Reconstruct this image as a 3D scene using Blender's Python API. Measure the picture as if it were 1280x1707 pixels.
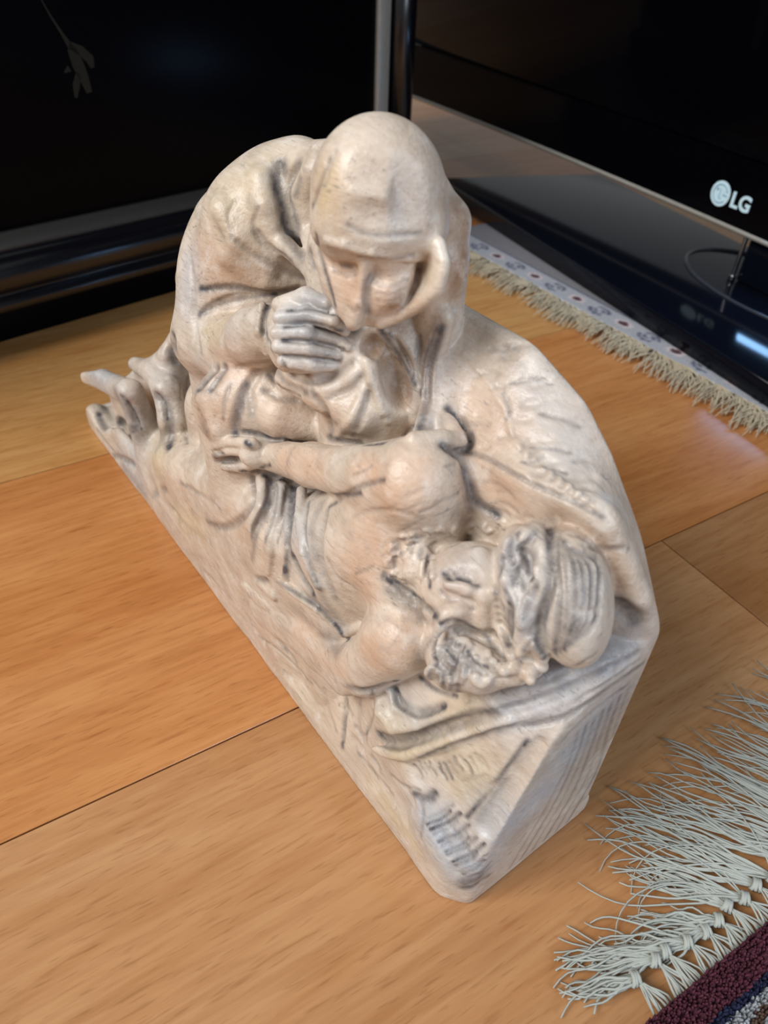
import bpy, bmesh, math, random
import numpy as np
from mathutils import Vector, Matrix

for o in list(bpy.data.objects): bpy.data.objects.remove(o)
SC = bpy.context.scene
COL = SC.collection

# ------------------------------------------------------------------ camera
cam_data = bpy.data.cameras.new('camera')
cam = bpy.data.objects.new('camera', cam_data); COL.objects.link(cam)
cam_data.sensor_fit = 'HORIZONTAL'; cam_data.sensor_width = 36.0; cam_data.lens = 33.75
cam_data.clip_start = .005
_r = Vector((0.99897872, 0.02962854, 0.03411249)); _u = Vector((-0.0451831, 0.65507415, 0.75421241)); _f = Vector((0.0, 0.75498345, -0.65574384))
cam.matrix_world = Matrix(((_r.x, _u.x, -_f.x, 0), (_r.y, _u.y, -_f.y, 0), (_r.z, _u.z, -_f.z, .27), (0, 0, 0, 1)))
cam_data.dof.use_dof = True; cam_data.dof.focus_distance = .27; cam_data.dof.aperture_fstop = 18.0
SC.camera = cam

# ------------------------------------------------------------------ light and exposure
SC.view_settings.view_transform = 'Standard'; SC.view_settings.look = 'None'
SC.view_settings.gamma = 1.0; SC.view_settings.use_curve_mapping = False
SC.view_settings.exposure = 0.0
world = bpy.data.worlds.new('room_light'); SC.world = world; world.use_nodes = True
bg = world.node_tree.nodes['Background']
bg.inputs[0].default_value = (.93, .97, 1.0, 1); bg.inputs[1].default_value = .22
def area(name, loc, target, sx, sy, power, col):
    l = bpy.data.lights.new(name, 'AREA'); l.shape = 'RECTANGLE'; l.size = sx; l.size_y = sy
    l.energy = power; l.color = col
    o = bpy.data.objects.new(name, l); COL.objects.link(o); o.location = loc
    o.rotation_euler = (Vector(target)-Vector(loc)).to_track_quat('-Z', 'Y').to_euler()
    return o
area('window_light', (-1.5, -.55, 1.75), (0, .25, 0), 1.15, 1.15, 62, (1.0, .98, .95))
area('side_window_light', (1.3, -1.0, 1.0), (.05, .2, 0), 1.0, 1.0, 20, (.74, .85, 1.0))

# ------------------------------------------------------------------ helpers
def tag(o, label=None, cat=None, group=None, kind=None):
    for k, v in (('label', label), ('category', cat), ('group', group), ('kind', kind)):
        if v: o[k] = v
    return o
def empty(name, loc=(0, 0, 0), rz=0.0):
    o = bpy.data.objects.new(name, None); COL.objects.link(o); o.location = loc; o.rotation_euler = (0, 0, rz)
    o.empty_display_size = .02
    return o
def link(name, me, mat=None, parent=None):
    o = bpy.data.objects.new(name, me); COL.objects.link(o)
    if mat and not me.materials: me.materials.append(mat)
    if parent: o.parent = parent
    return o
def obj(name, bm, mat, parent=None, smooth=True):
    me = bpy.data.meshes.new(name); bm.normal_update(); bm.to_mesh(me); bm.free()
    if smooth:
        for p in me.polygons: p.use_smooth = True
    return link(name, me, mat, parent)
def add_box(bm, lo, hi, bevel=0, seg=2):
    r = bmesh.ops.create_cube(bm, size=1)
    lo, hi = Vector(lo), Vector(hi)
    for v in r['verts']: v.co = Vector([lo[i]+(v.co[i]+.5)*(hi[i]-lo[i]) for i in range(3)])
    if bevel:
        es = list({e for v in r['verts'] for e in v.link_edges})
        bmesh.ops.bevel(bm, geom=es, offset=bevel, segments=seg, profile=.5, affect='EDGES')
def add_prism(bm, poly, z0, z1, bevel=0, seg=2):
    a = [bm.verts.new((p[0], p[1], z0)) for p in poly]; b = [bm.verts.new((p[0], p[1], z1)) for p in poly]
    n = len(poly); top = bm.faces.new(b); bm.faces.new(a[::-1])
    for i in range(n): bm.faces.new((a[i], a[(i+1) % n], b[(i+1) % n], b[i]))
    bmesh.ops.recalc_face_normals(bm, faces=bm.faces[:])
    if bevel: bmesh.ops.bevel(bm, geom=list(top.edges), offset=bevel, segments=seg, profile=.5, affect='EDGES')
def add_tube(bm, pts, r, n=6, closed=False, cap=True):
    pts = [Vector(p) for p in pts]; m = len(pts); rings = []
    rr = r if hasattr(r, '__len__') else [r]*m
    for i in range(m):
        a = pts[(i-1) % m] if closed or i > 0 else pts[i]; b = pts[(i+1) % m] if closed or i < m-1 else pts[i]
        t = (b-a).normalized(); s = t.cross(Vector((0, 0, 1)))
        if s.length < 1e-4: s = t.cross(Vector((1, 0, 0)))
        s.normalize(); u = s.cross(t)
        rings.append([bm.verts.new(pts[i]+(s*math.cos(2*math.pi*k/n)+u*math.sin(2*math.pi*k/n))*rr[i]) for k in range(n)])
    for i in range(m if closed else m-1):
        a, b = rings[i], rings[(i+1) % m]
        for k in range(n): bm.faces.new((a[k], a[(k+1) % n], b[(k+1) % n], b[k]))
    if cap and not closed: bm.faces.new(rings[0][::-1]); bm.faces.new(rings[-1])
def add_profile(bm, prof, x0, x1):
    """sweep an open (y, z) outline along x, closed to a solid"""
    a = [bm.verts.new((x0, p[0], p[1])) for p in prof]; b = [bm.verts.new((x1, p[0], p[1])) for p in prof]
    n = len(prof)
    for i in range(n): bm.faces.new((a[i], a[(i+1) % n], b[(i+1) % n], b[i]))
    bm.faces.new(a[::-1]); bm.faces.new(b); bmesh.ops.recalc_face_normals(bm, faces=bm.faces[:])

# ------------------------------------------------------------------ materials
class NT:
    def __init__(s, name):
        s.m = bpy.data.materials.new(name); s.m.use_nodes = True; s.t = s.m.node_tree; s.n = s.t.nodes
        s.b = s.n['Principled BSDF']
    def node(s, ty, **kw):
        n = s.n.new(ty)
        for k, v in kw.items(): setattr(n, k, v)
        return n
    def set(s, sock, v):
        if hasattr(v, 'is_output') or isinstance(v, bpy.types.NodeSocket): s.t.links.new(v, sock)
        else: sock.default_value = v
    def noise(s, vec, scale, detail=3, rough=.5, dist=0):
        n = s.node('ShaderNodeTexNoise'); s.set(n.inputs['Vector'], vec); n.inputs['Scale'].default_value = scale
        n.inputs['Detail'].default_value = detail; n.inputs['Roughness'].default_value = rough; n.inputs['Distortion'].default_value = dist
        return n.outputs['Fac']
    def mapping(s, vec, scale=(1, 1, 1), loc=(0, 0, 0), rot=(0, 0, 0)):
        n = s.node('ShaderNodeMapping'); s.set(n.inputs['Vector'], vec); s.set(n.inputs['Location'], loc)
        n.inputs['Scale'].default_value = scale; n.inputs['Rotation'].default_value = rot
        return n.outputs[0]
    def ramp(s, fac, stops):
        n = s.node('ShaderNodeValToRGB'); s.set(n.inputs[0], fac); e = n.color_ramp.elements
        while len(e) < len(stops): e.new(.5)
        for i, (p, c) in enumerate(stops):
            e[i].position = p; e[i].color = (c, c, c, 1) if not hasattr(c, '__len__') else (*c[:3], 1)
        return n.outputs[0]
    def mix(s, fac, a, b, mode='MIX'):
        n = s.node('ShaderNodeMix', data_type='RGBA', blend_type=mode)
        s.set(n.inputs[0], fac); s.set(n.inputs[6], a if not isinstance(a, tuple) else (*a[:3], 1)); s.set(n.inputs[7], b if not isinstance(b, tuple) else (*b[:3], 1))
        return n.outputs[2]
    def math(s, op, a, b=0.0, c=None):
        n = s.node('ShaderNodeMath', operation=op); s.set(n.inputs[0], a); s.set(n.inputs[1], b)
        if c is not None: s.set(n.inputs[2], c)
        return n.outputs[0]
    def coord(s, which='Object'): return s.node('ShaderNodeTexCoord').outputs[which]
    def attr(s, name):
        return s.node('ShaderNodeAttribute', attribute_name=name)
    def bump(s, h, strength=.3, dist=.001, prev=None):
        n = s.node('ShaderNodeBump'); s.set(n.inputs['Height'], h); n.inputs['Strength'].default_value = strength; n.inputs['Distance'].default_value = dist
        if prev is not None: s.set(n.inputs['Normal'], prev)
        return n.outputs[0]
    def out(s, color=None, rough=None, spec=None, normal=None, metal=None, **kw):
        I = s.b.inputs
        if color is not None: s.set(I['Base Color'], (*color[:3], 1) if isinstance(color, tuple) else color)
        if rough is not None: s.set(I['Roughness'], rough)
        if spec is not None: s.set(I['Specular IOR Level'], spec)
        if normal is not None: s.set(I['Normal'], normal)
        if metal is not None: s.set(I['Metallic'], metal)
        for k, v in kw.items(): s.set(I[k.replace('_', ' ')], v)
        return s.m

def plain(name, col, rough=.4, spec=.3, metal=0., bump=0., scale=200):
    t = NT(name); c = t.coord()
    f = t.noise(c, scale, 3)
    colr = t.mix(f, tuple(v*.85 for v in col), tuple(min(1, v*1.12) for v in col))
    return t.out(colr, rough, spec, t.bump(f, bump, .0005) if bump else None, metal)

def make_plank_mat():
    t = NT('plank_wood'); c = t.coord(); oi = t.node('ShaderNodeObjectInfo')
    sh = t.node('ShaderNodeCombineXYZ'); t.set(sh.inputs[0], t.math('MULTIPLY', oi.outputs['Random'], 7.0)); t.set(sh.inputs[1], t.math('MULTIPLY', oi.outputs['Random'], 3.0))
    add = t.node('ShaderNodeVectorMath', operation='ADD'); t.set(add.inputs[0], c); t.set(add.inputs[1], sh.outputs[0]); v = add.outputs[0]
    wob = t.noise(t.mapping(v, (5, 16, 1)), 1.0, 2)
    big = t.noise(t.mapping(v, (4, 22, 1)), 1.0, 3, .55, .6)
    fine = t.noise(t.mapping(v, (26, 330, 1)), 1.0, 3, .6, .4)
    ring = t.noise(t.mapping(v, (9, 95, 1)), 1.0, 2, .5, 1.2)
    pore = t.ramp(t.noise(t.mapping(v, (85, 800, 1)), 1.0, 1, .5), [(.30, 1), (.40, 0)])
    dash = t.ramp(t.noise(t.mapping(v, (34, 230, 1)), 1.0, 2, .5), [(.26, 1), (.36, 0)])
    base = oi.outputs['Color']
    c1 = t.mix(t.ramp(big, [(.3, 0), (.75, 1)]), base, t.mix(1.0, base, (.80, .66, .52), 'MULTIPLY'))
    c2 = t.mix(t.math('MULTIPLY', t.ramp(ring, [(.42, 0), (.7, 1)]), .40), c1, t.mix(1.0, c1, (.74, .60, .46), 'MULTIPLY'))
    c3 = t.mix(t.math('MULTIPLY', t.ramp(fine, [(.35, 1), (.6, 0)]), .34), c2, t.mix(1.0, c2, (.66, .52, .40), 'MULTIPLY'))
    c4 = t.mix(t.math('MULTIPLY', pore, .30), c3, t.mix(1.0, c3, (.50, .36, .26), 'MULTIPLY'))
    c5 = t.mix(t.math('MULTIPLY', dash, .42), c4, t.mix(1.0, c4, (.60, .42, .30), 'MULTIPLY'))
    r = t.math('MULTIPLY_ADD', wob, .08, .15)
    return t.out(c5, r, .45, t.bump(fine, .10, .0004))
PLANK = make_plank_mat()

def make_carving_mat():
    t = NT('carved_wood'); c = t.coord(); tint = t.attr('tint'); sep = t.node('ShaderNodeSeparateColor'); t.set(sep.inputs[0], tint.outputs['Color'])
    st = t.attr('stain_shade').outputs['Fac']  # patina in the cuts plus shade painted into the eye socket
    n1 = t.noise(c, 60, 4, .6); n2 = t.noise(c, 260, 4, .65); n3 = t.noise(c, 24, 3, .5)
    grain = t.noise(t.mapping(c, (90, 420, 700), rot=(.12, .06, .1)), 1.0, 4, .6, .8)
    ring = t.noise(t.mapping(c, (40, 190, 330), rot=(.12, .06, .1)), 1.0, 2, .5, 1.5)
    col = t.mix(t.ramp(n1, [(.32, 0), (.68, 1)]), (.530, .440, .355), (.720, .630, .530))
    col = t.mix(t.math('MULTIPLY', t.ramp(n3, [(.5, 0), (.66, 1)]), .35), col, (.60, .46, .36))
    def lay(col, w, c2, jitter=.55):
        f = t.math('MULTIPLY', w, t.math('ADD', t.math('MULTIPLY', n2, jitter*2), 1-jitter)); cl = t.node('ShaderNodeClamp'); t.set(cl.inputs[0], f)
        return t.mix(cl.outputs[0], col, c2)
    col = lay(col, sep.outputs[0], (.66, .42, .28))
    col = lay(col, sep.outputs[1], (.64, .52, .31))
    col = lay(col, sep.outputs[2], (.45, .49, .55))  # cool blue-grey; at the near tip it paints in bluish window light
    col = lay(col, tint.outputs['Alpha'], (.30, .165, .085))
    col = t.mix(t.math('MULTIPLY', t.ramp(grain, [(.36, 1), (.56, 0)]), .20), col, t.mix(1.0, col, (.62, .54, .50), 'MULTIPLY'))
    strk = t.noise(t.mapping(c, (120, 900, 1300), rot=(.12, .06, .1)), 1.0, 3, .6, .5)
    sm = t.math('MULTIPLY', t.ramp(strk, [(.30, 1), (.42, 0)]), t.ramp(t.noise(c, 34, 3), [(.44, 0), (.60, 1)]))
    col = t.mix(t.math('MULTIPLY', sm, .60), col, (.17, .145, .14))
    patch = t.math('MULTIPLY', t.ramp(t.noise(c, 85, 4, .65), [(.56, 0), (.70, 1)]), t.ramp(n3, [(.42, 1), (.58, 0)]))
    col = t.mix(t.math('MULTIPLY', patch, .34), col, (.26, .24, .25))
    pale = t.math('MULTIPLY', t.ramp(t.noise(c, 110, 4, .6), [(.55, 0), (.68, 1)]), .40)
    col = t.mix(pale, col, (.80, .75, .70))
    col = t.mix(t.math('MULTIPLY', t.ramp(ring, [(.40, 1), (.55, 0)]), .16), col, t.mix(1.0, col, (.66, .56, .50), 'MULTIPLY'))
    # flecks of dark old finish scattered over the figure
    fl = t.math('MULTIPLY', t.ramp(n2, [(.60, 0), (.72, 1)]), t.ramp(t.noise(c, 42, 2), [(.52, 0), (.62, 1)]))
    col = t.mix(t.math('MULTIPLY', fl, .5), col, (.13, .11, .11))
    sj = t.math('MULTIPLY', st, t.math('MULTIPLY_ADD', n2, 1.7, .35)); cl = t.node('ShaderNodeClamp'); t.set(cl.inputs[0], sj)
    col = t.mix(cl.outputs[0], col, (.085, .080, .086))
    n4 = t.noise(c, 130, 4, .6)
    nb = t.bump(grain, .14, .0005); nb = t.bump(n2, .34, .0007, nb); nb = t.bump(n4, .34, .0012, nb); nb = t.bump(n1, .25, .0015, nb)
    return t.out(col, t.math('MULTIPLY_ADD', n2, .22, .30), .5, nb)
CARVED = make_carving_mat()

LACQUER = plain('black_lacquer', (.0022, .0020, .0030), .26, .05)
LACQUER_GLOSS = plain('black_lacquer_moulding', (.004, .004, .006), .26, .85)
LEDGE_GREY = plain('grey_lacquer_ledge', (.050, .046, .042), .45, .4)  # lighter grey than the rest of the lacquer
GLOSSBLACK = plain('gloss_black_plastic', (.0012, .0014, .0026), .10, .06)
BASEGLOSS = plain('gloss_black_glass', (.003, .004, .008), .10, .14)
SCREEN = plain('screen_glass', (.0010, .0012, .0024), .06, .05)
CHROME = plain('brushed_chrome', (.55, .57, .60), .28, .5, 1.0)
SILVER = plain('silver_strip', (.40, .385, .35), .36, .5, .35)
GOLD = plain('faded_gold_paint', (.017, .016, .012), .5, .1)
def emis(name, col, s):
    t = NT(name); return t.out(col, .4, .3, Emission_Color=(*col, 1), Emission_Strength=s)
LOGO = plain('pale_logo_print', (.62, .84, 1.0), .5, .2)
LOGOB = plain('logo_shade', (.20, .36, .52), .4, .3)
ADDED_LED = emis('added_blue_light', (.30, .58, 1.0), 26.0)

def make_vcol(name, rough=.9, spec=.1, scale=900, bump=.5, sheen=.0):
    t = NT(name); a = t.attr('col').outputs['Color']; c = t.coord(); f = t.noise(c, scale, 3, .6)
    col = t.mix(t.ramp(f, [(.3, 0), (.7, 1)]), t.mix(1.0, a, (.72, .70, .70), 'MULTIPLY'), t.mix(1.0, a, (1.18, 1.18, 1.2), 'MULTIPLY'))
    return t.out(col, rough, spec, t.bump(f, bump, .001))
WOVEN = make_vcol('woven_wool'); TUFT = make_vcol('wool_pile', bump=.1)
FRINGE = plain('grey_green_cotton', (.40, .42, .385), .85, .1, scale=300)
FRINGE_B = plain('beige_cotton', (.52, .45, .33), .85, .1, scale=160)

# ------------------------------------------------------------------ floor
PD = Vector((0.84730384, 0.53110847, 0)); PN = Vector((0.53110847, -0.84730384, 0))
PANG = math.atan2(PD.y, PD.x)
floor = tag(empty('floor'), kind='structure')
bm = bmesh.new(); add_box(bm, (-2.2, -1.2, -.03), (2.2, 3.2, -.0095))
tag(obj('subfloor', bm, plain('dark_subfloor', (.05, .03, .02), .8), floor, False))
rnd = random.Random(11)
W_ = .2215; X0 = -.1696
TAN = (.530, .298, .142); ORANGE = (.520, .240, .088); YEL = (.600, .350, .140); BROWN = (.400, .210, .092)
pal = [TAN, ORANGE, YEL, (.50, .26, .10)]
def plank(row, a0, a1, col):
    """row counts from the seam that runs under the carving; a0..a1 along the boards"""
    p0, p1 = X0+row*W_, X0+(row+1)*W_
    bm = bmesh.new(); L = a1-a0; w = p1-p0
    add_box(bm, (-L/2+.0004, -w/2+.00035, -.0095), (L/2-.0004, w/2-.00035, 0), .0002, 1)
    o = obj('plank', bm, PLANK, floor, False)
    m = PD*(a0+a1)/2+PN*(p0+p1)/2
    o.location = m; o.rotation_euler = (0, 0, PANG); o.color = (*col, 1)
    return o
ALONG = {0: [-1.1, .2895, 1.5], -1: [-1.35, -.42, 1.02, 2.2], -2: [-1.2, -.10, 1.35, 2.3]}
FIX = {(0, 0): TAN, (0, 1): BROWN, (-1, 1): (.560, .262, .096), (-2, 1): YEL, (-2, 0): YEL}
for row in range(-9, 5):
    al = ALONG.get(row) or [-1.3+rnd.random()*.5]
    while al[-1] < 2.2: al.append(al[-1]+1.25)
    for i in range(len(al)-1):
        plank(row, al[i], al[i+1], FIX.get((row, i), rnd.choice(pal)))

# ------------------------------------------------------------------ cabinet
CA = math.radians(90-46.28)                       # its front runs this way
cab = tag(empty('cabinet', (-.286, .4642, 0), CA), 'black lacquered cabinet with a rounded base moulding and silver edged corner, behind the carving', 'cabinet')
# local x along the front, y into the cabinet
x0, x1 = -.55, .372
bm = bmesh.new(); add_box(bm, (x0+.01, .022, 0), (.412, .34, .036), .001); obj('plinth', bm, LACQUER, cab)
prof = [(.30, .030), (.004, .030), (-.003, .0325), (-.0068, .0365), (-.0055, .0405), (-.001, .0425), (.000, .045), (-.005, .0465), (-.010, .050), (-.0135, .0555), (-.0140, .0605), (-.0115, .0660), (-.006, .0695), (.000, .0708),
        (.000, .0725), (.30, .0725)]
bm = bmesh.new(); add_profile(bm, prof, x0, .412); o = obj('base_moulding', bm, LACQUER_GLOSS, cab)
bm = bmesh.new(); add_profile(bm, [(.30, .0725), (-.001, .0725), (-.0022, .0745), (-.001, .0770), (.004, .0790), (.0085, .0815), (.30, .0815)], x0, .412); o = obj('ledge', bm, LEDGE_GREY, cab); o['label'] = 'grey ledge above the moulding'
bm = bmesh.new(); add_box(bm, (x0, .016, .0815), (.404, .34, .283), .001); obj('carcass', bm, LACQUER, cab)
door = None
bm = bmesh.new(); add_box(bm, (x0+.004, .0085, .0825), (.3690, .016, .280), .0012); door = obj('door', bm, LACQUER, cab)
bm = bmesh.new(); add_box(bm, (.3695, .0055, .0822), (.3840, .016, .281), .0018, 3); obj('edge_strip', bm, SILVER, cab); cab.children[-1]['label'] = 'silver grey metal edge strip beside the door'
bm = bmesh.new(); add_tube(bm, [(.4005, .011, .080), (.4005, .011, .283)], .0130, 20); obj('corner_post', bm, LACQUER_GLOSS, cab)
bm = bmesh.new(); add_box(bm, (x0-.006, -.004, .283), (.418, .345, .300), .004, 3); obj('top_board', bm, LACQUER, cab)
# faded painted spray on the door
bm = bmesh.new()
def flat_stroke(pts, w):
    L = []; R_ = []
    for i, (a, b) in enumerate(pts):
        c, d = pts[max(i-1, 0)], pts[min(i+1, len(pts)-1)]; t = Vector((d[0]-c[0], d[1]-c[1])).normalized(); n = Vector((-t.y, t.x))*w[i]/2
        L.append(bm.verts.new((a+n.x, .0082, b+n.y))); R_.append(bm.verts.new((a-n.x, .0082, b-n.y)))
    for i in range(len(pts)-1): bm.faces.new((L[i], L[i+1], R_[i+1], R_[i]))
flat_stroke([(.092, .212), (.096, .202), (.101, .192), (.105, .184)], [.0006, .0012, .002, .004])
flat_stroke([(.104, .186), (.111, .182), (.116, .177), (.1165, .172)], [.004, .006, .006, .003])
flat_stroke([(.105, .184), (.107, .175), (.109, .168), (.111, .158)], [.006, .008, .007, .004])
flat_stroke([(.106, .170), (.103, .163), (.101, .156)], [.003, .005, .002])
flat_stroke([(.101, .173), (.097, .171)], [.004, .001])
g = obj('painted_spray', bm, GOLD, door, False); g['label'] = 'faded dull gold painted spray on the door'

# ------------------------------------------------------------------ rugs
RD = Vector((.570, -.822, 0)).normalized(); RN = Vector((-RD.y, RD.x, 0))      # along the far rug's fringe, and inward (towards the set)
if RN.x < 0: RN = -RN
def rug_field(name, nx, ny, sx, sy, fn, z, parent, mat, amp=.0003):
    """cloth grid in the parent's frame with a woven pattern in colours; fn(u, v) -> rgb"""
    u = np.linspace(0, sx, nx); v = np.linspace(0, sy, ny); U, Vv = np.meshgrid(u, v, indexing='ij')
    rg = np.random.RandomState(2); Z = z+amp*rg.rand(nx, ny)
    co = np.stack([U, Vv, Z], -1).reshape(-1, 3)
    i = np.arange(nx*ny).reshape(nx, ny)
    F = np.stack([i[:-1, :-1], i[1:, :-1], i[1:, 1:], i[:-1, 1:]], -1).reshape(-1, 4)
    # skirt down to the boards
    rim = np.concatenate([i[:, 0], i[-1, 1:], i[-2::-1, -1], i[0, -2:0:-1]])
    low = co[rim].copy(); low[:, 2] = .0003; b = len(co)+np.arange(len(rim)); co = np.vstack([co, low])
    r2 = np.roll(rim, -1); b2 = np.roll(b, -1); F = np.vstack([F, np.stack([rim, b, b2, r2], -1)])
    me = bpy.data.meshes.new(name); me.from_pydata(co.tolist(), [], F.tolist())
    col = np.ones((len(co), 4)); col[:nx*ny, :3] = fn(U.ravel(), Vv.ravel()); col[nx*ny:, :3] = col[rim, :3]
    a = me.color_attributes.new('col', 'FLOAT_COLOR', 'POINT'); a.data.foreach_set('color', col.ravel().astype(np.float32))
    for p in me.polygons: p.use_smooth = True
    return link(name, me, mat, parent)

# far rug, under the television
far0 = Vector((.0776, .6925, 0))
far = tag(empty('fringed_rug', far0, math.atan2(RD.y, RD.x)), 'pale grey patterned rug with beige fringe lying under the television', 'rug')
def far_pat(u, v):
    base = np.array([.40, .42, .46]); c = np.repeat(base[None], len(u), 0)
    p = .0270
    k = np.floor(u/p); fx = u-(k+.5)*p
    even = (k % 2) == 0
    r1 = (fx/.0075)**2+((v-.0135)/.0052)**2
    m = even & (r1 < 1.25); c[m] = (.62, .55, .57)
    m = even & (r1 < .45); c[m] = (.10, .055, .07)
    r2 = np.sqrt((fx/.011)**2+((v-.0135)/.0085)**2); ang = np.arctan2(v-.0135, fx)
    m = ~even & (np.abs(r2-.8) < .15) & (np.cos(2*ang+.6) < .75); c[m] = (.11, .12, .18)
    m = ~even & (np.abs(r2-.36) < .15) & (np.sin(ang*2) > -.5); c[m] = (.13, .14, .20)
    m = v < .0018; c[m] = (.52, .52, .50)
    m = (v > .024) & (v < .0265); c[m] = (.10, .11, .17)
    m = v > .0265; c[m] = (.22, .22, .24)
    return c
# the parent's local y must run inward
inward = Vector((-math.sin(far.rotation_euler.z), math.cos(far.rotation_euler.z), 0)).dot(RN)
FS = 1.0 if inward > 0 else -1.0
ff = rug_field('rug_field', 300, 110, .48, .20, lambda u, v: far_pat(u+.10, v), .0052, far, WOVEN)
ff.location.x = -.06

def strand(bm, pts, r, n=4):
    add_tube(bm, pts, [r*(1-.55*i/(len(pts)-1)) for i in range(len(pts))], n)
def bez(a, b, c, d, n):
    o = []
    for i in range(n+1):
        t = i/n; s = 1-t; o.append(a*s**3+b*3*s*s*t+c*3*s*t*t+d*t**3)
    return o
rf = random.Random(4)
def far_tassel_mesh(seed):
    r = random.Random(seed); bm = bmesh.new(); L0 = .024+r.random()*.009; sw = r.uniform(-.35, .55)
    for i in range(15):
        a = Vector((r.uniform(-.0022, .0022), .001, .0045)); L = L0*r.uniform(.65, 1.12); th = sw+r.gauss(0, .38)
        d = Vector((math.sin(th), -math.cos(th), 0))
        e = a+d*L; e.z = r.uniform(.0008, .003)
        m = a+d*L*.4+Vector((r.uniform(-.003, .003), r.uniform(-.002, .002), r.uniform(.001, .0055)))
        m2 = a+d*L*.75+Vector((r.uniform(-.004, .004), r.uniform(-.002, .002), r.uniform(.0, .004)))
        strand(bm, bez(a, m, m2, e, 6), .00062, 4)
    me = bpy.data.meshes.new('tassel'); bm.to_mesh(me); bm.free()
    for p in me.polygons: p.use_smooth = True
    me.materials.append(FRINGE_B); return me
FT = [far_tassel_mesh(s) for s in range(9)]
for i in range(70):
    o = bpy.data.objects.new('tassel', FT[rf.randrange(9)]); COL.objects.link(o); o.parent = far
    o.location = (-.055+i*.0068+rf.uniform(-.001, .001), 0, 0); o.rotation_euler = (0, 0, rf.uniform(-.2, .2)); o.scale = (1, rf.uniform(.85, 1.15), 1)

# near rug, at the viewer's right
near = tag(empty('burgundy_bordered_rug', PD*.20+PN*-.0100, PANG), 'rug with burgundy pile border and long grey knotted fringe at the lower right', 'rug')
# local x along the edge, local y = away from the rug (towards the carving); the rug lies at y < 0
def near_pat(u, v):
    c = np.repeat(np.array([[.30, .325, .345]]), len(u), 0)
    x = u-.36
    def blob(cx, cy, rx, ry, col, lo=0., hi=1.):
        r = np.sqrt(((x-cx)/rx)**2+((v-cy)/ry)**2); m = (r >= lo) & (r < hi); c[m] = col
    for k in range(-8, 9):
        o = -.052+k*.036
        blob(o, .0235, .0125, .0085, (.095, .060, .045), .72, 1.0)
        blob(o+.003, .0225, .0060, .0045, (.36, .38, .37))
        blob(o+.003, .0225, .0060, .0045, (.03, .035, .07), .75, 1.0)
        blob(o+.018, .0195, .0050, .0035, (.34, .22, .22))
        blob(o+.019, .0290, .0060, .0040, (.03, .035, .07), .5, 1.0)
    m = v < .0124; c[m] = (.020, .024, .055)
    m = v < .0100; c[m] = (.085, .026, .040)
    m = (v > .0400) & (v < .043); c[m] = (.020, .024, .055)
    m = v > .043; c[m] = (.075, .022, .034)
    return c
nf = rug_field('rug_field', 200, 60, .37, .075, lambda u, v: near_pat(u+.1, .075-v), .0040, near, WOVEN)
nf.location = (-.26, -.075, 0)
# wool pile standing on the backing, one tuft per knot
def pile():
    rg = np.random.RandomState(9); s = .00090
    X, Y = np.meshgrid(np.arange(-.2595, .1095, s), np.arange(.0004, .0745, s), indexing='ij'); X = X.ravel()+rg.uniform(-.3, .3, X.size)*s; Y = Y.ravel()+rg.uniform(-.3, .3, Y.size)*s
    n = len(X); col = near_pat(X+.26+.1, Y)*(1+rg.uniform(-.28, .30, (n, 1)))
    k = 5; ang = np.arange(k)*2*np.pi/k; V = []; 
    lean = rg.uniform(-.7, .7, (n, 2))*.001; H = .0072+rg.uniform(-.0009, .0009, n)
    bot = np.stack([X[:, None]+.00052*np.cos(ang), -Y[:, None]+.00052*np.sin(ang), np.full((n, k), .0041)], -1)
    top = np.stack([X[:, None]+lean[:, :1]+.00040*np.cos(ang), -Y[:, None]+lean[:, 1:]+.00040*np.sin(ang), np.repeat(H[:, None]-.0006, k, 1)], -1)
    tip = np.stack([X+lean[:, 0], -Y+lean[:, 1], H], -1)[:, None]
    V = np.concatenate([bot, top, tip], 1).reshape(-1, 3); m = 2*k+1; F = []
    for j in range(k):
        j2 = (j+1) % k; F.append([j, j2, k+j2, k+j]); 
    T = [[k+j, k+(j+1) % k, 2*k] for j in range(k)]
    off = (np.arange(n)*m)[:, None, None]
    Q = (np.array(F)[None]+off).reshape(-1, 4); T = (np.array(T)[None]+off).reshape(-1, 3)
    me = bpy.data.meshes.new('wool_pile'); me.from_pydata(V.tolist(), [], Q.tolist()+T.tolist())
    c = np.ones((n, m, 4)); c[:, :, :3] = col[:, None]; a = me.color_attributes.new('col', 'FLOAT_COLOR', 'POINT'); a.data.foreach_set('color', c.ravel().astype(np.float32))
    for p in me.polygons: p.use_smooth = True
    o = link('wool_pile', me, TUFT, near); o['kind'] = 'stuff'
pile()
KN = [(.068-.0085*i, .044-.0085*i, .026+.003*(i % 3)) for i in range(15)]+[(.1178, .0918, .0194), (.1276, .1004, .0279), (.1325, .0958, .0241), (.1412, .1022, .0300), (.1494, .1189, .0173), (.1560, .1311, .0254), (.1625, .1449, .0387), (.1700, .1294, .0475), (.1775, .1400, .0558), (.1850, .1480, .0540),
      (.1925, .1583, .0632), (.2000, .1690, .0580), (.2080, .1755, .0565), (.2160, .1898, .0668), (.2240, .1980, .0600), (.2320, .2100, .0650), (.2400, .2170, .0698), (.2490, .2300, .0690), (.2580, .2365, .0731), (.2680, .2584, .0741), (.2780, .2640, .0700), (.2880, .2780, .0720)]
rn = random.Random(21)
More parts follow.
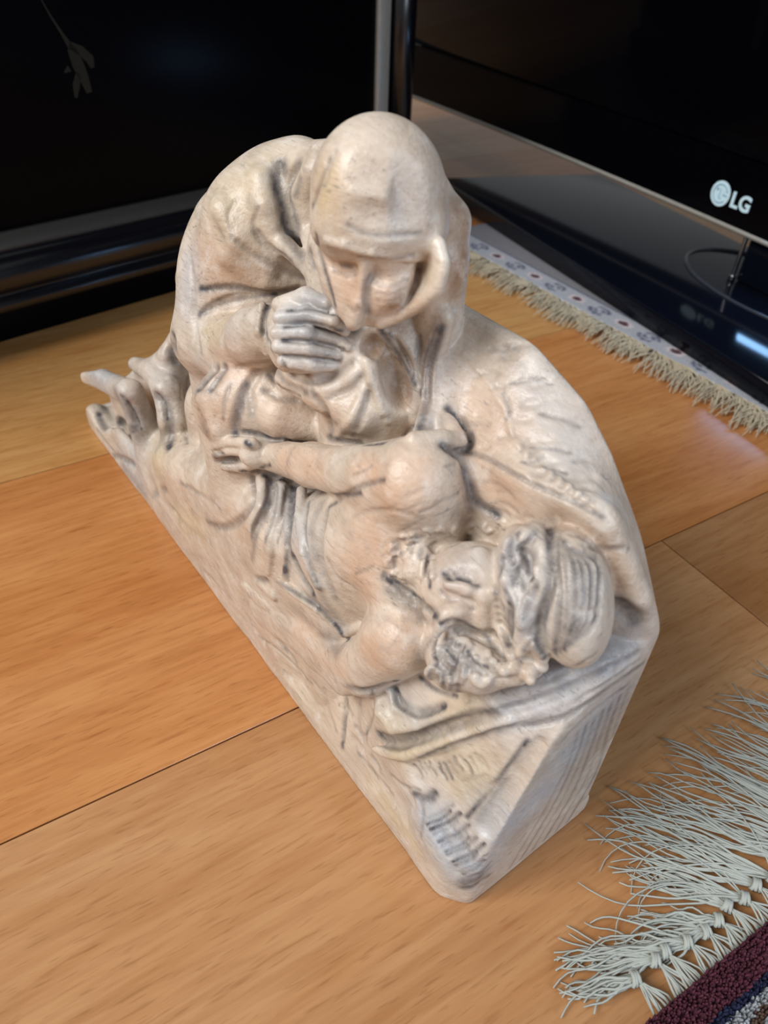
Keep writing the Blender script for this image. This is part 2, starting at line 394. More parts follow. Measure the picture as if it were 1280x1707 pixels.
for i, (al, tal, tac) in enumerate(KN):
    # in the rug's own frame: x = along - .20, y = distance out from the edge
    bm = bmesh.new(); kx = al-.20; ky = .0100+rn.uniform(-.0012, .0015); tip = Vector((tal-.20, tac, 0))
    # fan of warps from the edge into the knot
    for j in range(9):
        a = Vector((kx+.0042*(j-4)/4+.0015+rn.uniform(-.0006, .0006), .0002, .0042)); strand(bm, bez(a, a+Vector((rn.uniform(-.0012, .0012), .003, rn.uniform(-.001, .0024))), Vector((kx+rn.uniform(-.0012, .0012), ky-.003, .0055)), Vector((kx, ky, .0045)), 5), rn.uniform(.0004, .00062), 4)
    # the knot: a coiled turn
    kd = (tip-Vector((kx, ky, 0))).normalized(); side = Vector((-kd.y, kd.x, 0))
    for q in range(3):
        c = Vector((kx, ky, .0042))+kd*(.0011*q-.0008)
        add_tube(bm, [c+side*math.cos(t)*.0019+Vector((0, 0, math.sin(t)*.0019))+kd*.0004*math.sin(t*1.0+q) for t in [2*math.pi*z/9 for z in range(9)]], .00075, 5, closed=True)
    n = 15
    for j in range(n):
        a = Vector((kx, ky, .0042))+side*rn.uniform(-.001, .001)
        L = (tip-Vector((kx, ky, 0))).length*rn.uniform(.55, 1.06); th = rn.gauss(0, .11)
        d = Matrix.Rotation(th, 3, 'Z') @ kd; e = a+d*L; e.z = rn.uniform(.0005, .0025)
        cv = rn.uniform(-.20, .20)*L
        b1 = a+kd*L*.35+side*cv*.5; b1.z = rn.uniform(.003, .0075); b2 = a+d*L*.72+side*cv; b2.z = rn.uniform(.0008, .005)
        P_ = bez(a, b1, b2, e, 12); ph = rn.uniform(0, 6.28); wl = rn.uniform(.0002, .0010)
        for z in range(3, 13): P_[z] = P_[z]+side*wl*math.sin(ph+z*1.1)
        strand(bm, P_, rn.uniform(.00048, .00072), 4)
    if i-15 in (4, 6, 7, 9):          # a few long strays
        for j in range(3):
            a = Vector((kx, ky, .0042)); d = Matrix.Rotation(rn.uniform(-.7, .7), 3, 'Z') @ kd; L = (tip-a).length*rn.uniform(.75, 1.0); s2 = Vector((-d.y, d.x, 0))*rn.choice((-1, 1))*L*.35
            e = a+d*L; e.z = .0006
            strand(bm, bez(a, a+d*L*.4+s2+Vector((0, 0, .003)), a+d*L*.9+s2, e, 12), .0004, 4)
    obj('tassel', bm, FRINGE, near)

# ------------------------------------------------------------------ television
TA = math.atan2(-.8788, .4772)                     # along the front, left end to right end
tv0 = Vector((.020, 1.108, 0))
tvl = Vector((.4772, -.8788, 0)); tvn = Vector((.8788, .4772, 0))     # to the right along the front; away from the viewer
tv = tag(empty('television', tv0+tvl*.53+tvn*.02+Vector((0, 0, .0054)), TA), 'black flat television on a glossy stand, its front trimmed with silver', 'television')
# local x along the front (0 = middle), local y away from the viewer, z from the rug up
zz = -.0054
def tvbox(name, lo, hi, mat, bev=.001, par=None, seg=2):
    bm = bmesh.new(); add_box(bm, lo, hi, bev, seg); return obj(name, bm, mat, par or tv)
tvbox('back_shell', (-.600, .0125, .072), (.600, .060, .74), GLOSSBLACK, .012)
zb0, zb1 = .052+zz, .115+zz
fr = empty('front_frame'); bpy.data.objects.remove(fr)
def bow(x): return zb0+.0105*(1-(x/.62)**2)-.001
bm = bmesh.new(); K_ = 25; q_ = [bm.verts.new((-.62+1.24*i/(K_-1), -.020, bow(-.62+1.24*i/(K_-1)))) for i in range(K_)]+[bm.verts.new((.62, -.020, zb1-.0012)), bm.verts.new((-.62, -.020, zb1-.0012))]
r_ = bmesh.ops.extrude_face_region(bm, geom=[bm.faces.new(q_)]); bmesh.ops.translate(bm, verts=[v for v in r_['geom'] if isinstance(v, bmesh.types.BMVert)], vec=(0, .033, 0))
bmesh.ops.recalc_face_normals(bm, faces=bm.faces[:]); bmesh.ops.bevel(bm, geom=[e for e in bm.edges if e.is_boundary or e.calc_face_angle(0) > .7], offset=.0015, segments=2, affect='EDGES'); bez_ = obj('lower_bezel', bm, GLOSSBLACK, tv, False)
tvbox('upper_bezel', (-.62, -.020, .70), (.62, .013, .755), GLOSSBLACK, .003)
for s in (-1, 1): tvbox('side_bezel', (s*.6025-.0175, -.020, zb1), (s*.6025+.0175, .013, .70), GLOSSBLACK, .003)
tvbox('screen', (-.585, -.0165, zb1-.0005), (.585, .012, .7005), SCREEN, .0008)
bm = bmesh.new(); add_tube(bm, [(-.619+1.238*i/48, -.0195, bow(-.619+1.238*i/48)+.0004) for i in range(49)], .0021, 10); obj('trim_strip', bm, SILVER, tv); tv.children[-1]['label'] = 'silver trim strip along the lower edge'
# emblem and letters on the lower bezel
def flat_disc(bm, cx, cz, r, y0, y1, n=40):
    a = [bm.verts.new((cx+r*math.cos(2*math.pi*i/n), y0, cz+r*math.sin(2*math.pi*i/n))) for i in range(n)]
    b = [bm.verts.new((cx+r*math.cos(2*math.pi*i/n), y1, cz+r*math.sin(2*math.pi*i/n))) for i in range(n)]
    bm.faces.new(a); bm.faces.new(b[::-1])
    for i in range(n): bm.faces.new((a[i], b[i], b[(i+1) % n], a[(i+1) % n]))
    bmesh.ops.recalc_face_normals(bm, faces=bm.faces[:])
LX, LZ = -.0018, .0785
bm = bmesh.new(); flat_disc(bm, LX, LZ, .0100, -.0206, -.0198); em = obj('emblem', bm, LOGO, bez_, False); em['label'] = 'round pale blue emblem'
bm = bmesh.new(); add_tube(bm, [(LX+.0072*math.cos(t), -.0207, LZ+.0072*math.sin(t)) for t in [math.radians(20+300*i/24) for i in range(25)]], .00045, 5)
add_tube(bm, [(LX+.0072, -.0207, LZ-.0003), (LX+.0030, -.0207, LZ-.0003)], .00045, 5)
add_tube(bm, [(LX-.0004, -.0207, LZ+.0042), (LX-.0004, -.0207, LZ-.0036), (LX+.0022, -.0207, LZ-.0036)], .00045, 5)
flat_disc(bm, LX-.0035, LZ+.0030, .0011, -.0209, -.0203, 14)
obj('emblem_mark', bm, LOGOB, bez_)
cu = bpy.data.curves.new('lettering', 'FONT'); cu.body = 'LG'; cu.size = .0165; cu.extrude = .0003; cu.offset = .0005; cu.space_character = 1.05
tmp = bpy.data.objects.new('lettering', cu); COL.objects.link(tmp); bpy.context.view_layer.update()
me = bpy.data.meshes.new_from_object(tmp.evaluated_get(bpy.context.evaluated_depsgraph_get())); bpy.data.objects.remove(tmp)
lt = link('lettering', me, LOGO, bez_); lt.data.materials.clear(); lt.data.materials.append(LOGO)
lt.rotation_euler = (math.pi/2, 0, 0); lt.location = (LX+.0122, -.0206, LZ-.0062)
# stand: plate, swivel disc, neck
def tl(px, py): v = Vector((px, py, 0))-(tv0+tvl*.53+tvn*.02); return (v.dot(tvl), v.dot(tvn))
fl = Vector((.046, .868)); fdir = Vector((.446, -.895)); bl = Vector((.236, .912))
FR = fl+fdir*.64; BR = FR+Vector((.19, .0))
plate = [tl(*p) for p in (fl, FR, BR, bl)]
bm = bmesh.new(); add_prism(bm, plate, .0008, .0170, .0022, 3)
pl = obj('base_plate', bm, BASEGLOSS, tv)
bm = bmesh.new(); fc = [tl(fl.x+fdir.x*a+.10, fl.y+fdir.y*a+.0) for a in (.06, .58)]
bm.free()
for a in (.08, .30, .56):
    bm = bmesh.new(); bmesh.ops.create_cone(bm, cap_ends=True, segments=16, radius1=.008, radius2=.008, depth=.003, matrix=Matrix.Translation((*tl(fl.x+fdir.x*a+.06, fl.y+fdir.y*a+.01), .0016)))
    obj('rubber_foot', bm, LACQUER, pl)
nk = Vector((.332, .590)); nx, ny = tl(*nk)
bm = bmesh.new(); add_tube(bm, [(nx+.102*math.cos(t), ny+.058*math.sin(t), .0172) for t in [2*math.pi*i/64 for i in range(64)]], .0016, 8, closed=True)
obj('swivel_ring', bm, plain('smoked_rim', (.03, .035, .045), .2, .5), pl)
sx_, sy_ = tl(.290, .612)
bm = bmesh.new(); add_box(bm, (sx_+.002, sy_+.004, .0168), (sx_+.110, sy_+.034, bow(sx_)-.0022), .003, 3); nko = obj('neck', bm, BASEGLOSS, tv)
bm = bmesh.new(); add_box(bm, (sx_-.0013, sy_+.0005, .0170), (sx_+.0013, sy_+.0045, bow(sx_)-.0012), .0006, 2); add_box(bm, (sx_-.0022, sy_-.0004, .0170), (sx_+.0022, sy_+.0050, .0215), .0006, 2)
e = obj('chrome_edge', bm, CHROME, nko); e['label'] = 'chrome edge'
bm = bmesh.new(); add_box(bm, (.0585, -.0212, .0700), (.135, -.0195, .0815), .0008, 2); e = obj('added_status_light', bm, ADDED_LED, bez_); e['label'] = 'glowing pale blue status light added on the lower bezel for its reflections'  # added out of frame to give the stand's blue bar and floor glare

# ------------------------------------------------------------------ the carving
class Vol:
    """signed distance grid of the carving, in its own metres"""
    def __init__(s, lo, hi, h):
        s.lo = np.array(lo, np.float32); s.h = h
        s.n = np.ceil((np.array(hi)-np.array(lo))/h).astype(int)+1
        s.ax = [s.lo[i]+h*np.arange(s.n[i], dtype=np.float32) for i in range(3)]
        s.d = np.full(s.n, .05, np.float32); s.lab = np.zeros(s.n, np.uint8)
    def win(s, lo, hi, m):
        a = np.maximum(np.floor((np.array(lo)-m-s.lo)/s.h).astype(int), 0)
        b = np.minimum(np.ceil((np.array(hi)+m-s.lo)/s.h).astype(int)+1, s.n)
        if np.any(b-a < 2): return None
        return tuple(slice(a[i], b[i]) for i in range(3))
    def pts(s, w):
        return (s.ax[0][w[0]][:, None, None], s.ax[1][w[1]][None, :, None], s.ax[2][w[2]][None, None, :])
    def blend(s, w, e, op, lab, k):
        d = s.d[w]
        if op == 's':
            hh = np.maximum(k-np.abs(d+e), 0)/k
            s.d[w] = np.maximum(d, -e)+hh*hh*k*.25
        else:
            s.lab[w][e < d] = lab
            hh = np.maximum(k-np.abs(d-e), 0)/k
            s.d[w] = np.minimum(d, e)-hh*hh*k*.25
    def seg(s, X, Y, Z, a, b):
        ba = b[:3]-a[:3]; L = float(ba@ba)+1e-12
        px, py, pz = X-a[0], Y-a[1], Z-a[2]
        t = np.clip((px*ba[0]+py*ba[1]+pz*ba[2])/L, 0, 1)
        return np.sqrt((px-t*ba[0])**2+(py-t*ba[1])**2+(pz-t*ba[2])**2)-(a[3]+t*(b[3]-a[3]))
    def chain(s, P, op, lab, k):
        P = np.array(P, np.float32); r = P[:, 3].max()
        w = s.win(P[:, :3].min(0), P[:, :3].max(0), r+k+2*s.h)
        if w is None: return
        if len(P) == 1: P = np.vstack([P, P])
        e = np.full(tuple(q.stop-q.start for q in w), .05, np.float32)
        kk = .5*P[:, 3].min()+.0002
        for i in range(len(P)-1):
            a, b = P[i], P[i+1]; rr = max(a[3], b[3])
            ww = s.win(np.minimum(a[:3], b[:3]), np.maximum(a[:3], b[:3]), rr+k+2*s.h)
            if ww is None: continue
            sub = tuple(slice(ww[j].start-w[j].start, ww[j].stop-w[j].start) for j in range(3))
            g = s.seg(*s.pts(ww), a, b); o = e[sub]
            hh = np.maximum(kk-np.abs(o-g), 0)/kk
            e[sub] = np.minimum(o, g)-hh*hh*kk*.25
        s.blend(w, e, op, lab, k)
    def ell(s, c, A, op, lab, k):
        c = np.array(c, np.float32); A = np.array(A, np.float32)      # rows: unit axis / radius
        R = np.sqrt((np.linalg.inv(A)**2).sum(1))
        w = s.win(c-R, c+R, k+2*s.h)
        if w is None: return
        X, Y, Z = s.pts(w); X = X-c[0]; Y = Y-c[1]; Z = Z-c[2]
        q = [A[i, 0]*X+A[i, 1]*Y+A[i, 2]*Z for i in range(3)]
        k0 = np.sqrt(q[0]**2+q[1]**2+q[2]**2)+1e-9
        l = [np.float32((A[i]**2).sum()) for i in range(3)]
        k1 = np.sqrt(q[0]**2*l[0]+q[1]**2*l[1]+q[2]**2*l[2])+1e-9
        s.blend(w, k0*(k0-1)/k1, op, lab, k)
    def box(s, lo, hi, r, op, lab, k):
        lo = np.array(lo); hi = np.array(hi); c = (lo+hi)/2; b = (hi-lo)/2-r
        w = s.win(lo, hi, k+2*s.h); X, Y, Z = s.pts(w)
        q = [np.abs(X-c[0])-b[0], np.abs(Y-c[1])-b[1], np.abs(Z-c[2])-b[2]]
        e = np.sqrt(np.maximum(q[0], 0)**2+np.maximum(q[1], 0)**2+np.maximum(q[2], 0)**2)+np.minimum(np.maximum(np.maximum(q[0], q[1]), q[2]), 0)-r
        s.blend(w, e.astype(np.float32), op, lab, k)
    def half(s, n, o, k):
        """keep only the side n.p < o"""
        X, Y, Z = s.ax[0][:, None, None], s.ax[1][None, :, None], s.ax[2][None, None, :]
        e = n[0]*X+n[1]*Y+n[2]*Z-o
        hh = np.maximum(k-np.abs(s.d-e), 0)/k
        s.d = (np.maximum(s.d, e)+hh*hh*k*.25).astype(np.float32)
    def fill(s):
        """whatever lies under wood is wood"""
        d = s.d[:, :, ::-1]; m = np.minimum.accumulate(d, axis=2)
        i = np.maximum.accumulate(np.where(d <= m, np.arange(s.n[2]), 0), axis=2)
        s.lab = np.take_along_axis(s.lab[:, :, ::-1], i, 2)[:, :, ::-1].copy()
        s.d = m[:, :, ::-1].copy()
    def groove(s, P, wd, dep):
        """dep > 0 cuts in, dep < 0 raises a ridge; P rows x y z scale"""
        P = np.array(P, np.float32); m = 2.2*wd
        w = s.win(P[:, :3].min(0), P[:, :3].max(0), m+s.h)
        if w is None: return
        e = np.full(tuple(q.stop-q.start for q in w), 9., np.float32)
        for i in range(len(P)-1):
            a, b = P[i].copy(), P[i+1].copy(); a[3] = (1-a[3])*wd; b[3] = (1-b[3])*wd
            ww = s.win(np.minimum(a[:3], b[:3]), np.maximum(a[:3], b[:3]), m+s.h)
            if ww is None: continue
            sub = tuple(slice(ww[j].start-w[j].start, ww[j].stop-w[j].start) for j in range(3))
            g = s.seg(*s.pts(ww), a, b)*1.0
            g = g+2*np.maximum(a[3], b[3])
            e[sub] = np.minimum(e[sub], np.maximum(g, 0))
        s.d[w] += dep*np.exp(-(e/wd)**2)
    def sample(s, p):
        q = (np.asarray(p)-s.lo)/s.h; q = np.clip(q, 0, s.n-1.001); i = q.astype(int); f = q-i; o = 0
        for dx in (0, 1):
            for dy in (0, 1):
                for dz in (0, 1):
                    wt = (f[..., 0] if dx else 1-f[..., 0])*(f[..., 1] if dy else 1-f[..., 1])*(f[..., 2] if dz else 1-f[..., 2])
                    o = o+wt*s.d[i[..., 0]+dx, i[..., 1]+dy, i[..., 2]+dz]
        return o
    def mesh(s):
        """surface nets: verts, quads, normals, labels"""
        d = s.d; d[0] = d[-1] = .01; d[:, 0] = d[:, -1] = .01; d[:, :, 0] = d[:, :, -1] = .01
        S = d < 0; n = s.n
        c = np.zeros(n-1, np.uint8)
        for dx in (0, 1):
            for dy in (0, 1):
                for dz in (0, 1): c += S[dx:n[0]-1+dx, dy:n[1]-1+dy, dz:n[2]-1+dz]
        act = np.argwhere((c > 0) & (c < 8)); del c
        idx = np.full(n-1, -1, np.int32); idx[act[:, 0], act[:, 1], act[:, 2]] = np.arange(len(act))
        cor = {}
        for o in np.ndindex(2, 2, 2): cor[o] = d[act[:, 0]+o[0], act[:, 1]+o[1], act[:, 2]+o[2]]
        acc = np.zeros((len(act), 3)); cnt = np.zeros(len(act))
        for ax in range(3):
            for u in (0, 1):
                for v in (0, 1):
                    o = [u, v]; o.insert(ax, 0); p = [u, v]; p.insert(ax, 1)
                    a, b = cor[tuple(o)], cor[tuple(p)]; m = (a < 0) != (b < 0)
                    t = np.where(m, a/np.where(m, a-b, 1), 0); q = np.repeat(np.array([o], float), len(act), 0); q[:, ax] = t
                    acc[m] += q[m]; cnt[m] += 1
        V = s.lo+s.h*(act+acc/cnt[:, None])
        F = []
        for ax in range(3):
            sl0 = [slice(1, -1)]*3; sl0[ax] = slice(0, -1); sl1 = list(sl0); sl1[ax] = slice(1, None)
            a, b = S[tuple(sl0)], S[tuple(sl1)]
            e = np.argwhere(a != b); fl = a[e[:, 0], e[:, 1], e[:, 2]]
            off = np.ones(3, int); off[ax] = 0; e = e+off
            u, v = [(1, 2), (2, 0), (0, 1)][ax]
            def at(du, dv):
                q = e.copy(); q[:, u] -= du; q[:, v] -= dv; return idx[q[:, 0], q[:, 1], q[:, 2]]
            q = np.stack([at(1, 1), at(0, 1), at(0, 0), at(1, 0)], 1)
            q[~fl] = q[~fl][:, ::-1]; F.append(q)
        F = np.vstack(F); F = F[(F >= 0).all(1)]
        N = np.zeros_like(V); ee = s.h*1.0
        for ax in range(3):
            o = np.zeros(3); o[ax] = ee
            N[:, ax] = s.sample(V+o)-s.sample(V-o)
        N /= np.linalg.norm(N, axis=1, keepdims=True)+1e-12
        q = np.clip(np.round((V-s.lo)/s.h).astype(int), 0, s.n-1)
        return V, F, N, s.lab[q[:, 0], q[:, 1], q[:, 2]]
def along(A, n):
    q = np.r_[0, np.cumsum(np.linalg.norm(np.diff(A, axis=0), axis=1))]; t = np.linspace(0, q[-1], n)
    return np.stack([np.interp(t, q, A[:, i]) for i in range(3)], 1)
def run_prims(vol, prims):
    for p in prims:
        o = p[0]
        if o == 'fill': vol.fill()
        elif o == 'half': vol.half(p[1], p[2], p[3])
        elif o == 'chain': vol.chain(p[4], p[1], p[2], p[3])
        elif o == 'ell': vol.ell(p[4], p[5], p[1], p[2], p[3])
        elif o == 'groove': vol.groove(p[1], p[2], p[3])
        elif o == 'sheet':
            r = p[5]
            for a, b in zip(along(p[6], p[4]), along(p[7], p[4])): vol.chain(np.array([[*a, r], [*b, r]]), p[1], p[2], p[3])
        elif o == 'box': vol.box(p[4], p[5], p[6], p[1], p[2], p[3])

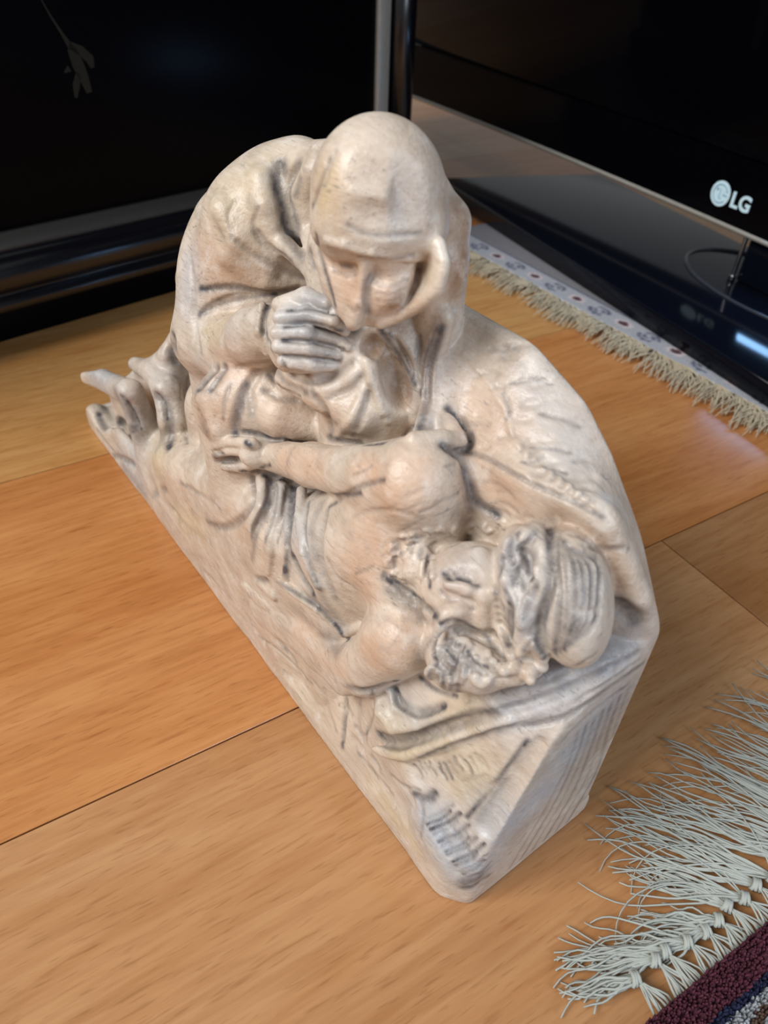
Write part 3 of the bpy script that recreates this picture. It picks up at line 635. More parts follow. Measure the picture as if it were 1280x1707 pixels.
PRIMS = """
B|u 1 0.001 0.005|200 -100 -100|37100 6920 1100
S|u 2 0.002 60 0.004|26078 6700 16539 26689 6700 16532 29993 6700 16531 32125 6700 15739 33319 6700 14755 34939 6700 12837 36558 6400 10528|28279 5000 15279 29740 4500 13860 31086 4500 14302 32729 4500 14527 34200 4700 14714 34942 5000 14507 36243 5800 11996
S|u 2 0.001 80 0.004|28279 5000 15279 29740 4500 13860 31086 4500 14302 32729 4500 14527 34200 4700 14714 34942 5000 14507 36243 5800 11996|29520 4000 14088 30506 4000 13901 31936 4200 12939 33066 5000 12772 34292 5800 12569 35826 6200 11623
S|u 16 0.002 60 0.003|36595 6400 10286 36523 4500 10389 35752 3000 9759 34968 2000 8856 33062 1000 6227 31636 600 5515|37175 6000 9228 37087 4500 9264 37090 2950 8609 37035 2100 7087 36656 800 2426 35463 300 2693
S|u 1 0.002 80 0.0025|31392 800 5044 28923 800 3243 24656 700 2308 20242 600 1295 13924 500 1949 6023 400 2374|35744 200 1496 31004 100 669 26453 100 51 20892 100 -158 12466 100 -220 2398 200 359
C|u 1 0.004|36633 800 2382 315 36533 400 1067 609 35609 400 1918 689 34582 400 2812 541
S|u 16 0.002 50 0.003|36595 6400 10286 36523 4500 10389 35752 3000 9759 34968 2000 8856 33062 1000 6227 31636 600 5515|35891 6200 11423 35174 5000 10314 34823 3700 9740 33915 2200 9005 32274 1300 7077 30394 1000 4794
E|u 3 0.006|18518 5000 17313|13.7 29.0 6.1 -14.9 -0.6 36.3 -37.5 20.9 -15.0
E|u 3 0.006|17232 4000 14268|15.9 31.1 -1.4 -8.5 5.3 22.2 -41.0 20.1 -20.4
E|u 3 0.008|24071 5800 17292|21.9 29.5 1.3 -9.0 5.6 25.6 -40.8 31.2 -21.2
E|u 3 0.008|25791 4500 15109|26.4 35.9 1.5 -15.4 10.0 32.9 -38.5 29.5 -27.0
E|u 3 0.008|22288 3500 12101|12.5 20.6 -0.5 -22.7 14.9 43.1 -40.6 23.8 -29.5
E|u 3 0.006|14919 3400 7759|22.2 45.3 -4.1 -22.9 15.1 42.6 -48.5 20.8 -33.5
C|u 3 0.01|21483 5500 20240 571 18983 5600 19247 910 16020 5400 17751 1262 14775 4800 16029 1590 13778 4000 13508 1603
C|u 3 0.012|25555 5800 20019 977 26724 5800 19630 720 27029 5600 18744 719 27215 5300 17955 605
C|u 8 0.005|29625 3000 11985 1920 27805 2200 9678 1812 24264 1800 7464 1874
C|u 14 0.005|24264 1800 7464 1874 20223 1700 5879 1844 14173 1700 3981 1906 9347 2000 2862 1773
C|u 1 0.003|1154 400 953 665 3869 300 -193 805 8517 300 -425 821
C|u 1 0.003|4281 1200 3851 460 7214 1900 6011 568 10709 2600 8892 577 10775 3200 9807 509
F
H|0 1 0|0.0692|0.002
H|1 0 0|0.3708|0.002
H|0.62 -0.787 0|0.2258|0.003
H|0 -1 0|0.0018|0.002
H|0 0 -1|0|0.0005
E|u 8 0.006|29882 2700 13232|45.1 36.6 -12.4 -19.6 42.0 52.6 -39.2 34.1 -41.8
C|u 8 0.008|29149 2200 10993 1730 31344 1800 10043 1069
E|u 8 0.005|28594 1850 9631|31.0 75.3 19.6 -38.6 6.6 35.4 -57.4 42.0 -70.3
E|u 8 0.006|31444 1200 8852|15.3 68.4 27.0 -70.2 -1.3 43.1 -40.2 34.5 -64.4
C|u 8 0.005|29392 2100 9135 1154 30921 2100 10456 918
C|u 15 0.004|24040 1100 7335 1393 20298 900 4346 1276 15637 850 1781 1337 12074 850 1108 1237 10250 800 2665 903 9972 700 5115 742 9700 450 6901 695 5914 220 5833 579 2513 50 4360 352
E|u 15 0.003|19420 1250 6054|38.6 44.5 -22.3 -22.5 41.9 44.6 -79.0 33.0 -70.8
C|u 15 0.004|23467 1500 8301 1434 20125 1300 7200 1371 15504 1250 5226 1268 13184 1250 4510 1153
C|u 14 0.003|12668 1450 4299 845 12334 1600 6290 764 11646 1750 7640 698 10286 1750 7931 586 7676 1650 7238 381
E|u 9 0.003|32833 2700 11234|40.0 45.9 7.4 -40.7 28.1 45.6 -30.5 34.4 -48.3
E|u 10 0.003|34300 3200 12236|81.2 99.0 31.9 -35.5 18.0 34.7 -27.3 37.8 -47.6
E|u 10 0.002|35329 3900 12554|56.9 62.1 24.0 -33.7 18.2 33.0 -19.2 32.0 -37.2
C|u 11 0.004|34160 2250 10575 393 34994 2350 10634 387 35698 2550 10835 312
C|u 11 0.004|33068 1500 9795 628 33958 1300 10030 788 34707 1500 10414 665 35509 2050 10793 413
E|u 4 0.004|26415 3600 20728|32.1 44.2 1.7 -13.2 7.7 49.4 -40.4 29.9 -15.5
E|u 4 0.006|26654 3500 19808|32.4 44.5 1.8 -31.4 18.8 101.7 -47.2 35.2 -21.0
C|u 4 0.004|24844 3900 20127 953 24202 3600 19124 549 23922 3420 18520 378 24493 3150 18017 274 25490 2750 17430 227 25981 2550 17042 168
E|u 5 0.003|26810 3350 18473|42.7 63.5 8.5 -29.7 10.6 70.3 -61.5 45.7 -32.8
C|u 5 0.003|25322 2900 18814 635 26117 2680 18372 655 26794 2470 17957 446 27164 2280 17608 229
C|u 5 0.002|27671 3250 19116 587 27781 3050 18588 484 27422 2800 17907 317
C|u 3 0.005|17508 3600 15696 1763 17062 2200 12768 1512 18809 2050 13057 1187 21813 1950 14960 966 22747 1900 15558 907
E|u 6 0.003|24742 2050 16208|46.7 78.2 -1.4 -32.9 21.0 75.5 -109.5 64.2 -65.5
E|u 6 0.002|23877 1950 15859|72.0 126.0 -3.7 -32.9 21.0 75.6 -111.1 61.5 -65.5
C|u 13 0.002|31829 1050 9227 1186 30390 750 6410 987 29416 550 5428 943 27593 450 4901 895 24928 350 3914 762 23394 300 3184 692
C|u 13 0.0006|23954 88 4370 462 22808 -113 4060 316 21994 -409 3746 242
C|u 13 0.0006|24324 -158 4572 354 23217 -430 4211 234 22516 -719 3908 185
C|u 13 0.0006|24681 -344 4731 349 23713 -623 4377 230 23061 -929 4046 182
C|u 13 0.0006|25059 -492 4821 345 24259 -788 4549 226 23762 -1049 4251 179
C|u 13 0.0006|25065 -10 5798 314 24089 -162 5549 223 23104 -488 5206 178
C|u 12 0.003|30202 2400 13856 1379 28978 1950 13435 917 28115 1750 13008 852 25824 1550 11999 723 23179 1450 10789 592
E|u 12 0.002|23004 883 10997|81.4 119.1 -30.7 -74.6 88.0 143.8 -145.8 69.3 -118.0
C|u 12 0.0006|23062 706 11564 246 22076 357 11224 207 21452 -19 10836 188 21107 -251 10440 143
C|u 12 0.0006|22888 638 11163 226 21908 239 10756 186 21171 -217 10179 167
C|u 12 0.0006|23012 949 10670 252 22343 570 10096 211 21686 102 9935 190
C|u 14 0.0015|22924 1036 9659 257 23971 498 9297 297 23771 -162 8173 327 23449 -571 6619 292
C|u 14 0.0015|23628 1505 9770 231 24802 616 9395 268 25099 -17 8291 294 24936 -237 7006 258
C|u 14 0.0015|25160 1476 10442 196 26190 768 10330 190 27453 167 9925 184 28213 181 8962 165
C|u 14 0.001|25775 -131 7175 183 26426 -42 7303 180 28171 170 7733 172 29202 619 7106 172 29776 1001 7831 146
C|u 14 0.001|26126 191 8997 130 26056 78 7359 159
G|0.00154 0.00275 1.00|23984 1815 9692 24365 1541 9716 24830 1222 9828 25202 957 9864 25470 754 9813 25678 590 9719 25842 454 9593 25963 343 9422 26046 251 9197 26213 111 9046 26206 62 8691 26176 24 8301 26147 -16 7906|.3 .8 1 1 1 1 1 1 1 1 1 .8 .3
G|0.00147 0.00187 0.75|22550 821 9596 22666 777 9433 22908 685 9376 23225 538 9400 23345 433 9274 23384 298 9095 23315 162 8832 23134 52 8492 22854 -17 8101 22508 -59 7695 22106 -91 7275 21676 -119 6872 21281 -163 6548 20848 -188 6250 20348 -189 5951 19898 -211 5725 19521 -266 5562|.3 .7 1 1 1 1 1 1 1 1 1 1 1 1 1 .7 .3
G|0.00138 0.00225 1.00|23150 1310 9775 23415 1148 9709 23680 995 9645 23930 833 9578 24186 625 9536 24286 428 9379 24231 258 9094 24177 78 8805 24149 -78 8509 24160 -204 8208 24126 -283 7830 24058 -338 7400 23846 -339 6815|.3 .8 1 1 1 1 1 1 1 1 1 .8 .3
G|0.00171 0.00313 1.00|26398 221 8900 26611 187 8827 26773 179 8696 26944 169 8579 27121 158 8480 27311 146 8411 27499 139 8351 27680 137 8287 27845 143 8203|.3 1 1 1 1 1 1 1 .3
G|0.00123 0.00150 1.00|23113 -639 5310 23400 -490 5481 23660 -336 5617 23947 -200 5764 24376 -149 6077 24800 -114 6388|.7 1 1 1 1 1
G|0.00109 0.00150 1.00|25688 -297 7199 26084 -219 7367 26530 -118 7502 27030 -12 7635 27565 72 7769 28127 104 7924 28478 219 7774 28802 333 7540 29130 438 7293 29366 609 6916|1 1 1 1 1 1 1 1 .7 .3
G|0.00179 0.00187 0.44|27753 901 11662 27882 730 11517 27947 593 11308 27996 477 11075 28060 382 10841 28141 308 10606 28216 261 10349 28304 232 10090 28387 237 9804 28498 267 9524 28642 315 9258 28788 378 8980 28914 447 8677|.3 .8 1 1 1 1 1 1 1 1 1 .8 .3
G|0.00072 0.00100 0.75|27693 1010 11696 28149 1024 12233 28697 963 12863 29127 956 13359 29407 1021 13674 29642 1084 13904 29869 1127 14099 30089 1163 14277 30308 1199 14459|.3 1 1 1 1 1 1 1 .3
G|0.00116 0.00125 1.00|22988 1100 9906 23134 1401 9772 23687 1494 9999 23675 1879 9719|.3 .8 1 1
G|0.00092 0.00125 1.00|27967 1003 12370 28469 943 12727 28720 1023 12891 29111 993 13219 29435 1005 13472|1 1 1 .8 .3
G|0.00112 0.00150 1.00|22257 593 11750 22437 758 11722 22625 923 11699 22786 1093 11660 22932 1253 11620 23062 1369 11588 23180 1456 11559 23367 1533 11586 23686 1627 11704 23624 2061 11497 23813 2456 11478 24047 2846 11489|.3 .6 .8 1 1 1 1 1 1 1 1 1
G|0.00101 0.00150 1.00|25639 2317 12638 26100 2390 12849 26424 2509 12941 26692 2636 12996 26909 2776 13038|1 1 1 1 1
G|0.00090 0.00150 1.00|28427 1940 14274 28649 1998 14396 28857 2052 14517 29098 2083 14663|1 .8 .6 .3
C|u 9 0.002|31341 1817 11892 433 31507 1663 11609 434
C|u 9 0.002|33800 2285 12279 203 33458 1857 12407 219 33004 1584 12440 238
G|0.00220 0.00275 0.00|32683 1726 12419 32910 1636 12656 32958 1727 12635 32977 1852 12567 33045 1930 12561 33127 2001 12559 33227 2055 12576 33314 2125 12570 33400 2196 12564|.3 1 1 1 1 1 1 1 .3
G|0.00152 0.00175 0.00|33547 1652 12051 33604 1693 12052 33658 1739 12048 33708 1785 12040 33760 1821 12041 33801 1859 12029 33839 1894 12017 33875 1927 12004 33912 1961 11991|.3 1 1 1 1 1 1 1 .3
G|0.00070 0.00075 0.62|33569 1676 11907 33609 1702 11899 33649 1729 11890 33689 1756 11884 33726 1787 11880 33758 1824 11880 33786 1866 11880 33814 1909 11881 33843 1951 11884|.3 1 1 1 1 1 1 1 .3
C|u 9 0.0025|32830 2831 12661 224 33392 2487 12481 221 33806 2213 12402 201
C|u 9 0.0025|33930 2085 12227 201 34084 2068 11501 223
E|u 9 0.002|33375 1419 11587|54.0 149.6 63.5 -220.2 17.7 145.7 -91.2 96.4 -149.6
C|u 9 0.0004|31729 1691 12131 124 31985 1463 11879 141
C|u 9 0.0004|31983 1815 12220 105 32404 1497 12169 121
G|0.00070 0.00087 1.00|31684 1905 12172 31760 1839 12138 31877 1732 12165 31937 1682 12109 32021 1619 12068 32131 1543 12043 32257 1460 12024 32366 1396 11977 32469 1336 11924|.3 1 1 1 1 1 1 1 .3
G|0.00107 0.00200 1.00|30861 931 11177 31021 984 11133 31179 1036 11088 31330 1095 11033 31482 1157 10978 31640 1223 10923 31825 1271 10901 32046 1280 10944 32394 1151 11205 32598 1127 11283 32761 1124 11322 32972 1066 11447 33281 910 11731|.3 .8 1 1 1 1 1 1 1 1 1 .8 .3
G|0.00070 0.00063 0.50|33400 1507 12107 33367 1473 12089 33335 1438 12068 33296 1407 12049 33240 1390 12034 33151 1397 12016 33059 1402 12026 32966 1405 12048 32877 1404 12071|.3 1 1 1 1 1 1 1 .3
C|u 9 0.0003|30823 1298 11913 81 30730 1229 11940 81 30672 1221 12032 81 30684 1258 12129 81 30727 1311 12158 81
C|u 9 0.0003|30822 1213 11751 81 30740 1126 11724 81 30717 1065 11627 82 30759 1053 11545 82 30822 1082 11526 82
C|u 9 0.0003|31186 1197 11336 82 31080 1144 11358 82 31018 1071 11300 82 30998 1048 11179 82 31043 1057 11119 82
C|u 9 0.0003|31032 1628 12373 80 31018 1629 12522 80 30954 1579 12594 80 30895 1518 12569 80 30864 1495 12481 80
C|u 9 0.0003|31088 1536 12191 80 31000 1477 12078 81 31012 1440 11971 81 31112 1421 11959 81 31200 1439 12005 80
C|u 9 0.0003|31175 1204 11447 81 31274 1223 11384 81 31392 1258 11450 81 31443 1293 11557 81 31438 1288 11657 81
C|u 9 0.0003|31182 1814 12476 80 31110 1722 12495 80 31083 1664 12623 79 31079 1688 12719 79 31119 1732 12769 79
C|u 11 0.0003|31323 1958 12953 79 31367 2073 12938 79 31396 2154 12825 79 31397 2163 12705 79 31369 2123 12644 80
C|u 11 0.0003|31458 2322 12713 80 31465 2329 12870 79 31496 2409 12924 79 31516 2506 12857 79 31533 2541 12766 80
C|u 11 0.0003|31578 3010 12743 81 31577 2873 12739 80 31574 2856 12611 81 31599 2909 12504 81 31614 2996 12455 81
C|u 11 0.0003|31551 3677 12087 84 31477 3605 12177 83 31470 3585 12325 83 31500 3631 12407 83 31565 3667 12429 83
C|u 11 0.0003|32213 3844 12622 81 32114 3795 12531 82 32022 3757 12555 82 31989 3751 12650 82 32023 3764 12744 81
C|u 11 0.0003|32334 3928 13021 80 32418 3995 13080 80 32524 4009 13072 80 32558 4006 12985 80 32521 3994 12894 81
C|u 11 0.0003|33434 872 11107 138 33487 938 11417 136 33500 1182 11332 137 33568 1324 11159 139 33600 1341 10970 140 33573 1281 10865 140
C|u 11 0.0003|34314 1021 10872 137 34399 1192 10995 137 34254 1392 10991 138 34043 1471 10937 139 33931 1395 10912 139 33944 1280 10898 139
C|u 11 0.0003|34200 786 10681 138 34044 912 10780 138 33829 913 10768 139 33689 827 10667 139 33702 718 10589 139 33804 665 10571 139
C|u 11 0.0003|34462 631 10245 139 34679 746 10431 138 34731 838 10693 136 34604 895 10796 136 34443 875 10761 137 34372 803 10678 137
C|u 11 0.0003|34772 1592 11129 136 34972 1447 11100 135 34997 1270 11029 135 34893 1156 10995 135 34767 1146 11022 135 34705 1213 11068 136
C|u 11 0.0003|35230 1290 10902 135 35277 1190 10732 136 35212 1055 10653 136 35099 980 10681 136 35029 980 10786 135 35021 1044 10852 135
C|u 11 0.0003|34225 509 10130 140 34150 549 10345 139 33967 536 10346 139 33820 482 10205 140 33785 434 10044 141 33817 450 9915 142
C|u 11 0.0003|35344 1687 11099 135 35354 1533 11004 135 35261 1410 10989 135 35149 1379 11045 135 35112 1405 11161 135 35106 1506 11156 135
G|0.00070 0.00138 0.69|33616 1147 10856 33757 914 10912 33820 761 10835 33857 639 10707 33874 547 10535 33946 412 10454 33947 358 10234 33920 335 9954|.3 1 1 1 1 1 1 1
G|0.00070 0.00113 0.50|34381 1022 11047 34472 1050 11048 34551 1094 11018 34696 1058 11132 34785 1086 11167 34838 1154 11173 34870 1249 11165 34920 1319 11207 34979 1378 11262|.3 1 1 1 1 1 1 1 .3
G|0.00070 0.00113 0.50|33615 996 11588 33667 1055 11623 33711 1118 11654 33747 1197 11651 33769 1303 11582 33766 1457 11404 33816 1567 11271 33905 1640 11186 33987 1718 11097|.3 1 1 1 1 1 1 1 .3
G|0.00070 0.00138 0.69|33740 1198 10867 33888 968 10914 33987 790 10874 33984 724 10649 34034 614 10521 34133 470 10484 34183 389 10355 34087 464 9938|.3 1 1 1 1 1 1 1
G|0.00070 0.00113 0.50|34463 1071 10965 34546 1110 10950 34695 1072 11058 34805 1077 11104 34888 1109 11128 34951 1162 11152 34997 1232 11172 35060 1280 11237 35120 1331 11291|.3 1 1 1 1 1 1 1 .3
G|0.00070 0.00113 0.50|33667 1144 11436 33688 1238 11410 33697 1343 11372 33703 1457 11310 33746 1545 11266 33814 1623 11201 33903 1692 11127 34009 1748 11063 34129 1783 11035|.3 1 1 1 1 1 1 1 .3
G|0.00070 0.00138 0.69|33929 1177 10995 33996 1047 10872 34136 835 10886 34215 696 10789 34211 661 10541 34278 570 10436 34333 507 10312 34365 474 10147 34277 566 9733|.3 1 1 1 1 1 1 1 .3
G|0.00070 0.00113 0.50|34559 1106 10908 34690 1088 10989 34813 1079 11049 34911 1097 11074 34990 1134 11088 35056 1179 11116 35102 1244 11132 35174 1273 11216 35222 1334 11242|.3 1 1 1 1 1 1 1 .3
G|0.00070 0.00113 0.50|33699 1319 11243 33695 1442 11167 33733 1518 11171 33770 1601 11153 33827 1674 11127 33909 1739 11078 34008 1798 11012 34155 1807 11016 34299 1815 11025|.3 1 1 1 1 1 1 1 .3
G|0.00070 0.00138 0.69|34042 1236 10989 34130 1096 10880 34275 890 10879 34389 726 10827 34391 703 10570 34438 654 10417 34546 555 10398 34586 538 10247 34487 673 9803|.3 1 1 1 1 1 1 1 .3
G|0.00070 0.00113 0.50|34700 1087 10940 34818 1083 10999 34921 1097 11022 35010 1127 11028 35083 1168 11031 35144 1215 11048 35206 1255 11095 35260 1301 11137 35305 1360 11154|.3 1 1 1 1 1 1 1 .3
G|0.00070 0.00113 0.50|33734 1494 11053 33783 1561 11060 33817 1643 11048 33861 1719 11038 33923 1789 11009 34017 1841 10975 34149 1863 10963 34313 1851 10992 34487 1821 11055|.3 1 1 1 1 1 1 1 .3
G|0.00070 0.00138 0.69|34206 1236 11079 34348 1048 11049 34438 916 10920 34562 755 10865 34602 706 10666 34685 638 10577 34751 608 10472 34677 746 10083 34641 838 9761|.3 1 1 1 1 1 1 1 .3
G|0.00070 0.00113 0.50|34824 1086 10942 34929 1097 10976 35010 1140 10955 35084 1187 10932 35168 1213 10956 35245 1236 11006 35300 1279 11035 35349 1326 11064 35394 1380 11079|.3 1 1 1 1 1 1 1 .3
G|0.00070 0.00113 0.50|33838 1595 10980 33886 1664 10978 33914 1755 10948 33963 1827 10937 34045 1874 10940 34159 1904 10935 34307 1906 10946 34500 1857 11027 34681 1815 11101|.3 1 1 1 1 1 1 1 .3
C|u 11 0.0008|35567 1816 11198 219
C|u 11 0.0008|35891 2061 11102 254
C|u 11 0.0008|35941 2510 11130 205
C|u 11 0.0008|36118 1911 11155 151
C|u 11 0.0008|35486 1543 11160 168
G|0.00070 0.00125 1.00|33525 917 11606 33595 984 11672 33647 1066 11719 33709 1143 11763 33749 1258 11720 33765 1428 11561 33812 1584 11400 33915 1680 11317 34013 1763 11249 34095 1838 11186 34163 1912 11110 34242 1969 11058 34337 2007 11035|.3 .8 1 1 1 1 1 1 1 1 1 .8 .3
G|0.00070 0.00125 1.00|33241 1052 10510 33317 943 10495 33422 834 10501 33665 624 10713 33767 582 10649 33826 595 10492 33948 538 10457|1 1 1 1 1 1 .3
G|0.00070 0.00125 1.00|33918 895 10839 34022 900 10850 34110 930 10831 34191 951 10803 34275 928 10790 34369 836 10811 34410 762 10740 34369 763 10513 34389 703 10403|.3 1 1 1 1 1 1 1 .3
G|0.00070 0.00125 1.00|34424 1189 11155 34504 1173 11111 34556 1187 11009 34648 1162 10991 34755 1136 11016 34845 1156 11029 34935 1194 11054 35025 1239 11084 35103 1294 11089|.3 1 1 1 1 1 1 1 .3
G|0.00070 0.00125 1.00|34320 2029 11002 34464 1994 11031 34609 1955 11061 34751 1920 11092 34888 1891 11129 35011 1880 11156 35119 1888 11167 35233 1889 11194 35412 1798 11359|.3 1 1 1 1 1 1 1 .3
G|0.00078 0.00125 1.00|32594 1236 7818 32761 1251 7828 32934 1254 7850 33105 1264 7876 33284 1283 7931 33469 1317 8018 33660 1361 8129 33850 1408 8248 34043 1445 8375|.3 1 1 1 1 1 1 1 .3
C|u 10 0.002|33866 3646 13979 298 34629 3195 14025 257 35249 2628 13658 221 35404 2344 12831 209 35690 2230 12101 197 35951 2480 11479 151
E|u 10 0.002|33876 3237 13936|33.9 159.7 120.7 -296.6 -53.4 154.0 -90.4 119.3 -132.6
C|u 10 0.0012|34288 2318 13234 162 34880 2111 12961 161 35336 2047 12607 161 35397 2007 11501 151
C|u 10 0.0012|34999 2675 13967 157 35231 2270 13230 159 35402 1953 12735 144
C|u 10 0.0012|34089 2321 12588 183 34418 2353 11505 190 35367 1862 11473 167
C|u 10 0.0015|33847 2770 13963 194 33924 2576 13462 180 34357 2231 13345 161
C|u 10 0.0008|35540 1922 11662 116 35755 2053 12293 113 36030 2349 11764 116
G|0.00070 0.00150 0.75|33899 2923 14248 33936 2824 14194 33962 2730 14129 33986 2655 14052 34006 2618 13952 34039 2614 13842 34096 2614 13750 34177 2598 13686 34268 2561 13643|.3 1 1 1 1 1 1 1 .3
G|0.00070 0.00150 0.75|34213 3260 14313 34235 3178 14288 34240 3120 14235 34242 3064 14185 34231 3017 14132 34215 2967 14096 34189 2924 14062 34159 2882 14030 34132 2838 13998|.3 1 1 1 1 1 1 1 .3
G|0.00070 0.00150 0.75|34338 2989 13793 34389 2879 13758 34439 2769 13722 34481 2672 13673 34528 2573 13629 34561 2497 13562 34594 2426 13491 34631 2351 13426 34659 2287 13346|.3 1 1 1 1 1 1 1 .3
G|0.00070 0.00150 0.75|35242 2407 13786 35263 2336 13645 35280 2269 13493 35313 2181 13378 35336 2113 13267 35351 2067 13172 35366 2027 13098 35381 1989 13036 35404 1939 12981|.3 1 1 1 1 1 1 1 .3
G|0.00070 0.00150 0.75|34562 2071 13163 34657 2034 13124 34755 1995 13088 34853 1951 13060 34924 1929 13002 34970 1926 12922 35006 1923 12841 35029 1934 12742 35012 2000 12565|.3 1 1 1 1 1 1 1 .3
G|0.00070 0.00150 0.75|33961 2456 13672 34009 2382 13586 34065 2295 13513 34128 2204 13449 34175 2140 13356|.3 1 1 1 1
G|0.00070 0.00150 0.75|33964 2406 12843 34048 2315 12794 34136 2222 12750 34189 2172 12649|1 1 1 .3
G|0.00070 0.00150 0.75|35656 2272 12885 35654 2226 12766 35653 2177 12649 35654 2126 12536 35662 2069 12431 35699 1974 12384 35711 1920 12282 35700 1903 12127 35694 1876 11985|.3 1 1 1 1 1 1 1 .3
G|0.00070 0.00150 0.75|34496 2138 12471 34585 2116 12320 34669 2100 12155 34730 2115 11952 34788 2134 11762 34902 2079 11705 35016 2022 11671 35140 1950 11668 35275 1862 11685|.3 1 1 1 1 1 1 1 .3
G|0.00096 0.00250 1.00|34059 4016 14023 34436 3599 14251 34699 3348 14314 34888 3193 14280 35048 3062 14221 35189 2939 14159 35305 2838 14075 35409 2737 13984 35506 2628 13884 35572 2533 13731 35606 2460 13525 35635 2392 13311 35658 2350 13092 35675 2331 12875 35706 2296 12695 35754 2256 12544 35813 2233 12397 35888 2235 12250 35978 2252 12115 36062 2296 11955 36142 2339 11790|.3 .6 .8 1 1 1 1 1 1 1 1 1 1 1 1 1 1 1 .8 .6 .3
G|0.00115 0.00225 1.00|34862 1975 12962 34905 1971 12817 34906 2023 12593 34955 2010 12455 35001 1996 12315 35033 1999 12147 35039 2031 11931 35013 2106 11651 35108 2017 11605|.3 1 1 1 1 1 1 1 .3
G|0.00080 0.00150 1.00|34166 2909 13921 34239 2913 13839 34312 2920 13755 34397 2905 13694 34507 2847 13678 34608 2786 13658 34691 2740 13614 34919 2486 13818 35020 2411 13811|.3 1 1 1 1 1 1 1 .3
G|0.00070 0.00125 0.62|34396 2570 13632 34495 2568 13546 34625 2526 13507 34753 2479 13476 34851 2454 13414 34941 2415 13367 35113 2242 13487 35179 2209 13429 35238 2192 13354|.3 1 1 1 1 1 1 1 .3
G|0.00070 0.00187 0.80|34635 3656 14357 34790 3479 14355 34921 3333 14323 35029 3228 14247 35164 3103 14186 35325 2970 14126 35503 2831 14069 35662 2724 13972 35798 2629 13857 35906 2549 13716 35998 2478 13557 36080 2415 13382 36149 2374 13178 36215 2338 12964 36258 2338 12697 36284 2364 12390 36261 2476 11959|.3 .7 1 1 1 1 1 1 1 1 1 1 1 1 1 .7 .3
G|0.00070 0.00187 0.70|34773 3601 14386 34936 3469 14397 35080 3364 14386 35222 3261 14365 35367 3155 14323 35518 3051 14249 35677 2938 14162 35828 2832 14056 35956 2742 13929 36065 2658 13790 36160 2580 13635 36242 2509 13466 36311 2449 13285 36357 2409 13079 36392 2372 12865 36402 2371 12600 36391 2409 12278|.3 .7 1 1 1 1 1 1 1 1 1 1 1 1 1 .7 .3
G|0.00070 0.00187 0.90|34896 3566 14394 35059 3492 14404 35213 3432 14409 35359 3376 14393 35504 3307 14350 35661 3206 14287 35814 3102 14189 35963 2988 14083 36089 2893 13955 36204 2796 13828 36303 2710 13677 36386 2631 13514 36449 2560 13345 36482 2506 13159 36494 2457 12963 36496 2414 12758 36478 2411 12497|.3 .7 1 1 1 1 1 1 1 1 1 1 1 1 1 .7 .3
G|0.00070 0.00187 0.80|35008 3547 14385 35177 3521 14404 35330 3524 14406 35474 3525 14385 35617 3498 14335 35769 3419 14263 35929 3302 14176 36078 3179 14071 36205 3075 13946 36317 2980 13812 36424 2879 13673 36507 2791 13516 36566 2707 13359 36593 2626 13208 36592 2548 13052 36570 2490 12871 36546 2444 12671|.3 .7 1 1 1 1 1 1 1 1 1 1 1 1 1 .7 .3
G|0.00070 0.00187 0.80|35105 3540 14367 35267 3579 14372 35421 3636 14374 35559 3702 14337 35688 3734 14261 35845 3663 14193 36001 3550 14099 36154 3412 13999 36288 3287 13889 36409 3176 13769 36514 3075 13624 36599 2976 13474 36660 2870 13341 36677 2769 13214 36664 2666 13092 36630 2576 12956 36588 2510 12785|.3 .7 1 1 1 1 1 1 1 1 1 1 1 1 1 .7 .3
G|0.00070 0.00187 0.70|35190 3540 14342 35347 3636 14339 35487 3773 14312 35609 3915 14243 35719 4020 14125 35868 3977 14039 36042 3833 13973 36201 3674 13884 36340 3533 13785 36466 3412 13670 36581 3292 13539 36669 3180 13398 36729 3055 13283 36744 2924 13192 36716 2800 13098 36673 2676 13006 36621 2581 12876|.3 .7 1 1 1 1 1 1 1 1 1 1 1 1 1 .7 .3
G|0.00070 0.00113 0.38|36189 2650 13603 36265 2705 13590 36345 2754 13579 36409 2828 13549 36467 2911 13537 36501 3034 13518 36541 3141 13545 36534 3338 13482 36569 3455 13505|.3 1 1 1 1 1 1 1 .3
G|0.00070 0.00100 1.00|26299 1677 19925 26277 1701 19810 26206 1753 19679 26003 1893 19473|.3 .8 1 1
G|0.00070 0.00100 1.00|25429 2280 19063 25602 2227 18938 25846 2148 18812 26128 2048 18700 26295 2012 18553 26410 1999 18411 26508 1992 18275 26600 1988 18140 26693 1984 18002|1 1 1 1 1 1 1 .8 .3
C|u 4 0.001|26753 1724 19901 135 27311 1918 19949 133 27822 2417 19798 132 28169 3347 19596 135 28053 4320 19455 157
E|s 4 0.003|27913 2179 20692|65.8 88.9 -4.3 -57.2 53.3 225.1 -307.0 220.9 -130.3
E|s 4 0.003|27670 2555 21951|60.2 83.6 3.2 -39.3 22.0 165.8 -311.5 228.3 -104.1
E|s 4 0.003|28353 3377 21169|106.3 132.7 7.9 -22.8 13.3 83.5 -294.6 243.0 -119.1
G|0.00070 0.00063 0.62|27399 1951 20490 27461 1992 20454 27520 2030 20417 27584 2076 20382 27651 2149 20350 27745 2234 20331 27849 2336 20316 27949 2465 20303 28067 2603 20304 28176 2780 20309 28227 3034 20294 28298 3287 20290 28375 3530 20287|.3 .8 1 1 1 1 1 1 1 1 1 .8 .3
G|0.00070 0.00050 0.50|27565 2219 19657 27819 2283 19700 27942 2443 19675 27999 2647 19626 28094 2807 19619 28172 2958 19636 28223 3113 19663 28280 3258 19702 28285 3449 19710|.3 1 1 1 1 1 1 1 .3
C|u 5 0.0015|27478 2440 19388 152 27469 2416 18892 188 27491 2291 18329 224 27403 2155 17777 244
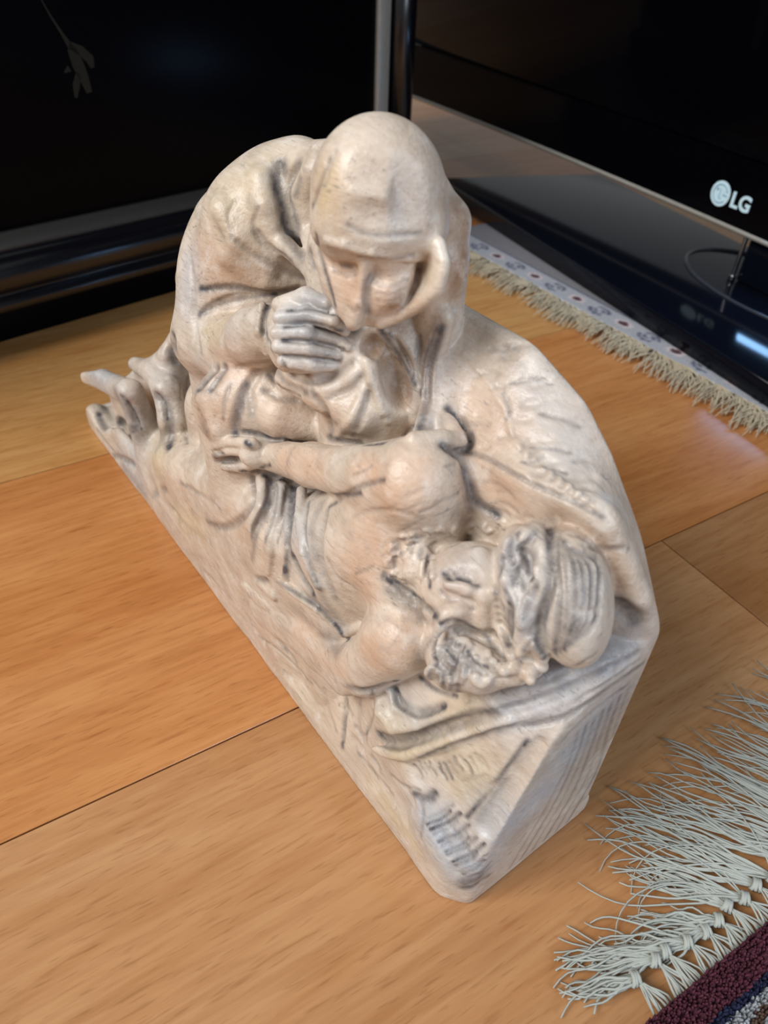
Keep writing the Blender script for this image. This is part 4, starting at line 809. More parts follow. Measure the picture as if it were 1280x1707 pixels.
G|0.00139 0.00187 0.00|26218 2149 18912 26385 2162 18974 26550 2176 19036 26728 2177 19104 26867 2197 19145 26979 2224 19164 27068 2262 19166 27154 2298 19164 27254 2325 19170|.3 1 1 1 1 1 1 1 .3
G|0.00070 0.00087 0.44|26356 2218 18859 26482 2226 18878 26631 2218 18908 26768 2216 18936 26881 2226 18959 26961 2254 18975 27031 2285 18994 27090 2322 19010 27145 2363 19022|.3 1 1 1 1 1 1 1 .3
G|0.00169 0.00225 0.12|27663 2552 19066 27736 2634 19080 27861 2675 19120 27959 2740 19149 28051 2821 19179 28136 2924 19213 28208 3049 19244 28236 3214 19255 28230 3406 19246|.3 1 1 1 1 1 1 1 .3
G|0.00070 0.00087 0.38|27745 2658 18905 27882 2676 18919 27994 2710 18916 28095 2755 18915 28152 2838 18913 28203 2934 18939 28221 3061 18969 28224 3202 19000 28219 3349 19022|.3 1 1 1 1 1 1 1 .3
G|0.00070 0.00075 0.31|27844 2532 18717 27965 2566 18727 28062 2617 18718 28144 2682 18710 28211 2764 18717 28253 2876 18743 28286 3001 18788 28281 3159 18820 28234 3351 18825|.3 1 1 1 1 1 1 1 .3
G|0.00070 0.00075 0.25|27916 2547 18519 28028 2587 18535 28115 2647 18532 28186 2717 18527 28241 2792 18535 28283 2865 18563 28297 2954 18596 28310 3041 18636 28304 3144 18662|.3 1 1 1 1 1 1 1 .3
G|0.00085 0.00200 0.62|27571 2540 19036 27639 2471 18959 27678 2423 18869 27686 2399 18759 27693 2383 18644 27707 2370 18527 27730 2357 18409 27731 2362 18277 27675 2408 18110|.3 1 1 1 1 1 1 1 .3
G|0.00070 0.00063 0.62|25901 3130 16564 25961 3160 16571 26001 3207 16586 26052 3251 16623 26086 3308 16655 26118 3365 16683|1 1 1 1 1 .3
G|0.00070 0.00050 0.38|27193 2095 18173 27346 2042 18195 27461 2016 18192 27524 2023 18169 27570 2037 18162 27599 2056 18182 27622 2074 18224 27642 2092 18275 27660 2113 18318|.3 1 1 1 1 1 1 1 .3
C|s 5 0.0015|28936 3250 19720 228 28931 3100 19208 246 28526 2900 18534 184 27958 2700 17954 103
C|u 4 0.003|27239 4400 20702 705 27861 4200 20131 485 28332 4050 19861 272
S|u 17 0.001 26 0.0016|28565 4050 19984 28961 3950 19580 29000 3800 18973 28606 3550 18404 28020 3200 17885 27711 2850 17667|27895 4250 19316 27995 4200 18989 27914 4050 18508 27679 3750 18061 27546 3350 17780 27547 2950 17645
E|s 5 0.002|26651 3403 16299|139.8 194.9 6.5 -95.2 61.2 211.6 -118.2 87.4 -78.5
G|0.00251 0.00325 1.00|19523 4477 19668 19593 4396 19530 19641 4321 19387 19706 4247 19244 19791 4187 19097 19887 4157 18934 20010 4137 18768 20122 4133 18595 20221 4128 18428 20296 4113 18272 20356 4095 18122 20418 4090 17967 20489 4122 17793 20579 4201 17593 20666 4324 17369 20734 4477 17124|.3 .7 1 1 1 1 1 1 1 1 1 1 1 1 1 .7
G|0.00182 0.00275 0.62|20286 4786 19810 20214 4729 19636 20132 4669 19460 20096 4595 19293 20079 4541 19119 20113 4498 18949 20159 4475 18774 20229 4461 18593 20329 4447 18405 20437 4449 18191 20558 4468 17957 20629 4528 17699 20662 4611 17440 20712 4685 17213|.3 .7 1 1 1 1 1 1 1 1 1 1 1 1
G|0.00166 0.00275 0.62|22788 3542 17919 23072 3472 17839 23283 3445 17725|1 .7 .3
C|u 3 0.004|21098 4847 19811 351 20372 4927 18841 453 20579 4901 17781 410 22215 4341 17166 261
C|u 3 0.004|19119 3959 19154 415 19681 3773 18435 455 20197 3881 17432 387 22179 3786 17167 215
G|0.00162 0.00163 0.31|18562 2398 17998 18693 2392 17854 18799 2389 17704 18924 2396 17554 19068 2439 17392 19232 2527 17207 19418 2644 17009 19611 2792 16808 19792 2973 16619 19983 3187 16455 20179 3436 16306 20371 3704 16158 20526 3989 15987|.3 .8 1 1 1 1 1 1 1 1 1 .8 .3
G|0.00135 0.00150 0.62|19857 3167 17774 19951 3212 17666 20040 3253 17556 20132 3308 17444 20261 3379 17339 20430 3481 17238 20708 3561 17176 21180 3545 17199 21597 3547 17204|.3 1 1 1 1 1 1 1 .3
C|u 3 0.004|18996 2567 16761 419 19972 3432 16001 348 20682 4649 15709 210
C|u 3 0.004|18467 2653 18175 373 19277 2844 17338 414 20059 3554 16587 322
G|0.00115 0.00125 0.44|19427 2439 17568 19658 2557 17433 19794 2716 17256 19937 2884 17082 20106 3071 16923 20304 3300 16770 20467 3590 16595 20524 3934 16388 20647 4185 16257 20729 4374 16172 20780 4526 16121|.3 .8 1 1 1 1 1 1 1 1 1
G|0.00118 0.00187 1.00|17982 1669 15300 18330 1860 15403 18664 2060 15503 18950 2264 15576 19203 2451 15622 19407 2616 15626 19578 2766 15600 19739 2910 15569 19917 3051 15565 20106 3189 15586 20244 3347 15593 20350 3534 15594 20491 3733 15621 20642 3969 15664 20795 4233 15718|.3 .7 1 1 1 1 1 1 1 1 1 1 1 1 1
G|0.00120 0.00163 0.88|18096 1410 14396 18210 1539 14511 18325 1662 14629 18438 1793 14739 18581 1932 14848 18749 2076 14949 18935 2225 15046 19132 2390 15137 19356 2574 15231 19602 2791 15323 19843 3046 15401 20082 3315 15473 20267 3603 15520|.3 .8 1 1 1 1 1 1 1 1 1 .8 .3
G|0.00095 0.00100 0.50|18248 1706 14724 18440 1914 14866 18669 2105 15031 18926 2275 15199 19155 2442 15327 19337 2610 15394 19487 2781 15419 19628 2950 15430 19791 3111 15456|.3 1 1 1 1 1 1 1 .3
C|u 3 0.001|22717 1768 16480 145 23336 1269 15983 163 23497 1405 15238 144
G|0.00081 0.00163 1.00|22794 1906 16518 23002 1740 16449 23160 1595 16358 23303 1470 16257 23438 1380 16144 23584 1326 16027 23807 1263 15946 24399 1019 16083 24519 1014 15947|.3 1 1 1 1 1 1 1 .3
G|0.00122 0.00125 0.25|16986 1844 16120 17177 1750 15922 17348 1665 15719 17480 1593 15491 17613 1517 15245 17721 1439 14957 17803 1363 14633 17909 1282 14317 18092 1188 14057 18390 1072 13885 18776 936 13780 19059 848 13628 19228 801 13410|.3 .8 1 1 1 1 1 1 1 1 1 .8 .3
G|0.00130 0.00187 0.25|21448 1188 13740 21693 1285 13877 22119 1294 14127 22469 1330 14330 22672 1429 14439 22827 1541 14516 22931 1673 14559|.3 1 1 1 1 1 1
C|u 6 0.0005|24576 1351 16931 231 25076 1992 17088 268 26059 2349 17128 223 25980 2834 16669 152
C|u 6 0.0005|24739 1145 16559 231 25378 1828 16626 247 25687 2716 16270 212 26077 2857 16198 153
C|u 6 0.0005|24901 1067 16187 231 25563 1782 16176 248 25861 2596 15886 193
C|u 6 0.0005|25033 1130 15732 213 25615 1817 15671 231 25832 2453 15536 175
C|u 6 0.0005|23766 1821 16923 260 24535 2337 17334 312 25467 2506 17444 227
G|0.00070 0.00100 1.00|24970 1301 16814 25064 1481 16838 25147 1666 16862 25311 1806 16921 25531 1918 16983 25800 2007 17033 26075 2097 17060 26257 2247 17020 26201 2553 16841|.3 1 1 1 1 1 1 1 .3
G|0.00070 0.00100 1.00|25051 1166 16428 25207 1326 16446 25361 1485 16467 25532 1636 16492 25652 1823 16467 25689 2071 16367 25761 2307 16269 25843 2542 16168 26066 2685 16161|.3 1 1 1 1 1 1 1 .3
G|0.00070 0.00100 1.00|25165 1113 16006 25311 1272 16001 25470 1423 16003 25662 1554 16028 25787 1721 16010 25813 1948 15928 25872 2156 15866 25944 2357 15813 26011 2563 15756|.3 1 1 1 1 1 1 1 .3
G|0.00070 0.00100 1.00|24821 1519 17222 24951 1656 17266 25084 1791 17314 25209 1928 17351 25316 2067 17359 25454 2177 17357 25616 2263 17351 25799 2333 17349 26025 2375 17376|.3 1 1 1 1 1 1 1 .3
C|u 7 0.003|23572 2071 14158 463 25260 2457 14368 679 26711 2899 14063 661
C|u 3 0.003|20645 11 11781 833 21293 137 11424 507
C|u 3 0.003|22992 2050 12331 879 23725 2867 12045 661
G|0.00162 0.00225 1.00|20538 797 13425 20504 705 13338 20503 600 13273 20502 495 13205 20498 392 13133 20494 291 13053 20472 199 12958 20453 105 12863 20431 13 12766|.3 1 1 1 1 1 1 1 .3
G|0.00136 0.00187 0.88|20936 958 13615 20920 874 13508 20951 770 13431 20979 668 13352 21020 563 13286 21030 474 13204 21045 385 13128 21053 300 13049 21043 222 12958|.3 1 1 1 1 1 1 1 .3
G|0.00157 0.00250 1.00|22058 1235 13387 22109 1135 13275 22153 1038 13160 22181 949 13030 22217 860 12897 22236 777 12736 22246 699 12554 22243 632 12366 22231 581 12186 22213 550 12026 22183 538 11871 22158 528 11724 22152 507 11588|.3 .8 1 1 1 1 1 1 1 1 1 .8 .3
G|0.00155 0.00250 0.38|22117 1674 13764 22095 1570 13609 22112 1439 13485 22138 1318 13355 22166 1230 13195 22291 1145 13057 22436 1085 12901 22552 1053 12711 22635 1029 12504|.3 1 1 1 1 1 1 1 .3
G|0.00123 0.00187 0.62|23367 1727 14404 23648 1665 14373 23859 1652 14305 24087 1657 14268 24345 1683 14279 24639 1715 14334 24992 1721 14440 25313 1735 14524|1 1 1 1 1 1 1 .3
G|0.00109 0.00150 0.50|22594 1609 13288 22755 1686 13244 22935 1744 13213 23124 1813 13193 23285 1935 13164 23400 2136 13115 23500 2386 13064|.3 1 1 1 1 1 1
G|0.00120 0.00163 0.62|25549 1819 14617 25717 1861 14496 25867 1920 14362 26005 1974 14219 26084 2034 14032 25800 2279 13559 25752 2344 13267 25786 2342 13039 25729 2407 12731|.3 1 1 1 1 1 1 1 .3
G|0.00208 0.00375 1.00|21084 -625 11833 21127 -575 11665 21158 -520 11488|.3 1 1
E|s 7 0.002|27485 3794 15447|85.2 147.1 44.1 -44.7 6.2 65.8 -74.6 60.1 -56.4
G|0.00134 -0.00200 0.00|26356 3302 15947 26675 3138 15890 26817 3098 15720 26932 3087 15518 27047 3102 15282 27188 3136 15018 27321 3205 14710 27440 3296 14372 27524 3413 14003|.3 1 1 1 1 1 1 1 .3
G|0.00076 -0.00125 0.00|26425 3252 15993 26754 3082 15944 26889 3045 15771 27004 3034 15570 27125 3044 15340 27257 3085 15071 27400 3144 14773 27521 3234 14438 27562 3384 14035|.3 1 1 1 1 1 1 1 .3
G|0.00116 -0.00187 0.00|27036 2969 15405 26932 2901 15078 26908 2774 14802 26973 2582 14602 27000 2415 14397 26962 2292 14172 26783 2264 13855 26278 2448 13272 26039 2448 12898|.3 1 1 1 1 1 1 1 .3
G|0.00115 0.00175 0.38|27138 2992 15257 27095 2964 14998 27087 2911 14759 27156 2798 14585 27224 2674 14425 27251 2563 14256 27228 2477 14060 27118 2446 13797 26713 2620 13274|.3 1 1 1 1 1 1 1 .3
G|0.00135 -0.00150 0.00|26707 2967 15752 26596 2858 15578 26507 2733 15412 26399 2615 15243 26260 2505 15082 26108 2387 14955 25956 2256 14857 25834 2101 14794 25700 1954 14716|.3 1 1 1 1 1 1 1 .3
G|0.00097 0.00125 0.44|25419 1909 14855 25544 2066 14944 25656 2232 15019 25800 2370 15127 25977 2468 15280 26122 2559 15440 26223 2659 15592 26304 2765 15739 26380 2877 15876|.3 1 1 1 1 1 1 1 .3
G|0.00096 0.00150 0.38|26047 2069 14568 26191 2215 14671 26344 2361 14775 26469 2510 14871 26581 2630 14985 26660 2722 15116 26708 2797 15252 26743 2868 15389 26798 2930 15534|.3 1 1 1 1 1 1 1 .3
C|u 7 0.0015|26633 3812 16701 171 26819 4373 15842 175 27837 4350 15162 173 27924 4257 13656 198
G|0.00095 0.00187 1.00|26661 3653 16757 26769 3725 16599 26815 3846 16403 26842 3987 16181 26885 4126 15945 27032 4197 15747 27284 4193 15600 27531 4194 15443 27786 4187 15298|.3 1 1 1 1 1 1 1 .3
C|u 7 0.0025|27799 5216 17289 300 27780 4905 15917 344 28539 4252 14797 302 29245 3323 14613 236
G|0.00111 0.00250 0.88|27995 4931 17116 27978 4842 16800 27959 4746 16477 27957 4645 16164 28019 4520 15899 28150 4384 15682 28288 4277 15470 28427 4179 15271 28566 4059 15097 28760 3861 15008 28953 3652 14948 29133 3450 14892 29310 3253 14830|.3 .8 1 1 1 1 1 1 1 1 1 .8 .3
G|0.00076 0.00125 0.62|27307 4698 16587 27309 4686 16388 27377 4613 16234 27464 4531 16091 27559 4457 15950 27639 4417 15791 27737 4377 15639 27875 4309 15516 28012 4239 15394|.3 1 1 1 1 1 1 1 .3
C|u 7 0.002|29992 2459 15213 205 30274 3253 14942 349 30278 3966 14728 251 29423 4213 14816 258
G|0.00091 0.00225 1.00|29162 4426 15071 29311 4440 15031 29446 4469 14981 29538 4534 14890 29640 4581 14801 29817 4551 14763 30006 4507 14725 30189 4444 14695 30340 4370 14672 30437 4297 14638 30491 4227 14589 30508 4167 14531 30500 4114 14476 30496 4034 14462 30499 3919 14491 30502 3793 14534 30549 3631 14614|.3 .7 1 1 1 1 1 1 1 1 1 1 1 1 1 .7 .3
G|0.00106 0.00275 1.00|30606 3026 15083 30690 3130 14989 30707 3305 14830 30581 3616 14515 30687 3677 14418 30824 3674 14332 30954 3654 14223 31081 3628 14104 31194 3625 13967 31296 3634 13811 31409 3628 13658 31514 3645 13499 31620 3692 13360 31760 3744 13288 31923 3800 13264 32079 3874 13239 32230 3948 13205|.3 .7 1 1 1 1 1 1 1 1 1 1 1 1 1 .7 .3
G|0.00070 0.00125 0.75|30415 3826 14540 30461 4109 14365 30780 4103 14480 31093 4111 14575 31421 4131 14643 31802 4131 14706 32202 4134 14750 32617 4127 14804 32997 4158 14837 33374 4207 14878 33763 4254 14937 34117 4315 14977 34401 4398 14977 34612 4483 14948 34784 4557 14912 34940 4625 14875 35098 4705 14831|.3 .7 1 1 1 1 1 1 1 1 1 1 1 1 1 .7 .3
G|0.00087 -0.00113 0.00|28295 5665 16137 28645 5643 16048 29001 5615 15967 29364 5564 15901 29724 5484 15847 30062 5396 15787 30375 5311 15717 30651 5240 15629 30906 5158 15546 31107 5072 15449 31276 4972 15349 31462 4865 15266 31687 4786 15197 31979 4731 15153 32309 4690 15128 32650 4657 15118 32954 4650 15095 33249 4635 15095 33539 4621 15112 33826 4601 15138 34101 4581 15158 34334 4602 15128 34551 4634 15084 34745 4695 15012 34943 4751 14945|.3 .6 .8 1 1 1 1 1 1 1 1 1 1 1 1 1 1 1 1 1 1 1 .8 .6 .3
G|0.00070 0.00100 0.31|32092 4638 15144 32093 4679 15195 32071 4750 15222 32039 4834 15232 32032 4884 15259 32038 4919 15281 32049 4944 15297 32064 4967 15311 32077 4991 15326|.3 1 1 1 1 1 1 1 .3
G|0.00070 0.00100 0.31|32433 4585 15126 32427 4636 15168 32412 4697 15202 32377 4785 15208 32360 4848 15222 32363 4885 15241 32374 4912 15256 32386 4936 15268 32398 4962 15282|.3 1 1 1 1 1 1 1 .3
G|0.00070 0.00100 0.31|32766 4561 15096 32765 4605 15143 32749 4667 15175 32713 4757 15178 32692 4827 15186 32692 4868 15202 32700 4897 15214 32710 4923 15224 32720 4951 15235|.3 1 1 1 1 1 1 1 .3
G|0.00070 0.00100 0.31|33105 4521 15082 33100 4569 15123 33084 4633 15154 33054 4715 15163 33019 4803 15154 33016 4849 15164 33021 4882 15173 33030 4910 15181 33037 4940 15190|.3 1 1 1 1 1 1 1 .3
G|0.00070 0.00100 0.31|33461 4476 15085 33453 4527 15123 33437 4590 15154 33408 4671 15162 33360 4779 15135 33350 4835 15136 33352 4871 15141 33359 4902 15146 33364 4936 15151|.3 1 1 1 1 1 1 1 .3
G|0.00070 0.00100 0.31|33808 4431 15090 33804 4477 15132 33792 4533 15166 33781 4589 15197 33736 4695 15170 33701 4786 15139 33695 4835 15132 33697 4873 15131 33699 4911 15132|.3 1 1 1 1 1 1 1 .3
G|0.00070 0.00100 0.31|34143 4408 15040 34149 4438 15096 34147 4479 15144 34141 4527 15181 34145 4561 15217 34131 4622 15212 34120 4678 15198 34107 4739 15176 34096 4796 15159|.3 1 1 1 1 1 1 1 .3
G|0.00070 0.00100 0.31|34411 4464 14953 34418 4491 15011 34427 4516 15074 34428 4553 15119 34425 4595 15148 34427 4633 15163 34425 4675 15162 34417 4729 15146 34413 4776 15138|.3 1 1 1 1 1 1 1 .3
G|0.00070 0.00100 0.31|34679 4517 14869 34670 4569 14903 34676 4596 14964 34686 4619 15023 34691 4649 15062 34694 4684 15080 34695 4723 15081 34694 4765 15075 34692 4809 15069|.3 1 1 1 1 1 1 1 .3
G|0.00070 0.00063 0.56|30357 5693 16096 30489 5798 16176 30614 5912 16254 30735 6024 16320 30855 6121 16366 30977 6194 16386 31100 6249 16387 31224 6298 16381 31345 6353 16376|.3 1 1 1 1 1 1 1 .3
G|0.00070 0.00063 0.56|32209 4898 15255 32322 4991 15272 32461 5049 15321 32579 5132 15344 32690 5213 15357 32789 5298 15353 32892 5368 15350 32992 5439 15343 33090 5515 15334|.3 1 1 1 1 1 1 1 .3
G|0.00070 0.00063 0.56|32352 4459 15003 32522 4517 15046 32692 4575 15090 32870 4615 15145 32990 4723 15128 33129 4791 15131 33261 4859 15124 33390 4928 15112 33551 4950 15143|.3 1 1 1 1 1 1 1 .3
G|0.00070 0.00063 0.56|30376 5477 15873 30529 5414 15813 30681 5360 15746 30825 5296 15689 30926 5241 15631 30997 5162 15599 31014 5102 15555 31012 5049 15508 31002 5013 15445|.3 1 1 1 1 1 1 1 .3
G|0.00070 0.00063 0.56|31690 5653 15797 31857 5730 15811 32023 5812 15824 32178 5893 15830 32314 5968 15825 32428 6030 15808 32526 6081 15783 32616 6131 15753 32699 6199 15713|.3 1 1 1 1 1 1 1 .3
G|0.00070 0.00113 0.62|35376 4136 14259 35382 4348 14123 35369 4598 13949 35431 4718 13910 35514 4803 13919 35603 4879 13954 35676 4986 13971 35737 5115 13973 35776 5291 13928|.3 1 1 1 1 1 1 1 .3
G|0.00251 0.00500 1.00|36090 5143 12022 36160 5190 11968 36233 5237 11915 36304 5281 11864 36369 5325 11811 36431 5358 11769 36485 5396 11719 36532 5443 11658 36578 5496 11590|.3 1 1 1 1 1 1 1 .3
C|u 16 0.0025|31849 282 5730 191 32512 322 5707 231 33323 715 6536 223 34353 1262 7922 192 35303 1769 8939 129
C|u 16 0.0025|31969 -291 4052 200 33300 287 5139 233 34307 953 6565 220 35205 1504 8078 170 35811 1953 8735 111
G|0.00180 0.00300 1.00|31903 237 4507 32175 223 4706 32454 190 4914 32693 204 5072 32902 282 5234 33103 415 5479 33324 560 5840 33572 692 6284 33823 818 6710 34087 943 7128 34358 1073 7551 34617 1191 7950 34832 1303 8262 34999 1398 8480 35140 1479 8645 35267 1557 8781 35388 1648 8905|.3 .7 1 1 1 1 1 1 1 1 1 1 1 1 1 .7 .3
G|0.00070 0.00163 0.56|35274 1659 8907 35439 1843 9059 35587 2060 9160 35742 2241 9301 35878 2387 9442 35967 2500 9543 36024 2589 9618 36081 2680 9701 36157 2818 9797 36260 3011 9907 36374 3241 10019 36493 3504 10140 36615 3792 10282 36743 4107 10461 36851 4507 10596 36896 5074 10555 36933 5667 10488|.3 .7 1 1 1 1 1 1 1 1 1 1 1 1 1 .7 .3
G|0.00075 0.00213 0.75|33846 438 5494 34099 561 5926 34325 694 6303 34548 833 6669 34776 991 7025 35021 1170 7401 35284 1347 7810 35550 1519 8211 35779 1717 8501 35991 1934 8697 36187 2182 8808 36395 2380 8972 36564 2574 9108 36697 2745 9232 36802 2901 9338 36883 3071 9419 36949 3267 9492 36997 3493 9551 37032 3727 9614 37061 3981 9683 37078 4296 9719 37084 4689 9724 37086 5132 9726 37087 5597 9730 37088 6067 9730|.3 .6 .8 1 1 1 1 1 1 1 1 1 1 1 1 1 1 1 1 1 1 1 .8 .6 .3
G|0.00091 -0.00087 0.00|35812 1920 8890 35962 2177 8995 36146 2380 9185 36314 2596 9353 36461 2819 9516 36580 3058 9656 36682 3299 9795 36765 3571 9909 36848 3861 10038 36929 4177 10188 36972 4588 10255 36987 5076 10250 37002 5576 10237|.3 .8 1 1 1 1 1 1 1 1 1 .8 .3
G|0.00070 0.00100 0.38|35952 2841 10058 36033 3054 10170 36112 3266 10274 36188 3491 10376|.3 1 1 1
G|0.00070 0.00100 0.38|36764 2801 11757 36929 2882 12115 36998 3168 12240|1 1 1
G|0.00070 0.00087 0.38|36768 3383 9849 36837 3589 9930 36905 3795 10003 36966 4019 10068 37013 4282 10118 37028 4629 10113 37031 5012 10106 37033 5409 10104 37038 5804 10106|.3 1 1 1 1 1 1 1 .3
C|u 16 0.0015|31691 823 6450 168 32247 619 6246 167 33102 678 6703 142
G|0.00121 0.00187 1.00|31889 867 6646 31998 824 6586 32095 782 6510 32214 740 6469 32379 704 6508 32594 685 6612 32830 690 6737 33047 732 6847 33219 814 6934 33412 872 7160 33569 970 7377 33721 1075 7606 33876 1168 7834|.3 .8 1 1 1 1 1 1 1 1 1 .8 .3
G|0.00144 0.00187 1.00|30548 -293 6098 30792 -250 6297 30975 -175 6388 31142 -78 6463 31307 46 6569 31503 183 6774 31773 284 7144 32057 376 7554 32299 487 7885|.3 1 1 1 1 1 1 1 .3
G|0.00098 0.00150 0.88|29434 511 3444 29477 453 3097 29537 385 2775 29602 312 2460 29675 234 2154 29749 155 1847 29819 78 1528 29896 -4 1219|1 1 1 1 1 1 1 .3
G|0.00093 0.00125 1.00|25273 -754 4736 25379 -610 4748 25267 -369 4425 25578 -322 4581 25937 -301 4760 26301 -298 4913 26652 -315 5027 27031 -394 5149 27360 -481 5172 27624 -528 5091 27872 -521 4996 28155 -468 4956 28514 -418 5026 29058 -468 5408 29475 -470 5644 29756 -421 5723 29993 -355 5766 30222 -291 5816 30486 -251 5923|.8 1 1 1 1 1 1 1 1 1 1 1 1 1 1 1 .8 .6 .3
G|0.00075 0.00100 0.62|23835 -600 4696 24224 -754 4812 24535 -883 4832 24684 -928 4677|.3 1 1 1
G|0.00093 0.00113 0.38|30292 543 4302 30321 505 3995 30346 463 3689 30388 421 3386 30479 375 3114 30633 326 2879 30826 281 2660|.3 1 1 1 1 1 1
G|0.00100 0.00100 0.25|28342 224 3035 28364 225 2658 28387 235 2267 28481 224 1974 28673 184 1825 28889 150 1701 29122 114 1603 29342 82 1489|1 1 1 1 1 1 1 .3
C|s 16 0.0006|36787 2164 8567 279 36774 1521 7276 405 36656 722 4700 482
G|0.00078 0.00125 0.94|36438 2088 8423 36435 1947 8154 36426 1828 7860 36399 1713 7507 36350 1577 7074 36288 1382 6581 36179 1196 5923 36057 994 5210 35939 782 4497|.3 1 1 1 1 1 1 1 .3
G|0.00076 0.00087 0.62|35231 442 3844 35384 461 3775 35529 484 3697 35685 502 3629 35856 519 3550 36046 542 3442 36255 558 3337 36469 575 3227 36679 592 3118|.3 1 1 1 1 1 1 1 .3
G|0.00095 0.00150 0.44|37088 2947 8451 37087 3188 8568 37086 3418 8695 37087 3666 8812 37089 3963 8905 37086 4345 8941 37088 4776 8961 37090 5238 8967 37089 5702 8975|.3 1 1 1 1 1 1 1 .3
G|0.00070 0.00086 1.00|33674 373 4855 33728 380 4832 33782 387 4809 33838 392 4790 33888 397 4755 33940 393 4725 33986 391 4676 34031 387 4626 34077 384 4578|.3 1 1 1 1 1 1 1 .3
G|0.00070 0.00050 0.62|33779 483 5129 33808 483 5074 33844 474 5037 33877 471 4991 33921 470 4960 33970 478 4932 34033 485 4927 34094 497 4914 34154 509 4901|.3 1 1 1 1 1 1 1 .3
G|0.00070 0.00071 0.25|33945 556 5244 33979 550 5200 34010 545 5153 34041 545 5101 34087 542 5072 34139 548 5043 34200 557 5022 34263 568 5005 34326 577 4988|.3 1 1 1 1 1 1 1 .3
G|0.00070 0.00071 0.62|34100 629 5418 34124 623 5361 34149 613 5309 34174 609 5251 34218 604 5220 34272 611 5194 34339 623 5179 34410 637 5171 34479 649 5161|.3 1 1 1 1 1 1 1 .3
G|0.00070 0.00056 0.25|34238 708 5640 34273 708 5590 34310 703 5548 34346 704 5500 34393 700 5475 34442 706 5450 34496 714 5432 34552 723 5417 34607 732 5401|.3 1 1 1 1 1 1 1 .3
G|0.00070 0.00092 1.00|34440 755 5638 34467 751 5584 34493 745 5531 34508 759 5437 34553 754 5402 34616 751 5380 34696 745 5380 34768 753 5352 34838 761 5323|.3 1 1 1 1 1 1 1 .3
G|0.00070 0.00095 1.00|34588 826 5799 34635 822 5772 34676 822 5734 34719 823 5696 34766 824 5656 34818 825 5614 34874 827 5570 34931 828 5527 34987 829 5485|.3 1 1 1 1 1 1 1 .3
G|0.00070 0.00079 0.25|34721 902 6003 34752 898 5951 34786 887 5912 34820 883 5863 34862 883 5820 34916 886 5785 34980 893 5757 35047 900 5732 35112 907 5706|.3 1 1 1 1 1 1 1 .3
G|0.00070 0.00099 0.62|34805 1001 6329 34836 989 6281 34860 982 6218 34889 977 6163 34927 977 6123 34982 978 6118 35042 990 6115 35105 1004 6118 35165 1017 6119|.3 1 1 1 1 1 1 1 .3
G|0.00070 0.00083 0.25|34937 1069 6539 34986 1074 6498 35035 1077 6458 35084 1080 6422 35129 1084 6391 35170 1087 6368 35207 1092 6351 35248 1090 6349 35284 1094 6333|.3 1 1 1 1 1 1 1 .3
G|0.00070 0.00081 0.62|35127 1123 6476 35183 1129 6448 35245 1130 6434 35301 1135 6404 35356 1132 6384 35400 1131 6343 35439 1128 6297 35477 1124 6248 35515 1121 6200|.3 1 1 1 1 1 1 1 .3
G|0.00070 0.00082 0.25|35237 1194 6769 35275 1191 6720 35312 1188 6669 35350 1186 6623 35392 1186 6585 35439 1191 6561 35490 1197 6545 35542 1205 6533 35593 1213 6519|.3 1 1 1 1 1 1 1 .3
G|0.00070 0.00100 0.25|35339 1274 7021 35386 1275 6979 35434 1277 6936 35481 1279 6896 35525 1281 6865 35565 1285 6845 35602 1290 6833 35637 1296 6825 35674 1301 6814|.3 1 1 1 1 1 1 1 .3
G|0.00070 0.00083 0.25|35513 1321 7051 35567 1326 7018 35624 1331 6985 35677 1335 6953 35726 1338 6920 35766 1339 6887 35802 1339 6853 35835 1338 6820 35869 1338 6786|.3 1 1 1 1 1 1 1 .3
G|0.00070 0.00075 0.12|35270 940 5708 35355 939 5631 35439 938 5553 35524 937 5477 35612 938 5403 35703 940 5333 35797 943 5266 35887 954 5185 35978 962 5107|.3 1 1 1 1 1 1 1 .3
G|0.00070 0.00075 0.12|35346 984 5823 35426 989 5734 35509 988 5657 35593 988 5583 35678 989 5515 35762 993 5458 35847 998 5407 35931 1006 5355 35995 1041 5238|.3 1 1 1 1 1 1 1 .3
G|0.00070 0.00075 0.12|35421 1027 5935 35500 1033 5848 35584 1032 5772 35667 1032 5701 35748 1034 5641 35826 1039 5595 35901 1047 5560 35975 1057 5524 36031 1092 5430|.3 1 1 1 1 1 1 1 .3
G|0.00070 0.00075 0.12|35496 1071 6046 35574 1076 5962 35658 1076 5888 35740 1076 5819 35817 1079 5765 35888 1086 5731 35955 1095 5711 36012 1117 5673 36065 1145 5615|.3 1 1 1 1 1 1 1 .3
G|0.00070 0.00075 0.12|35564 1121 6141 35648 1119 6076 35731 1119 6002 35812 1119 5935 35886 1124 5887 35950 1132 5864 36007 1144 5858 36057 1163 5847 36096 1200 5793|.3 1 1 1 1 1 1 1 .3
G|0.00070 0.00075 0.12|35640 1160 6257 35721 1161 6188 35804 1161 6115 35883 1163 6050 35954 1168 6008 36011 1178 5996 36058 1194 6001 36091 1226 5984 36126 1257 5962|.3 1 1 1 1 1 1 1 .3
G|0.00070 0.00075 0.12|35713 1202 6367 35793 1203 6299 35876 1204 6227 35954 1206 6164 36021 1212 6128 36066 1232 6109 36098 1259 6111 36133 1275 6147 36161 1305 6149|.3 1 1 1 1 1 1 1 .3
G|0.00070 0.00075 0.12|35785 1244 6474 35865 1245 6409 35947 1246 6337 36024 1248 6277 36082 1264 6228 36112 1298 6195 36141 1318 6231 36165 1339 6279 36193 1357 6325|.3 1 1 1 1 1 1 1 .3
G|0.00070 0.00075 0.12|35856 1285 6581 35935 1287 6517 36018 1288 6446 36089 1298 6373 36125 1341 6275 36157 1365 6278 36189 1369 6364 36204 1391 6431 36224 1409 6496|.3 1 1 1 1 1 1 1 .3
